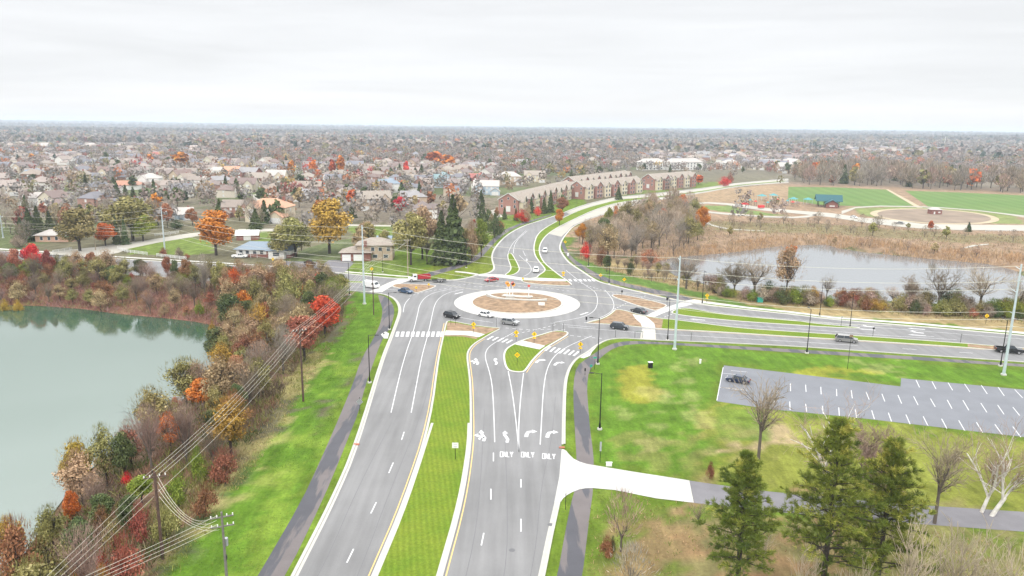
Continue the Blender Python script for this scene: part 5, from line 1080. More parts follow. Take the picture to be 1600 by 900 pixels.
tealc = single('teal_canopy', (.08,.28,.30)); redc = single('red_plastic', (.6,.04,.04))
for i, (px, py, mt, lb) in enumerate(((1190,313,tealc,'teal playground canopy at the left end of the playground'),(1208,312,tealc,'second teal playground canopy from the left'),(1239,318,tealc,'teal playground canopy nearest the left edge of the sports field'),(1262,319,tealc,'teal playground canopy beside the shelter'),(1163,327,redc,'rust coloured small canopy on the meadow'))): canopy(px, py, lb, mt)
g = G(1189, 326); g[2] = .15; r = empty('play_house', g, .3, 'bright red play structure on the park road', 'play structure'); MB().box((0,0,1.3), (3.6,2.2,1.6)).build('cabin', redc, r); [MB().tube((x,y,0), (x,y,.6), .12, n=6).build('leg', M['black_metal'], r) for x in (-1.5,1.5) for y in (-.8,.8)]
for i, (px, py) in enumerate(((1172,320),(1180,322),(1196,318),(1204,321),(1214,319),(1222,322),(1230,321),(1238,323),(1246,324),(1199,324))):
    g = G(px, py); r = empty('play_tower', g, i, 'small brown and grey play tower in the playground', 'play structure', 'play towers in the playground')
    MB().box((0,0,1.4), (1.6,1.6,.15)).build('platform', M['mulch'], r); f = MB(); hip_roof(f, 0, 0, 1.6, 1.6, 3.0, .9, .2); f.build('roof', (tealc, redc, RM['brown'])[i % 3], r)
    for x in (-.7,.7):
        for y in (-.7,.7): MB().tube((x,y,0), (x,y,3.0), .07, n=5).build('post', M['wood_pole'], r)
def fence(pts, label, h=1.3, rails=3, step=2.4):
    P = GP(pts)[:, :2]; o0 = P[0]; r = empty('rail_fence', (o0[0], o0[1], 0), 0, label, 'fence'); Q = P-o0
    seg_ = np.linalg.norm(np.diff(Q, axis=0), axis=1); s = np.r_[0, np.cumsum(seg_)]; rl = MB()
    for k in range(rails): strip(rl, Q, -.04, .04, h*(k+1)/(rails+.3)-.08, h*(k+1)/(rails+.3)+.08)
    rl.build('rail', M['trim'], r)
    for t in np.arange(0, s[-1], max(step, s[-1]/60)):
        x = np.interp(t, s, Q[:, 0]); y = np.interp(t, s, Q[:, 1]); MB().box((x, y, h/2), (.14,.14,h)).build('post', M['trim'], r)
fence([(83,396),(113,391)], 'short white rail fence at the far left corner'); fence([(184,390),(200,395),(231,399)], 'white rail fence curving along the side street lawn'); fence([(242,369),(262,367),(280,364.5)], 'white rail fence across the side street'); fence([(245,401),(292,406.5)], 'white rail fence below the side street lawn, left of the orange maple')
fence([(1540,362),(1600,361.5),(1700,361)], 'low dark fence along the park road at the right edge', 1.0, 2)

# ================================================================== VEGETATION
VEGM = {
 'bare':     veg('bare_twigs', (.17,.135,.095), (.38,.305,.225), (.48,.39,.30), .012, .25),
 'barepink': veg('pinkish_twigs', (.19,.13,.105), (.42,.30,.235), (.52,.40,.31), .015, .2),
 'greybare': veg('grey_twigs', (.18,.155,.13), (.38,.33,.27), (.48,.42,.35), .01, .2),
 'pale':     veg('pale_twigs', (.28,.22,.16), (.50,.41,.31), (.62,.53,.42), .01, .2),
 'olive':    veg('olive_leaf', (.12,.115,.035), (.33,.29,.11), (.48,.42,.20), .02, .22),
 'gold':     veg('gold_leaf', (.24,.15,.025), (.50,.33,.06), (.62,.46,.16), .015, .2),
 'tan':      veg('tan_leaf', (.24,.165,.09), (.44,.32,.18), (.56,.44,.27), .02, .2),
 'orange':   veg('orange_leaf', (.30,.075,.015), (.60,.19,.035), (.72,.33,.09), .02, .2),
 'red':      veg('red_leaf', (.34,.02,.018), (.72,.075,.045), (.78,.20,.11), .012, .2),
 'darkred':  veg('dark_red_leaf', (.19,.06,.04), (.41,.16,.09), (.52,.30,.18), .02, .25),
 'brown':    veg('brown_leaf', (.12,.05,.03), (.32,.15,.075), (.42,.24,.14), .02, .25),
 'green':    veg('dark_green_leaf', (.035,.052,.02), (.105,.135,.05), (.19,.21,.08), .02, .25),
 'yellowgreen': veg('yellow_green_leaf', (.075,.11,.015), (.24,.27,.04), (.36,.36,.09), .02, .2),
 'pine':     veg('pine_needles', (.055,.09,.016), (.20,.24,.04), (.48,.45,.10), .01, .12),
}
def quads(c, u, v, s1, s2):
    n = len(c); s1 = np.broadcast_to(s1, (n,))[:, None]; s2 = np.broadcast_to(s2, (n,))[:, None]
    V = np.stack([c-u*s1-v*s2*.6, c+u*s1*.7-v*s2, c+u*s1+v*s2*.6, c-u*s1*.6+v*s2], 1).reshape(-1, 3); return V, np.arange(4*n).reshape(-1, 4)
def rvec(r, n): a = r.normal(size=(n, 3)); return a/np.linalg.norm(a, axis=1)[:, None]
def leaf_crown(seed, n, size, shape='round', H_=1.0, base=.22, wid=.42):    # unit-height tree
    r = np.random.default_rng(seed); pts = []
    nl = 15 if shape == 'round' else 12
    if shape in ('round', 'column', 'bush'):
        lobes = []
        for k in range(nl):
            t = k/(nl-1); z = base+(1-base)*(.22+.62*t) if shape != 'bush' else .25+.5*t; a = r.uniform(0, 6.28); rr_ = wid*(.62*math.sin(math.pi*min(.95, .2+t*.75)))*r.uniform(.5, 1)*(.5 if shape == 'column' else 1)
            lobes.append((rr_*math.cos(a), rr_*math.sin(a), z, wid*r.uniform(.30, .52)*(1.0-.3*t)*(.7 if shape == 'column' else 1)))
        w = np.array([l[3]**2 for l in lobes]); w /= w.sum(); idx = r.choice(len(lobes), n, p=w); Lb = np.array(lobes)[idx]
        d = rvec(r, n); rad_ = r.random(n)**.42; rad_ *= np.where(r.random(n) < .16, r.uniform(1, 1.4, n), 1); c = Lb[:, :3]+d*(Lb[:, 3]*rad_)[:, None]*np.array([1, 1, .8])
        cl = np.array([.5+.5*math.sin(k*2.7+seed) for k in range(nl)])[idx]
    else:      # cone
        t = r.random(n)**.75; z = .06+.94*(1-t); R = wid*.72*t**.9*(0.75+.35*np.sin(z*46+seed)*.5+.12*r.normal(size=n)); a = r.uniform(0, 6.28, n); R = R*np.sqrt(r.uniform(.25, 1, n))*(1+.12*np.sin(a*3+seed)); c = np.c_[R*np.cos(a), R*np.sin(a), z-R*.25]
        d = np.c_[np.cos(a), np.sin(a), np.full(n, -.2)]; cl = np.full(n, .5)
    nrm = d*.8+rvec(r, n)*.9+np.array([0, 0, .4]); nrm /= np.linalg.norm(nrm, axis=1)[:, None]
    u = np.cross(nrm, rvec(r, n)); u /= np.linalg.norm(u, axis=1)[:, None]; v = np.cross(nrm, u); s = size*r.uniform(.55, 1.35, n)
    V, Fq = quads(c, u, v, s, s*.75); tone = np.clip(.15+.5*r.random(n)+.3*cl+.12*r.normal(size=n), 0, 1)
    return V, Fq, np.repeat(tone, 4)
def grow_limbs(seed, levels=4, kids=(5, 4, 4, 4), spread=.75, up=.35, trunk=.28, r0=.018, len0=.36, decay=.62, lean=0.0):
    rr_ = random.Random(seed); segs = []
    def rec(p, d, ln, r_, lv):
        n = 3 if lv < 3 else 2; q = p
        for k in range(n):
            d2 = (d+Vector([rr_.gauss(0, .10) for _ in range(3)])+Vector((0, 0, up*.12))).normalized(); q2 = q+d2*(ln/n); ra = r_*(1-.5*k/n); rb = r_*(1-.5*(k+1)/n)
            segs.append((q, q2, ra, rb, lv)); q = q2; d = d2
            if lv < levels and (k > 0 or lv > 0):
                m_ = kids[lv]//n+1
                for _ in range(m_):
                    a = rr_.uniform(0, 6.28); ax = d.orthogonal().normalized(); ax.rotate(Matrix.Rotation(a, 3, d)); sp = spread*rr_.uniform(.55, 1.2)
                    dd_ = (d*math.cos(sp)+ax*math.sin(sp)+Vector((0, 0, up*.5))).normalized(); rec(q-d2*(ln/n)*rr_.random()*.7, dd_, ln*decay*rr_.uniform(.7, 1.15), rb*.62, lv+1)
    t = Vector((lean, 0, 1)).normalized(); top = t*trunk; segs.append((Vector((0,0,-.02)), top, r0*1.25, r0, 0))
    nb = kids[0]
    for k in range(nb):
        a = 6.28*k/nb+rr_.uniform(-.4, .4); sp = rr_.uniform(.2, .85)*spread; rec(top-t*rr_.uniform(0, .06), Vector((math.cos(a)*math.sin(sp), math.sin(a)*math.sin(sp), math.cos(sp))), len0*rr_.uniform(.8, 1.15), r0*.7, 1)
    return segs
def segs_mesh(segs, minr=0.0):
    big = [s for s in segs if s[4] <= 1]; small = [s for s in segs if s[4] > 1]; V = []; Fs = []; base = 0
    for grp, n in ((big, 6), (small, 3)):
        if not grp: continue
        a = np.array([s[0][:] for s in grp]); b = np.array([s[1][:] for s in grp]); ra = np.maximum([s[2] for s in grp], minr); rb = np.maximum([s[3] for s in grp], minr*.7)
        d = b-a; d /= np.linalg.norm(d, axis=1)[:, None]+1e-9; x = np.cross(d, np.array([.3, .5, .81])); x /= np.linalg.norm(x, axis=1)[:, None]+1e-9; y = np.cross(d, x)
        ring = []
        for p, r_ in ((a, ra), (b, rb)):
            for k in range(n): t = 6.2832*k/n; ring.append(p+(x*math.cos(t)+y*math.sin(t))*r_[:, None])
        vv = np.stack(ring, 1).reshape(-1, 3); m_ = len(grp)
        for k in range(n): j = (k+1) % n; Fs.append(np.stack([base+np.arange(m_)*2*n+q for q in (k, j, n+j, n+k)], 1))
        V.append(vv); base += len(vv)
    return np.vstack(V), np.vstack(Fs)
def twig_crown(seed, n, ln, wd, base=.25, wid=.40, shape='vase'):
    r = np.random.default_rng(seed); a = r.uniform(0, 6.28, n); t = r.random(n); z = base+(1-base)*t**.85
    prof = np.sin(np.pi*np.clip((z-base)/(1.02-base), 0, 1)**.8)**.6; R = wid*prof*np.sqrt(r.random(n))*(1+.22*np.sin(a*3+seed)+.15*np.sin(a*5+seed*2)+.18*np.sin(z*14+a*2))
    c = np.c_[R*np.cos(a), R*np.sin(a), z]; o = np.array([0, 0, base*.8]); d = (c-o); d /= np.linalg.norm(d, axis=1)[:, None]+1e-9; d = d+rvec(r, n)*.42+np.array([0, 0, .35]); d /= np.linalg.norm(d, axis=1)[:, None]
    s = np.cross(d, rvec(r, n)); s /= np.linalg.norm(s, axis=1)[:, None]; L_ = ln*r.uniform(.6, 1.4, n)[:, None]; w = wd*r.uniform(.6, 1.4, n)[:, None]
    V = np.stack([c-s*w, c+s*w, c+d*L_+s*w*.15, c+d*L_-s*w*.15], 1).reshape(-1, 3); return V, np.arange(4*n).reshape(-1, 4), np.repeat(np.clip(r.random(n)*.8+.25*np.sin(a*3+z*9), 0, 1), 4)
def trunk_mesh(seed, h=.55, r=.02, n=5, spread=.55):
    rr_ = random.Random(seed); segs = [(Vector((0,0,-.03)), Vector((0,0,h*.55)), r*1.2, r, 0)]; top = Vector((0,0,h*.55))
    for k in range(n):
        a = 6.28*k/n+rr_.random(); d = Vector((math.cos(a)*spread, math.sin(a)*spread, 1)).normalized(); q = top-Vector((0,0,rr_.uniform(0,h*.25))); e = q+d*h*rr_.uniform(.5,.85); segs.append((q, e, r*.6, r*.2, 1))
        for _ in range(2): d2 = (d+Vector([rr_.gauss(0,.45) for _ in range(3)])).normalized(); m_ = q.lerp(e, rr_.uniform(.4,.9)); segs.append((m_, m_+d2*h*.35, r*.3, r*.1, 2))
    return segs_mesh(segs)
# prototypes: unit height; (crown mesh list, trunk mesh list)
PR = {}
def addproto(key, crowns, trunks):
    PR[key] = ([mesh_np('crown_'+key, V, Fq, False, t) for V, Fq, t in crowns], [mesh_np('trunk_'+key, V, Fq) for V, Fq in trunks])
TR = [trunk_mesh(s) for s in range(4)]
addproto('leafy_near', [leaf_crown(s, 5200, .0175) for s in range(5)], TR)
def combo(s, n, size, **k):
    A = leaf_crown(s, n, size, **k); B = twig_crown(s, 700, .07, .003, wid=.36); return np.vstack([A[0], B[0]]), np.vstack([A[1], B[1]+len(A[0])]), np.r_[A[2], B[2]*.7]
def limbs_n(s, lv, kids, **k):
    sg = grow_limbs(s, lv, kids, **k); h = max(q[1].z for q in sg); return [(a/h, b/h, r1/h, r2/h, l_) for a, b, r1, r2, l_ in sg]
addproto('leafy_sparse', [combo(20+s, 2600, .0155, wid=.40) for s in range(5)], [segs_mesh(limbs_n(60+s, 3, (5,4,4), r0=.016)) for s in range(3)])
addproto('leafy_far', [leaf_crown(40+s, 520, .052) for s in range(5)], TR)
addproto('column_near', [leaf_crown(60+s, 1500, .026, 'column', wid=.34, base=.1) for s in range(3)], TR)
def bushy(s):
    A = leaf_crown(80+s, 2300, .026, 'bush', wid=.75, base=.0); B = twig_crown(s, 600, .16, .006, wid=.62, base=.02); return np.vstack([A[0], B[0]]), np.vstack([A[1], B[1]+len(A[0])]), np.r_[A[2], B[2]*.6]
addproto('bush', [bushy(s) for s in range(4)], [trunk_mesh(9, .5, .03)])
addproto('cone', [leaf_crown(90+s, 2600, .028, 'cone', wid=.42) for s in range(4)], [trunk_mesh(5, .9, .018, 3, .1)])
addproto('cone_far', [leaf_crown(95+s, 520, .055, 'cone', wid=.50) for s in range(3)], [trunk_mesh(6, .9, .018, 3, .1)])
addproto('bare_dist', [twig_crown(150+s, 300, .17, .016) for s in range(5)], TR); addproto('leafy_dist', [leaf_crown(140+s, 230, .085) for s in range(4)], TR)
addproto('bare_far', [twig_crown(100+s, 520, .10, .0055) for s in range(5)], TR)
def bare_near(s, **k):
    sg = grow_limbs(s, 4, (6,4,4,4), **k); h = max(q[1].z for q in sg); sg = [(a/h, b/h, r1/h, r2/h, lv) for a, b, r1, r2, lv in sg]
    V, Fq = segs_mesh([q for q in sg if q[4] > 1], .0011); T = segs_mesh([q for q in sg if q[4] <= 1])
    tw = twig_crown(s, 1100, .07, .0016, wid=.36); tone = np.random.default_rng(s).random(len(V))*.6
    return (np.vstack([V, tw[0]]), np.vstack([Fq, tw[1]+len(V)]), np.r_[tone, tw[2]]), T
BN = [bare_near(200+s, spread=.62) for s in range(4)]
BO = []
for s in range(5):
    sg = limbs_n(400+s, 5 if s % 2 else 4, (4,3,3,3,3), spread=.80, up=.30, r0=.019, len0=.40, decay=.68); BO.append((segs_mesh([q for q in sg if q[4] > 2], .0022), segs_mesh([q for q in sg if q[4] <= 2], .003)))
PR['bare_open'] = ([mesh_np('crown_open', *b_[0], False, np.random.default_rng(3).random(len(b_[0][0]))) for b_ in BO], [mesh_np('trunk_open', *b_[1]) for b_ in BO])
BS = []
for s in range(4):
    sg = limbs_n(500+s, 4, (6,2,2,2), spread=.62, up=.45, r0=.016, len0=.42, decay=.72); BS.append((segs_mesh([q for q in sg if q[4] > 2], .0024), segs_mesh([q for q in sg if q[4] <= 2], .0035)))
PR['bare_sprawl'] = ([mesh_np('crown_sprawl', *b_[0], False, .4+.6*np.random.default_rng(3).random(len(b_[0][0]))) for b_ in BS], [mesh_np('trunk_sprawl', *b_[1]) for b_ in BS])
PR['bare_near'] = ([mesh_np('crown_bare', *b[0][:2], False, b[0][2]) for b in BN], [mesh_np('trunk_bare', *b[1]) for b in BN]); PAIR = {'bare_near', 'bare_open', 'bare_sprawl'}
# per-kind settings: (name, proto near, proto far, bark)
KIND = {'bare': ('bare_tree','bare_near','bare_far','bark'), 'barepink': ('bare_tree','bare_near','bare_far','bark'), 'greybare': ('bare_tree','bare_near','bare_far','bark'), 'pale': ('bare_tree','bare_near','bare_far','pale_bark'),
        'green': ('evergreen_tree','leafy_near','leafy_far','dark_bark'), 'cone': ('spruce_tree','cone','cone_far','dark_bark')}
CNT = {}
def tree(kind, x, y, h, wr=1.0, far=False, label=None, group=None, proto=None, z=None, name=None):
    nm, pn, pf, bk = KIND.get(kind, ('autumn_tree','leafy_near','leafy_far','dark_bark')); pk = proto or (pf if far else pn); pk = {'bare_far': 'bare_dist', 'leafy_far': 'leafy_dist'}.get(pk, pk) if y > 430 else pk; cr_, tr_ = PR[pk]
    if h < 5.2 and not name: nm = {'bare_tree': 'leafless_shrub', 'autumn_tree': 'autumn_shrub'}.get(nm, nm)
    k = random.randrange(len(cr_)); r = empty(name or nm, (x, y, (zat(x, y) if z is None else z)), random.uniform(0, 6.28), label, 'shrub' if (h < 5.2 and 'tree' not in (label or '')) else 'tree', group)
    r.scale = (h*wr, h*wr, h); c = obj('crown', cr_[k]); 
    if not cr_[k].materials: cr_[k].materials.append(VEGM['bare'])
    c.material_slots[0].link = 'OBJECT'; c.material_slots[0].material = VEGM['green' if kind == 'cone' else kind]; c.parent = r
    tm = tr_[k] if pk in PAIR else tr_[k % len(tr_)]
    if not tm.materials: tm.materials.append(M['bark'])
    t = obj('trunk', tm, None, r); t.material_slots[0].link = 'OBJECT'; t.material_slots[0].material = M[bk]; CNT[nm] = CNT.get(nm, 0)+1
    return r
def top_tree(kind, tx, ty, h, wpx=None, label=None, group=None, far=False, proto=None, base_y=None, z=None):
    """tree whose top is seen at pixel (tx,ty); its height either given or found from the base row"""
    if base_y is not None: h = height_for(tx, base_y, ty); g = G(tx, base_y)
    else: g = G(tx, ty, h+(z or 0))
    d = np.linalg.norm(g-np.array([0,0,H])); wr = 1.0
    if wpx: wr = (wpx*d/F)/(h*.86)
    return tree(kind, g[0], g[1], h, wr, far, label, group, proto)
random.seed(11)
COLN = {'bare':'leafless brown','barepink':'leafless pinkish brown','greybare':'leafless grey','pale':'leafless pale','olive':'sparse olive green','gold':'golden yellow','tan':'tan leaved','orange':'orange','red':'bright red','darkred':'dark red','brown':'rusty brown','green':'dark green','yellowgreen':'yellow green','cone':'dark green conical'}
# hand placed trees: kind, top px, top py, base py, crown width px, label
HT = [('orange',338,325,399,76,'big round orange maple in front of the white side street'),('olive',125,322,392,72,'broad olive tree left of the rusty one above the side street'),('olive',208,303,376,80,'broad tan olive tree behind the rusty tree'),('orange',165,346,384,36,'rusty orange tree beside the dark cedars at the side street'),('yellowgreen',224,334,377,42,'yellow green tree above the white fence'),('cone',183,336,382,14,'narrow dark cedar left of the yellow green tree'),('cone',196,340,382,14,'narrow dark cedar against the yellow green tree'),
 ('cone',35,340,378,26,'dark blue green spruce, leftmost of the left group'),('cone',48,326,376,28,'dark blue green spruce, second of the left group'),('cone',62,322,374,26,'dark blue green spruce, tallest of the left group'),('cone',80,330,374,26,'dark blue green spruce, rightmost of the left group'),
 ('darkred',262,316,356,22,'dark red tree left of the pale blue house'),('darkred',301,324,352,22,'dark red tree right of the pale blue house'),('green',276,343,358,24,'dark green shrub tree in front of the pale blue house'),('gold',515,306,396,84,'big golden yellow tree behind the garage house'),('olive',462,336,402,74,'big olive tree right of the ranch house'),('olive',440,350,404,50,'olive tree behind the ranch house corner'),('olive',642,328,414,66,'broad tan olive tree left of the big green spruce'),('tan',660,318,405,56,'tan treetop behind the broad olive tree'),
 ('cone',708,306,412,62,'big dark green spruce above the left curve of the road'),('cone',690,330,412,48,'green spruce standing in front of the big one'),('yellowgreen',752,338,402,36,'yellow olive tree right of the big spruce'),('tan',737,345,408,30,'tan bush tree between spruce and olive tree'),('cone',773,333,372,16,'narrow dark conifer beside the red bush'),('red',625,306,338,28,'crimson tree in the suburb above the broad olive tree'),('cone',400,326,358,26,'round dark spruce beside the orange maple'),('brown',396,310,340,20,'rusty tree above the round dark spruce'),
 ('orange',456,250,276,16,'orange tree at the edge of the middle wood'),('orange',490,248,276,16,'tan orange tree at the edge of the middle wood'),('orange',498,264,284,16,'bright orange tree in the middle suburb'),('red',499,280,296,24,'red tree below the bright orange tree'),('red',543,265,283,12,'small crimson tree in the middle suburb'),('orange',519,247,275,14,'rust tree right of the tan orange one'),('orange',533,242,275,18,'rust orange tree at the right end of the wood edge'),
 ('green',470,272,290,20,'dark olive tree left of the orange tree'),('cone',516,276,292,12,'blue green conifer in the middle suburb'),('cone',611,262,282,18,'dark green conifer in the centre suburb'),('cone',659,257,274,12,'tall narrow conifer left of the brown trees'),('cone',136,273,310,14,'narrow dark cypress in the left suburb'),('cone',178,277,294,12,'small dark conifer in the left suburb'),('green',275,276,292,16,'round dark green tree in the left suburb'),('green',252,294,313,20,'round dark green tree beyond the leafless grove'),('green',287,298,317,22,'round dark green tree, right one of the pair'),('cone',264,304,319,12,'small green conifer between the round dark trees'),
 ('orange',284,237,264,32,'large rust orange tree in the left background'),('orange',236,240,256,14,'small rust tree in the left background'),('orange',52,240,255,14,'rust tree in the far left background'),('cone',370,279,303,16,'green conifer beside the light side street'),('green',166,236,254,10,'dark tree between the ridge houses'),('gold',540,293,312,12,'yellow tree beside the dark conifers'),('cone',553,295,312,14,'dark conifer right of the yellow tree'),('cone',462,293,312,18,'dark conifer below the brown house'),('darkred',515,299,312,24,'dark red tree above the golden tree'),
 ('cone',649,262,276,14,'green conifer in the brown tree group'),('orange',680,235,262,34,'tan orange tree group at the suburb centre'),('orange',700,240,266,30,'rust orange tree behind the tan one'),('darkred',620,248,262,22,'dark red tree near the white gabled houses'),('red',635,250,275,12,'tall red tree near the white gabled houses'),
 ('red',816,328,347,30,'bright red bush tree in front of the near townhouse row'),('red',840,323,337,16,'smaller bright red bush tree beside the spruces'),('red',781,346,359,18,'red bush at the inner edge of the curve'),('cone',860,297,332,16,'dark spruce in front of the near townhouse row, tallest'),('cone',850,308,334,14,'dark spruce in front of the near townhouse row, middle'),('cone',830,308,333,14,'dark spruce at the townhouse gables'),('cone',813,316,332,12,'small dark spruce at the near gable'),('cone',881,296,312,10,'dark narrow conifer between the rows'),
 ('brown',878,307,334,26,'rusty tree above the red orange one on the median'),('orange',874,325,352,22,'red orange round tree on the grass median'),('tan',822,326,347,20,'grey tan tree beside the red bush'),('cone',966,292,312,13,'dark conifer at the end of the middle townhouse row'),('orange',1091,273,288,22,'bright orange tree beside the right townhouse gable'),('red',1131,276,291,22,'crimson bush tree beside the far road'),('darkred',1140,270,286,12,'dark red tree beside the crimson bush'),
 ('orange',999,340,356,22,'bright orange red bush in the grey wood'),('yellowgreen',951,322,356,18,'green yellow tree in the grey wood'),('orange',962,320,345,12,'rusty small tree in the grey wood'),('red',915,378,405,20,'red bush at the edge of the wood near the curve'),('green',985,405,430,16,'dark green shrub at the wood edge beside the pond'),('green',948,397,425,18,'green cedar at the wood edge by the lamp'),('brown',940,385,415,24,'rusty bush at the wood edge'),('darkred',1015,390,412,40,'dark reddish brush between wood and pond'),
 ('bare',1072,392,451,62,'leafless tree at the left end of the pond shore'),('bare',1147,402,460,60,'leafless tree with forked trunk on the pond shore'),('bare',1178,392,464,84,'larger leafless tree on the pond shore beside the sycamore'),('tan',1228,380,463,50,'tall pinkish tan sycamore on the pond shore'),('bare',1291,425,468,30,'small leafless tree on the pond shore above the lamp'),('orange',1237,372,392,24,'orange tree at the far pond shore'),('bare',1395,445,478,40,'thin leafless tree above the yellow green shrubs'),('bare',1465,405,482,64,'tall leafless tree on the pond shore'),('bare',1530,410,486,70,'leafless tree on the pond shore left of the right pole'),('bare',1590,425,488,50,'leafless tree behind the right pole'),
 ('bare',1420,425,480,40,'leafless pale tree among the shore shrubs'),
 ('red',54,379,432,32,'bright red maple above the left lake bank'),('darkred',26,386,436,24,'dark red tree beside the bright red maple'),('darkred',38,422,448,16,'small crimson shrub below the bright red maple'),('darkred',78,388,436,20,'faded red tree right of the bright red maple'),('darkred',146,392,432,22,'dark red tree on the bank below the side street'),('tan',170,390,442,34,'tan grey tree on the left bank'),('olive',186,412,450,28,'grey green tree on the left bank'),('yellowgreen',200,428,450,20,'bright green shrub on the left bank'),('gold',241,424,447,26,'yellow shrub on the left bank'),('darkred',262,399,434,18,'dark red tree left of the green cedar on the bank'),('green',275,404,448,20,'green cedar on the left bank'),('brown',293,402,450,26,'orange red tree on the left bank'),('greybare',321,398,466,28,'dark grey leafless tree at the lake corner'),('olive',345,406,462,30,'olive tree at the lake corner'),
 ('yellowgreen',94,414,436,20,'yellow green shrub on the upper bank'),('olive',130,424,448,24,'olive brown shrub on the upper bank'),('gold',6,446,468,16,'yellow shrub at the left edge of the bank'),('gold',26,446,468,14,'yellow shrub near the left edge of the bank'),('gold',331,480,500,14,'bright yellow shrub beside the water at the corner'),('yellowgreen',311,455,480,16,'yellow green shrub above the lake corner'),
 ('orange',382,440,492,34,'orange tree beyond the lake corner'),('olive',400,428,486,40,'olive tree beside the left road'),('brown',425,424,474,28,'orange brown tree beside the left road'),('olive',452,420,492,62,'broad olive green tree beside the left road'),('olive',486,436,486,30,'olive tree left of the small red tree'),('red',498,424,460,16,'orange red treetop beside the left road'),('red',523,443,474,18,'small red tree near the top of the grass slope'),('red',508,460,528,64,'brightest broad red maple above the grass slope'),('darkred',476,490,562,78,'broad dark red maple left below the brightest one'),
 ('darkred',415,466,520,24,'dark crimson tree inside the left wood'),('tan',382,500,552,40,'pale tan treetop right of the lake corner'),('olive',352,505,562,40,'pale olive treetop over the water corner'),('olive',420,500,560,44,'grey olive tree inside the left wood'),('greybare',443,512,584,60,'leafless grey brush tree left of the dark red maple'),('greybare',408,536,604,60,'leafless grey tree in the left wood'),('tan',306,541,592,46,'pale gold tree leaning over the lake'),('orange',340,552,596,24,'orange treetop behind the pale gold tree'),('darkred',372,552,612,40,'red olive tree in the left wood'),
 ('orange',318,578,632,58,'pale orange tree over the lake'),('olive',238,592,660,52,'yellow olive tree leaning over the lake'),('darkred',276,602,650,22,'dark rusty tree with conical top'),('olive',340,604,668,44,'olive tree in the middle of the left wood'),('green',372,598,660,34,'dark green tree near the wires'),('green',333,640,700,44,'dark green tree under the wires'),('barepink',238,632,742,62,'fan shaped leafless pink brown tree behind the brown pole'),('barepink',292,622,724,76,'wide leafless pink brown tree right of the fan shaped one'),('gold',124,655,738,56,'gold tree with open trunks over the lake'),('olive',166,646,742,52,'olive gold tree beside the gold one'),
 ('green',196,664,744,40,'tall dark green cedar in the left wood'),('gold',108,672,740,26,'small gold treetop at the water edge'),('red',199,732,756,18,'small bright red shrub below the dark cedar'),('yellowgreen',222,742,786,42,'yellow green tree left of the brown pole'),('green',162,762,820,44,'dark green tree in the lower left wood'),('green',205,772,830,44,'dark green tree left of the brown pole foot'),('yellowgreen',280,736,790,42,'bright green shrub tree right of the brown pole'),('yellowgreen',312,698,752,30,'light green shrub under the wires'),
 ('olive',80,762,832,52,'olive gold tree at the lower lake shore'),('orange',112,738,800,26,'orange tree at the lower lake shore'),('gold',14,768,850,56,'pale gold tree at the left edge'),('brown',38,806,960,70,'rusty red brown tree in the bottom left corner'),('brown',164,790,860,36,'conical rusty brown tree in the lower left wood'),('barepink',148,728,790,56,'leafless tan tree in the lower left wood'),('green',128,800,880,46,'blue green tree in the lower left wood'),('olive',82,820,930,66,'olive tree in the lower left corner'),('barepink',140,826,960,90,'leafless pinkish tree in the bottom left'),('olive',182,810,900,44,'olive rusty tree left of the brown pole foot'),
 ('darkred',222,786,850,34,'dark red shrub tree behind the brown pole'),('red',164,856,900,20,'small crimson shrub at the bottom left'),('darkred',196,838,930,60,'dark red brown brush at the bottom left'),('gold',166,884,960,30,'yellow orange shrub at the bottom edge'),('orange',132,880,950,32,'orange shrub at the bottom edge'),('brown',352,700,756,50,'dark brown brush beside the tan grass'),('brown',322,756,806,44,'brown brush beside the tan grass'),('olive',262,780,850,44,'green brush right of the brown pole'),
 ('barepink',970,770,862,56,'bushy leafless pinkish shrub below the driveway'),('greybare',984,852,930,66,'grey leafless shrub at the bottom edge below the driveway'),('darkred',948,838,872,26,'reddish low shrub beside the small green one'),('green',957,838,864,12,'small dark green shrub below the driveway'),('brown',1109,722,748,14,'small rusty conical shrub above the driveway end'),
 ('bare',1185,572,717,92,'leafless forked tree standing in front of the parked blue car'),('bare',1460,655,818,86,'leafless dark forked tree right of the pines'),('barepink',1345,652,760,90,'faint leafless tree behind the pines'),('barepink',1370,690,800,70,'brownish leafless tree beside the right pine'),('pale',1250,850,985,70,'pale leafless twigs at the bottom edge below the pines'),
 ('pale',1412,808,990,110,'pale leafless tree at the bottom edge right of the pines'),('pale',1475,800,985,110,'taller pale leafless tree at the bottom edge'),('pale',1520,840,1000,90,'pale leafless tree in the bottom right'),('pale',1570,830,990,80,'pale leafless tree at the bottom right corner'),('pale',1330,868,1010,80,'pale leafless tree low at the bottom edge under the right pine'),
 ('cone',1513,347,362,10,'small dark evergreen on the park road edge'),('orange',1453,344,362,10,'thin orange tree at the park road')]
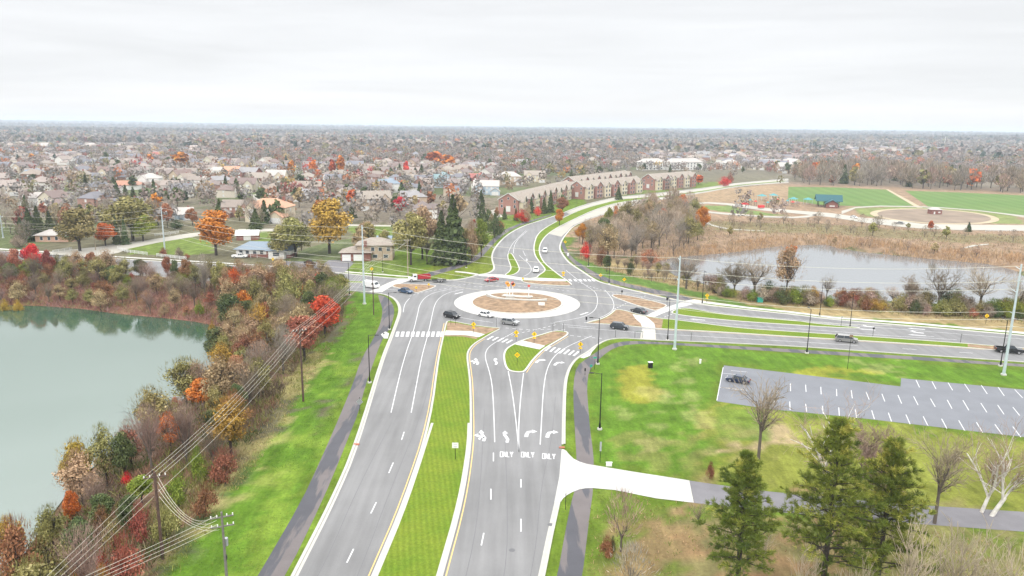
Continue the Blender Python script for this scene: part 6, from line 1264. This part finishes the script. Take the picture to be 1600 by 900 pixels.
for kind, tx, ty, by, w_, lb in HT:
    far = (by-200) < 125
    pr = None
    if kind in ('bare','pale') and by > 440: pr = 'bare_sprawl' if kind == 'pale' else 'bare_open'
    if by > 820 and 900 < tx < 1010 and kind in ('barepink','greybare'): pr = 'bare_far'
    if kind == 'barepink' and by > 740 and tx > 1300: pr = 'bare_open'
    if kind in ('olive','gold','tan','brown') and not far and by > 430: pr = 'leafy_sparse' if kind in ('tan',) or w_ > 30 else None
    if ('shrub' in lb or 'bush' in lb or 'brush' in lb) and kind not in ('bare','barepink','greybare','pale'): pr = 'bush'
    h = height_for(tx, by, ty); g = G(tx, by); d = np.linalg.norm(g-np.array([0,0,H])); wr = (w_*d/F)/(h*(.84 if pr != 'bush' else 1.3))
    if kind == 'cone': wr = (w_*d/F)/(h*.62)
    if pr == 'bush': h *= .95
    tree(kind, g[0], g[1], h, float(np.clip(wr, .3, 2.2)), far, lb, None, pr); EXC.append((g[0], g[1], 3.0))

# three big pines in the right foreground (layered boughs of needle tufts)
def pine(seed, Hh, wid, nb=78):
    rr_ = random.Random(seed); r = np.random.default_rng(seed); segs = [(Vector((0,0,-.3)), Vector((0,0,Hh*.5)), .34, .22, 0), (Vector((0,0,Hh*.5)), Vector((.1,0,Hh)), .22, .03, 0)]; C_ = []; D_ = []; T_ = []
    for i in range(nb):
        t = (i/nb)**.9
        if t < .28 and rr_.random() < .3: continue
        z = Hh*(.16+.83*t); ln = wid*1.22*(1-t)**.72*rr_.uniform(.38, 1.2)*(.7+.3*min(1, t*4))+.3; a = i*2.4+rr_.uniform(-.3, .3); el = .12+.55*t+rr_.uniform(-.15, .12)
        d = Vector((math.cos(a)*math.cos(el), math.sin(a)*math.cos(el), math.sin(el))); p = Vector((0,0,z)); e = p+d*ln; segs.append((p, e, .07*(1-t)+.025, .015, 1)); tn = rr_.random()
        for k in range(int(5+ln*2.6)):
            u = rr_.uniform(.28, 1); q = p+d*ln*u; sd = Vector([rr_.gauss(0, 1), rr_.gauss(0, 1), rr_.gauss(0, .3)])*(.30*ln*(1.15-u)*.6+.12); e2 = q+sd; segs.append((q, e2, .018, .008, 2))
            for j in range(2): C_.append((e2 if j == 0 else q.lerp(e2, .55))[:]); D_.append((d+sd.normalized()*.7+Vector((0,0,.35))).normalized()[:]); T_.append(.75*tn+.25*rr_.random()+.1*t)
    C_ = np.array(C_); D_ = np.array(D_); T_ = np.array(T_); m_ = 15; n = len(C_); C2 = np.repeat(C_, m_, 0); D2 = np.repeat(D_, m_, 0)+rvec(r, n*m_)*.85; D2 /= np.linalg.norm(D2, axis=1)[:, None]
    s = np.cross(D2, rvec(r, n*m_)); s /= np.linalg.norm(s, axis=1)[:, None]; L_ = r.uniform(.28, .52, n*m_)[:, None]; C2 = C2+rvec(r, n*m_)*.10
    V = np.stack([C2-s*.023, C2+s*.023, C2+D2*L_+s*.010, C2+D2*L_-s*.010], 1).reshape(-1, 3)
    tone = np.clip(np.repeat(T_, m_)+r.normal(size=n*m_)*.12, 0, 1); return (V, np.arange(len(V)).reshape(-1, 4), np.repeat(tone, 4)), segs_mesh(segs)
for i, (tx, ty, by, wd_, lb) in enumerate(((1150,708,930,4.2,'light green pine at the driveway end, leftmost of the three pines'),(1282,655,945,5.4,'tallest dark green pine in the right foreground'),(1368,688,925,5.0,'wide dark green pine, right one of the three'))):
    h = height_for(tx, by, ty); g = G(tx, by); c, t = pine(31+i, h, wd_*1.12, 105+8*i); r = empty('pine_tree', g, 0, lb, 'tree')
    obj('crown', mesh_np('crown_pine', *c[:2], False, c[2]), VEGM['pine'], r); obj('trunk', mesh_np('trunk_pine', *t), M['dark_bark'], r); EXC.append((g[0], g[1], 4))
# white barked sycamores
def sycamore(bx, by, h, seed, label, lean, spread=.8):
    sg = grow_limbs(seed, 4, (3,4,3,3), spread=spread, up=.25, trunk=.22, r0=.017, len0=.46, lean=lean); mz = max(q[1].z for q in sg); k = h/mz
    g = G(bx, by); r = empty('sycamore_tree', g, 0, label, 'tree'); sg = [(a*k, b*k, r1*k, r2*k, lv) for a, b, r1, r2, lv in sg]
    V, Fq = segs_mesh([q for q in sg if q[4] <= 2], .02); obj('trunk', mesh_np('trunk_sycamore', V, Fq), M['white_bark'], r)
    V, Fq = segs_mesh([q for q in sg if q[4] > 2], .015); tw = twig_crown(seed, 900, .06*h, .016, wid=.42); V2 = tw[0]; V2 = V2*np.array([h, h, h]); V2[1::1] = V2[1::1]
    obj('crown', mesh_np('crown_sycamore', V, Fq, False, np.random.default_rng(seed).random(len(V))), VEGM['barepink'], r)
sycamore(1533, 800, height_for(1533, 800, 640), 301, 'white barked sycamore leaning right above the drive at the right edge', .28)
sycamore(1548, 806, height_for(1548, 806, 660), 305, 'second white barked sycamore, right of the leaning one', .55)
sycamore(1284, 770, height_for(1284, 770, 585), 309, 'white barked sycamore whose spreading boughs show above the tallest pine', .02, 1.0)

# ------------------------------------------------------------------ scattered individuals by region, rest as stuff
def region_pts(poly_px, spacing, seed, jit=.45):
    P = GP(poly_px)[:, :2]; mn, mx = P.min(0), P.max(0); r = np.random.default_rng(seed)
    xs = np.arange(mn[0], mx[0], spacing); ys = np.arange(mn[1], mx[1], spacing); Xg, Yg = np.meshgrid(xs, ys); Q = np.c_[Xg.ravel(), Yg.ravel()]+r.uniform(-jit, jit, (Xg.size, 2))*spacing
    return Q[inpoly(Q, P)]
SHEETS = [ROAD]+[GP(p)[:, :2] for p in (LOT, DRIVE_A, DRIVE_C, PATH_L, PATH_R)]+[lakeW, pondW]
for nm_ in ('side_street','sports_field','park_road','park_path','infield','dirt_track','driveway','path','sidewalk'):
    for o in bpy.data.objects:
        if o.name.split('.')[0] == nm_: SHEETS.append(np.array([v.co[:2] for v in o.data.vertices]))
def clear(Q, m_=1.5, exc=True):
    k = np.ones(len(Q), bool)
    for P in SHEETS:
        mn = P.min(0)-m_; mx = P.max(0)+m_; c = ((Q > mn) & (Q < mx)).all(1) & k; ix = np.where(c)[0]
        if len(ix):
            q = Q[ix]; bad = inpoly(q, P) | (distpoly(q, P) < m_); k[ix[bad]] = False
    if exc and len(EXC):
        E = np.array(EXC)
        for x, y, r_ in E: k &= (Q[:, 0]-x)**2+(Q[:, 1]-y)**2 > (r_+m_*.6)**2
    return Q[k]
def pick(r, table):
    t = r.random()*sum(table.values())
    for k, v in table.items():
        t -= v
        if t <= 0: return k
    return k
def wood_region(poly, sp, seed, table, hr, place, far=False, wr=(.8,1.15), proto=None, lim=999):
    r = random.Random(seed); Q = clear(region_pts(poly, sp, seed)); n = 0
    order = np.argsort(Q[:, 1]) if len(Q) else []
    for i in order:
        if n >= lim: break
        k = pick(r, table); h = r.uniform(*hr)*(.6 if k in ('darkred','red') else 1); pr = proto
        if proto == 'sparse': pr = 'leafy_sparse' if k not in ('bare','barepink','greybare','pale','cone','green') else None
        if proto == 'mix': pr = 'bare_open' if (k in ('bare','greybare','pale') and r.random() < .6) else 'bare_far' if k in ('bare','greybare','pale') else 'leafy_sparse' if k in ('olive','tan') else None
        random.seed(seed*1000+int(i)); tree(k, Q[i, 0], Q[i, 1], h, r.uniform(*wr), far, ('%s shrub %s' if h < 5.2 else '%s tree %s') % (COLN[k], place), ('%s shrubs %s' if h < 5.2 else '%s trees %s') % (COLN[k], place), pr); n += 1
LW = [(-100,478),(0,478),(125,485),(250,499),(345,514),(358,530),(335,580),(295,625),(258,668),(218,715),(168,775),(110,835),(50,905),(20,960),(225,960),(232,890),(300,812),(365,715),(412,665),(445,600),(480,555),(540,500),(545,470),(520,452),(400,440),(250,428),(100,420),(-100,408)]
wood_region([(350,528),(326,568),(288,612),(252,652),(200,695),(142,727),(100,764),(62,818),(14,885),(-60,960),(-60,1010),(210,1010),(228,890),(300,812),(360,715),(405,665),(440,600),(480,550),(530,500),(540,462),(500,448),(400,440),(352,450),(350,500)], 4.3, 21, {'olive':3.4,'bare':2.6,'barepink':2.6,'brown':1.3,'orange':.5,'darkred':.5,'green':.6,'yellowgreen':.7,'tan':3.4,'gold':.5}, (6.2,10.2), 'filling the wood between lake and grass slope', proto='sparse', wr=(.9,1.2))
wood_region([(-60,470),(-60,410),(100,424),(250,436),(350,448),(350,500),(250,487),(100,473)], 4.6, 22, {'bare':3,'barepink':3,'olive':1.8,'darkred':1.5,'green':.4,'yellowgreen':.7,'brown':1.6,'orange':.4,'tan':1.2}, (3.2,7.2), 'on the bank above the lake', proto='sparse', wr=(1,1.3))
wood_region([(-60,420),(100,431),(250,441),(400,451),(520,463),(525,474),(400,466),(250,455),(100,445),(-60,434)], 4.6, 35, {'olive':3,'bare':3,'barepink':2,'brown':1.6,'orange':.5,'darkred':1.2,'green':.5,'tan':1.6,'yellowgreen':.4}, (5.5,9.5), 'along the top of the lake bank beside the left road', proto='sparse', wr=(.85,1.15))
wood_region([(903,374),(932,358),(985,340),(1060,326),(1085,336),(1100,356),(1085,392),(1035,398),(1000,410),(960,415),(925,400),(898,375)], 8.2, 23, {'greybare':3,'bare':3,'pale':4,'olive':1.6,'tan':.8,'orange':.15,'green':.2}, (7,14), 'in the grey wood between road and pond', wr=(.8,1.15), proto='mix')
wood_region([(925,400),(960,414),(1000,412),(1035,414),(1060,432),(1120,450),(1170,463),(1160,468),(1090,455),(1040,446),(985,432)], 5.0, 24, {'bare':3,'barepink':3,'olive':1.5,'green':.2,'pale':1}, (2.5,5.1), 'in the brush at the near pond shore', proto='sparse', wr=(1,1.5))
wood_region([(1110,452),(1160,462),(1250,467),(1400,473),(1600,483),(1780,494),(1780,512),(1600,503),(1500,496),(1400,489),(1250,478),(1170,471),(1110,460)], 3.0, 25, {'olive':3,'yellowgreen':2.2,'green':.9,'brown':1,'darkred':.7,'bare':3,'barepink':1.5,'gold':.3}, (2.4,5.1), 'in the shrub belt along the near pond shore', proto='bush', wr=(.8,1.1))
wood_region([(1240,272),(1330,272),(1430,280),(1530,290),(1780,300),(1780,304),(1600,302.5),(1500,298.5),(1400,293.5),(1300,290),(1240,289)], 15, 26, {'greybare':5,'bare':5,'barepink':2,'darkred':1.3,'orange':.9,'cone':.8,'olive':.6}, (14,20), 'in the wood behind the sports fields', far=True, wr=(.8,1.1), lim=130)
wood_region([(560,404),(700,412),(735,405),(740,385),(700,395),(620,385),(560,380)], 9, 27, {'olive':2,'bare':3,'tan':1.5,'green':.8}, (6,12), 'behind the left road near the pale wooden pole', wr=(.8,1.1))
wood_region([(-60,396),(60,388),(90,384),(240,358),(300,350),(330,345),(460,345),(480,370),(470,395),(380,350),(250,345),(100,350),(-60,352)], 12, 28, {'bare':4,'greybare':2,'olive':2,'cone':.8,'brown':.8,'tan':1}, (8,14), 'in the gardens along the side street', far=True, lim=90)
wood_region([(-60,388),(40,384),(90,392),(150,398),(250,400),(330,404),(330,408),(185,402),(40,398),(-60,396)], 8, 31, {'darkred':2,'brown':2,'bare':2,'olive':2}, (3,6), 'along the far kerb of the left road', proto='bush', lim=24)
wood_region([(740,352),(775,330),(880,318),(900,306),(980,298),(980,300),(905,312),(860,332),(800,350),(760,372)], 9, 29, {'cone':2.5,'green':1,'red':.7,'bare':2,'brown':1,'tan':1}, (5,9), 'in front of the townhouse rows', far=True, lim=40, wr=(.6,.9))
wood_region([(1075,402),(1190,390),(1290,385),(1360,398),(1500,410),(1780,440),(1780,425),(1560,402),(1400,385),(1290,372),(1180,380),(1080,392)], 11, 30, {'bare':4,'olive':2,'barepink':2,'tan':1.5,'orange':.2}, (2.5,5), 'in the reed bank at the far pond shore', wr=(.9,1.3), far=True, lim=110)
wood_region([(1320,700),(1420,705),(1560,720),(1700,735),(1700,780),(1400,765),(1330,745)], 9, 32, {'barepink':1,'bare':1}, (3,6), 'on the grass beyond the right drive', lim=10)
wood_region([(1090,820),(1240,840),(1420,850),(1650,870),(1700,1000),(1060,1000),(1040,900)], 7, 33, {'barepink':2,'pale':2,'bare':1,'green':.15}, (2.5,6.5), 'on the leaf litter under the pines', lim=20, proto='bare_sprawl')
wood_region([(1090,345),(1200,342),(1330,348),(1500,366),(1600,368),(1600,378),(1400,372),(1250,362),(1100,372)], 13, 34, {'bare':2,'greybare':2,'olive':1}, (3,7), 'scattered on the meadow below the park road', far=True, lim=50)

# suburb: houses and garden trees.  nearest become individuals, the rest one mesh of each
def zoneprob(Q):
    p = proj(np.c_[Q, np.zeros(len(Q))]); x, y = p[:, 0], p[:, 1]; h = np.zeros(len(Q)); t = np.zeros(len(Q)); yy = y-.0119*(x-800)
    s = x < 780
    h = np.where(s & (yy > 262) & (yy < 312), .70, h); h = np.where(s & (yy >= 312) & (yy < 350) & (x < 700), .22, h)
    h = np.where((x < 330) & (yy > 236) & (yy <= 262), .5, h); h = np.where((x > 330) & (x < 780) & (yy > 232) & (yy <= 262), .06, h); h = np.where((x >= 780) & (x < 1000) & (yy > 224) & (yy < 262), .30, h)
    h = np.where((x < 1000) & (yy > 218) & (yy <= 232), np.where(x < 400, .34, .2), h); h = np.where((x >= 1000) & (yy > 210) & (yy < 262) & (x < 1250), .8, h); h = np.where((x >= 1250) & (yy > 208) & (yy < 246), .8, h)
    t = np.where(yy < 345, .60, 0); t = np.where((yy > 300) & (yy < 366) & (x > 430) & (x < 780), 1.35, t); t = np.where((yy < 376) & (x < 200), .5, t); t = np.where((x > 330) & (x < 780) & (yy > 230) & (yy <= 262), 2.2, t); t = np.where((x > 780) & (x < 1010) & (yy > 228) & (yy < 278), 1.8, t); t = np.where((x <= 330) & (yy > 244) & (yy < 262), 1.4, t); t = np.where((x < 330) & (yy > 300), .8, t); t = np.where((x > 1240) & (yy > 236) & (yy < 292), 2.0, t)
    t = np.where(((x > 1070) & (yy > 276)) | ((x > 880) & (yy > 290)), 0, t); t = np.where((x > 940) & (x < 1240) & (yy > 268), .1, t); h = np.where((x > 940) & (yy > 262), 0, h); t = np.where((x > 760) & (x <= 880) & (yy > 306), 0, t); t = np.where((x > 1250) & (yy > 282), 0, t)
    return h, t, x, y
r_ = np.random.default_rng(77)
def grid(x0, x1, y0, y1, sx, sy, jit):
    xs = np.arange(x0, x1, sx); ys = np.arange(y0, y1, sy); A, B = np.meshgrid(xs, ys); return np.c_[A.ravel(), B.ravel()]+r_.uniform(-jit, jit, (A.size, 2))*np.array([sx, sy])
def wedge(Q): return Q[np.abs(Q[:, 0]-0) < Q[:, 1]*.78+60]
QH = wedge(grid(-1300, 1300, 330, 1500, 25, 36, .16)); hp, _, _, _ = zoneprob(QH); blk = pnoise(QH, 130, 9); QH = QH[(r_.random(len(QH)) < hp*(.75+.8*blk))]; QH = clear(QH, 7)
QH = QH[np.argsort(np.hypot(QH[:, 0], QH[:, 1]))]; nind = 300-len(HL)-4
for i, q in enumerate(QH[:nind]):
    px_, py_ = proj([q[0], q[1], 0])[0]; pl_ = 'in the left suburb' if px_ < 390 else 'in the middle suburb' if px_ < 800 else 'in the suburb on the right'
    rw = [0, 1.57, .2, -.2, 1.4, 3.14][int(blk[0]*0+(pnoise(q[None], 90, 3)[0]*5.99))]; v = i % 7
    rz = rw+r_.uniform(-.12, .12); rz = rz if abs(math.sin(rz)) > .9 or math.cos(rz) > 0 else rz+math.pi*(r_.random() < .6)
    inst_house(v, q[0], q[1], rz, 'plain detached house among the trees '+pl_, 'houses '+pl_, None, None, r_.uniform(.85, 1.12))
print('HOUSES', len(QH), nind)
# trees of the suburb
QT = wedge(grid(-1350, 1500, 320, 1500, 10.5, 10.5, .45)); _, tp_, xx, yy = zoneprob(QT); wd = pnoise(QT, 95, 31); QT = QT[r_.random(len(QT)) < tp_*(.13+.54*wd)]
AH = np.array([e[:3] for e in EXC]); 
if len(QH) > nind: AH = np.vstack([AH, np.c_[QH[nind:], np.full(len(QH)-nind, 8.0)]])
keep = np.ones(len(QT), bool)
for x, y, rr2 in AH: keep &= (QT[:, 0]-x)**2+(QT[:, 1]-y)**2 > (rr2*.8)**2
QT = clear(QT[keep], 2, False); QT = QT[np.argsort(np.hypot(QT[:, 0], QT[:, 1]))]
TK = ['bare','greybare','barepink','olive','tan','orange','darkred','brown','gold','cone','green','red']; TW = np.array([4.2,5,2.4,1.1,1.0,.45,.5,.6,.2,1.2,.5,.06]); TW /= TW.sum()
kinds = r_.choice(len(TK), len(QT), p=TW); hs = r_.uniform(7, 14, len(QT)); hs[kinds == 9] *= .85
LIM = {'bare_tree': 300-CNT.get('bare_tree', 0), 'autumn_tree': 300-CNT.get('autumn_tree', 0), 'spruce_tree': 90, 'evergreen_tree': 60}; rest = []
for i, q in enumerate(QT):
    k = TK[kinds[i]]; nm = KIND.get(k, ('autumn_tree',))[0]
    if LIM.get(nm, 0) > 0:
        LIM[nm] -= 1; random.seed(i); px_ = proj([q[0], q[1], 0])[0][0]; pl_ = 'among the houses of the left suburb' if px_ < 390 else 'among the houses of the middle suburb' if px_ < 800 else 'behind the townhouses on the right'
        tree(k, q[0], q[1], hs[i], random.uniform(.8, 1.15), True, '%s tree %s' % (COLN[k], pl_), '%s trees %s' % (COLN[k], pl_))
    else: rest.append(i)
print('TREES', len(QT), len(rest), CNT)
KC = {'bare': ((.17,.14,.115),(.30,.25,.21)), 'greybare': ((.165,.15,.14),(.29,.265,.245)), 'barepink': ((.20,.155,.135),(.32,.26,.23)), 'olive': ((.12,.11,.05),(.25,.22,.11)), 'tan': ((.2,.14,.09),(.36,.27,.18)), 'orange': ((.33,.12,.06),(.52,.23,.11)), 'darkred': ((.18,.06,.055),(.33,.12,.10)), 'brown': ((.2,.1,.06),(.34,.2,.13)), 'gold': ((.3,.2,.07),(.46,.34,.14)), 'cone': ((.035,.06,.045),(.075,.11,.08)), 'green': ((.04,.065,.045),(.085,.12,.08)), 'red': ((.33,.06,.06),(.5,.12,.1))}
def merged_woods(name, Q, hs, kinds, nq, size, dk=1.0):
    n = len(Q); zz = np.interp(np.hypot(Q[:, 0], Q[:, 1]), [0, 1e5], [0, 0]); zz = np.array([zat(x, y) for x, y in Q]) if n < 9000 else np.zeros(n)
    if n >= 9000:
        Zr = Z.reshape(X.shape); ix = np.clip(np.searchsorted(gx, Q[:, 0])-1, 0, len(gx)-2); iy = np.clip(np.searchsorted(gy, Q[:, 1])-1, 0, len(gy)-2); zz = Zr[iy, ix]
    r = np.random.default_rng(5); N_ = n*nq; b = np.repeat(np.arange(n), nq); d = rvec(r, N_); rad_ = r.random(N_)**.4; h = hs[b]; cone = np.isin(kinds, (9,))[b]
    c = d*rad_[:, None]*np.c_[h*.40, h*.40, h*.36]; c[:, 2] += h*.60; tz = np.clip(c[:, 2]/h, 0, 1); f = np.where(cone, (1.05-tz)*.85, 1.0); c[:, :2] *= f[:, None]; c[:, 0] += Q[b, 0]; c[:, 1] += Q[b, 1]; c[:, 2] += zz[b]
    nr = d+rvec(r, N_)*.9; nr /= np.linalg.norm(nr, axis=1)[:, None]; u = np.cross(nr, rvec(r, N_)); u /= np.linalg.norm(u, axis=1)[:, None]; v = np.cross(nr, u); s = size*(h/11)*r.uniform(.6, 1.3, N_)
    V, Fq = quads(c, u, v, s, s*.8); lo = np.array([KC[k][0] for k in TK]); hi = np.array([KC[k][1] for k in TK]); t = .2+.6*r.random((N_, 1)); tt = r.random((n, 1))[b]*.22+.06; cc = lo[kinds[b]]*(1-t)+hi[kinds[b]]*t; cc = cc*(.85+tt)*dk
    o = obj(name, mesh_np(name, V, Fq, False, np.repeat(cc, 4, 0), 'col'), M['veg_attr']); o['kind'] = 'stuff'; return o
M['veg_attr'] = attrmat('distant_foliage'); M['house_attr'] = attrmat('distant_house')
rest = np.array(rest)
merged_woods('suburb_woods', QT[rest], hs[rest], kinds[rest], 64, .72)
# farther: 1500 m .. 4000 m .. horizon
def far_pts(d0, d1, n, seed):
    r = np.random.default_rng(seed); a = r.uniform(-.72, .72, n); d = np.sqrt(r.uniform(d0**2, d1**2, n)); return np.c_[d*np.sin(a), d*np.cos(a)]
Q2 = far_pts(1400, 3600, 15000, 1); nn = pnoise(Q2, 260, 12); px2 = proj(np.c_[Q2, np.zeros(len(Q2))])[:, 0]; dens = np.where(px2 > 1000, .5, .85); Q2 = Q2[(nn > .25) & (r_.random(len(Q2)) < dens)]
TW2 = TW.copy(); TW2[[5,6,7,8,11]] *= .5; TW2 /= TW2.sum(); k2 = r_.choice(len(TK), len(Q2), p=TW2); merged_woods('far_woods', Q2, r_.uniform(12, 19, len(Q2)), k2, 18, 2.5)
Q3 = np.vstack([far_pts(3400, 7000, 15000, 2), far_pts(6500, 13000, 9000, 3)]); TW3 = TW.copy(); TW3[[5,6,7,8,11]] *= .25; TW3[9] *= 1.6; TW3 /= TW3.sum(); k3 = r_.choice(len(TK), len(Q3), p=TW3); h3 = np.where(np.hypot(Q3[:, 0], Q3[:, 1]) > 6500, r_.uniform(22, 34, len(Q3)), r_.uniform(15, 24, len(Q3)))
merged_woods('horizon_woods', Q3, h3, k3, 11, 4.6, .62)
# distant houses as one mesh
def merged_houses(name, Q, seed):
    r = np.random.default_rng(seed); V = []; Fc = []; Cc = []; W_ = np.array(WALLS); R_ = np.array(ROOFS); b = 0
    for q in Q:
        L_ = r.uniform(11, 17); D_ = r.uniform(9, 12); h = r.choice([3.2, 6.0, 6.2]); rs = r.uniform(2.6, 4.2); a = r.choice([0, 1.57, .3, -.3])+r.uniform(-.1, .1); z0 = zat(q[0], q[1]); cs, sn = math.cos(a), math.sin(a)
        wv = [(-L_/2,-D_/2,0),(L_/2,-D_/2,0),(L_/2,D_/2,0),(-L_/2,D_/2,0),(-L_/2,-D_/2,h),(L_/2,-D_/2,h),(L_/2,D_/2,h),(-L_/2,D_/2,h)]; k = r.choice([0, L_/2-D_/2*.9]); o_ = .5
        rv = [(-L_/2-o_,-D_/2-o_,h),(L_/2+o_,-D_/2-o_,h),(L_/2+o_,D_/2+o_,h),(-L_/2-o_,D_/2+o_,h),(-(k if k else L_/2),0,h+rs),((k if k else L_/2),0,h+rs)]
        V += [(q[0]+x*cs-y*sn, q[1]+x*sn+y*cs, z+z0) for x, y, z in wv+rv]; Fc += [(b,b+1,b+5,b+4),(b+1,b+2,b+6,b+5),(b+2,b+3,b+7,b+6),(b+3,b,b+4,b+7),(b+8,b+9,b+13,b+12),(b+9,b+10,b+13),(b+10,b+11,b+12,b+13),(b+11,b+8,b+12)]
        wc = W_[r.integers(len(W_))]; rc = R_[r.integers(len(R_))]*r.uniform(.9, 1.35); Cc += [wc]*8+[rc]*6; b += 14
    o = obj(name, mesh_np(name, V, Fc, False, np.array(Cc), 'col'), M['house_attr']); o['kind'] = 'stuff'
Q4 = far_pts(1450, 3600, 2600, 8); p4 = proj(np.c_[Q4, np.zeros(len(Q4))]); nn = pnoise(Q4, 300, 14); Q4 = Q4[((p4[:, 0] > 980) & (nn > .42)) | ((nn > .72) & (np.hypot(Q4[:, 0], Q4[:, 1]) < 2600))]
Q5 = far_pts(3600, 6000, 500, 9); p5 = proj(np.c_[Q5, np.zeros(len(Q5))]); Q5 = Q5[p5[:, 0] > 1000]
merged_houses('distant_houses', np.vstack([QH[nind:], Q4, Q5]), 6)
# water tower / mast far right
g = G(1475, 232); r = empty('radio_mast', (g[0], g[1], zat(g[0], g[1])), 0, 'thin pale mast rising from the far suburb at the right', 'mast'); MB().tube((0,0,0), (0,0,34), .8, .5, 8).build('mast', M['sign_white'], r); MB().tube((0,0,34), (0,0,37), .25, .1, 6).build('antenna', M['galv'], r)

# ------------------------------------------------------------------ ground brush, reeds, undergrowth (uncountable)
def brush(name, poly, sp, seed, k, h, spread, wd_, colors, tilt=.5, m_=1.0, rotate=None):
    r = np.random.default_rng(seed); Q = clear(region_pts(poly, sp, seed, .5), m_, False)
    if not len(Q): return
    mn = pnoise(Q, 7, seed); Q = Q[mn > .22]; n = len(Q); b = np.repeat(np.arange(n), k); N_ = n*k
    Zr = Z.reshape(X.shape); ix = np.clip(np.searchsorted(gx, Q[:, 0])-1, 0, len(gx)-2); iy = np.clip(np.searchsorted(gy, Q[:, 1])-1, 0, len(gy)-2); u_ = (Q[:, 0]-gx[ix])/(gx[ix+1]-gx[ix]); v_ = (Q[:, 1]-gy[iy])/(gy[iy+1]-gy[iy])
    zz = (Zr[iy, ix]*(1-u_)+Zr[iy, ix+1]*u_)*(1-v_)+(Zr[iy+1, ix]*(1-u_)+Zr[iy+1, ix+1]*u_)*v_
    hh = h*r.uniform(.5, 1.3, n)[b]; c = np.c_[Q[b]+r.normal(size=(N_, 2))*spread*.45, zz[b]]; d = r.normal(size=(N_, 3))*tilt; d[:, 2] = 1; d /= np.linalg.norm(d, axis=1)[:, None]
    c[:, 2] += hh*r.random(N_)*.5; s = np.cross(d, rvec(r, N_)); s /= np.linalg.norm(s, axis=1)[:, None]; w = wd_*r.uniform(.6, 1.4, N_)[:, None]; e_ = c+d*(hh*r.uniform(.4, .8, N_))[:, None]
    V = np.stack([c-s*w, c+s*w, e_+s*w*.4, e_-s*w*.4], 1).reshape(-1, 3); cols = np.array(colors); cb = cols[(pnoise(Q, 5, seed+1)*len(cols)*.999).astype(int)][b]*(.6+.7*r.random((N_, 1)))
    o = obj(name, mesh_np(name, V, np.arange(4*N_).reshape(-1, 4), False, np.repeat(cb, 4, 0), 'col'), M['veg_attr']); o['kind'] = 'stuff'
REDB = [(.22,.10,.08),(.28,.16,.11),(.24,.14,.12),(.20,.17,.07),(.30,.22,.12),(.18,.09,.07),(.27,.25,.09)]
brush('bank_undergrowth', [(-120,476),(-120,410),(100,424),(250,436),(350,450),(352,512),(250,497),(125,483),(0,477)], 1.15, 41, 11, 1.7, .9, .05, REDB, .6)
brush('wood_undergrowth', [(349,528),(326,568),(288,610),(252,650),(200,693),(142,725),(100,762),(62,816),(14,883),(-60,960),(-60,1010),(225,1010),(235,900),(303,818),(370,718),(415,668),(448,603),(484,555),(535,502),(543,468),(500,450),(400,440),(350,452),(348,500)], 1.0, 42, 12, 1.8, .8, .05, [(.20,.15,.10),(.16,.12,.08),(.20,.20,.06),(.25,.14,.09),(.12,.14,.045),(.30,.24,.14)], .6)
brush('tan_grass', [(448,600),(488,553),(545,505),(552,475),(560,490),(520,540),(480,600),(440,672),(395,735),(330,825),(255,925),(222,920),(300,814),(368,717),(415,668)], .8, 43, 9, .7, .6, .035, [(.36,.30,.15),(.30,.26,.10),(.20,.22,.05),(.33,.24,.13)], .5)
brush('reeds', [(1000,412),(1035,402),(1095,397),(1150,391),(1200,384),(1237,381),(1290,379),(1310,384),(1350,391),(1450,401),(1550,409),(1620,415),(1780,435),(1780,420),(1600,402),(1450,388),(1300,371),(1200,374),(1100,386),(1010,398)], 1.7, 44, 9, 2.2, 1.2, .09, [(.42,.27,.15),(.38,.25,.14),(.45,.31,.19),(.30,.22,.13)], .25, 0.0)
brush('meadow_brush', [(900,400),(930,340),(1000,325),(1060,318),(1100,345),(1250,345),(1500,366),(1780,372),(1780,425),(1560,402),(1400,383),(1290,370),(1180,378),(1080,390),(1000,408)], 3.4, 45, 7, 1.5, 2.2, .10, [(.28,.20,.13),(.22,.17,.11),(.32,.23,.14),(.20,.18,.08),(.25,.15,.12)], .6, 1.0)
brush('shore_brush', [(895,395),(960,418),(1060,434),(1160,462),(1300,475),(1500,486),(1780,502),(1780,520),(1600,507),(1400,494),(1250,481),(1160,472),(1060,448),(960,428),(900,405)], 1.5, 46, 8, 1.2, 1.0, .05, [(.30,.23,.13),(.22,.15,.10),(.20,.20,.07),(.27,.15,.10)], .5, 1.0)
brush('leaf_litter_weeds', [(930,770),(1085,793),(1200,806),(1600,840),(1700,850),(1700,1050),(905,1050),(915,880)], 1.3, 47, 7, .5, .8, .04, [(.30,.20,.11),(.20,.22,.05),(.36,.24,.14),(.16,.19,.05)], .7, .6)
brush('slope_grass', [(565,460),(590,470),(596,490),(580,535),(565,560),(547,610),(522,670),(495,732),(470,785),(403,900),(330,1010),(180,1010),(240,905),(305,828),(388,720),(432,672),(470,600),(500,552),(548,505)], .85, 48, 8, .22, .5, .022, [(.06,.155,.018),(.09,.19,.02),(.05,.12,.014),(.15,.19,.035)], .6, .5)

# ------------------------------------------------------------------ haze
mt = bpy.data.materials.new('haze'); mt.use_nodes = True; t = mt.node_tree; t.nodes.clear(); ou = t.nodes.new('ShaderNodeOutputMaterial'); pv = t.nodes.new('ShaderNodeVolumePrincipled')
pv.inputs['Color'].default_value = (.78, .88, 1.0, 1); pv.inputs['Density'].default_value = HAZE; pv.inputs['Anisotropy'].default_value = .3; t.links.new(pv.outputs[0], ou.inputs['Volume'])
hz = MB().box((0, 11700, 31), (32100, 24700, 90)).build('haze', mt); hz['kind'] = 'stuff'
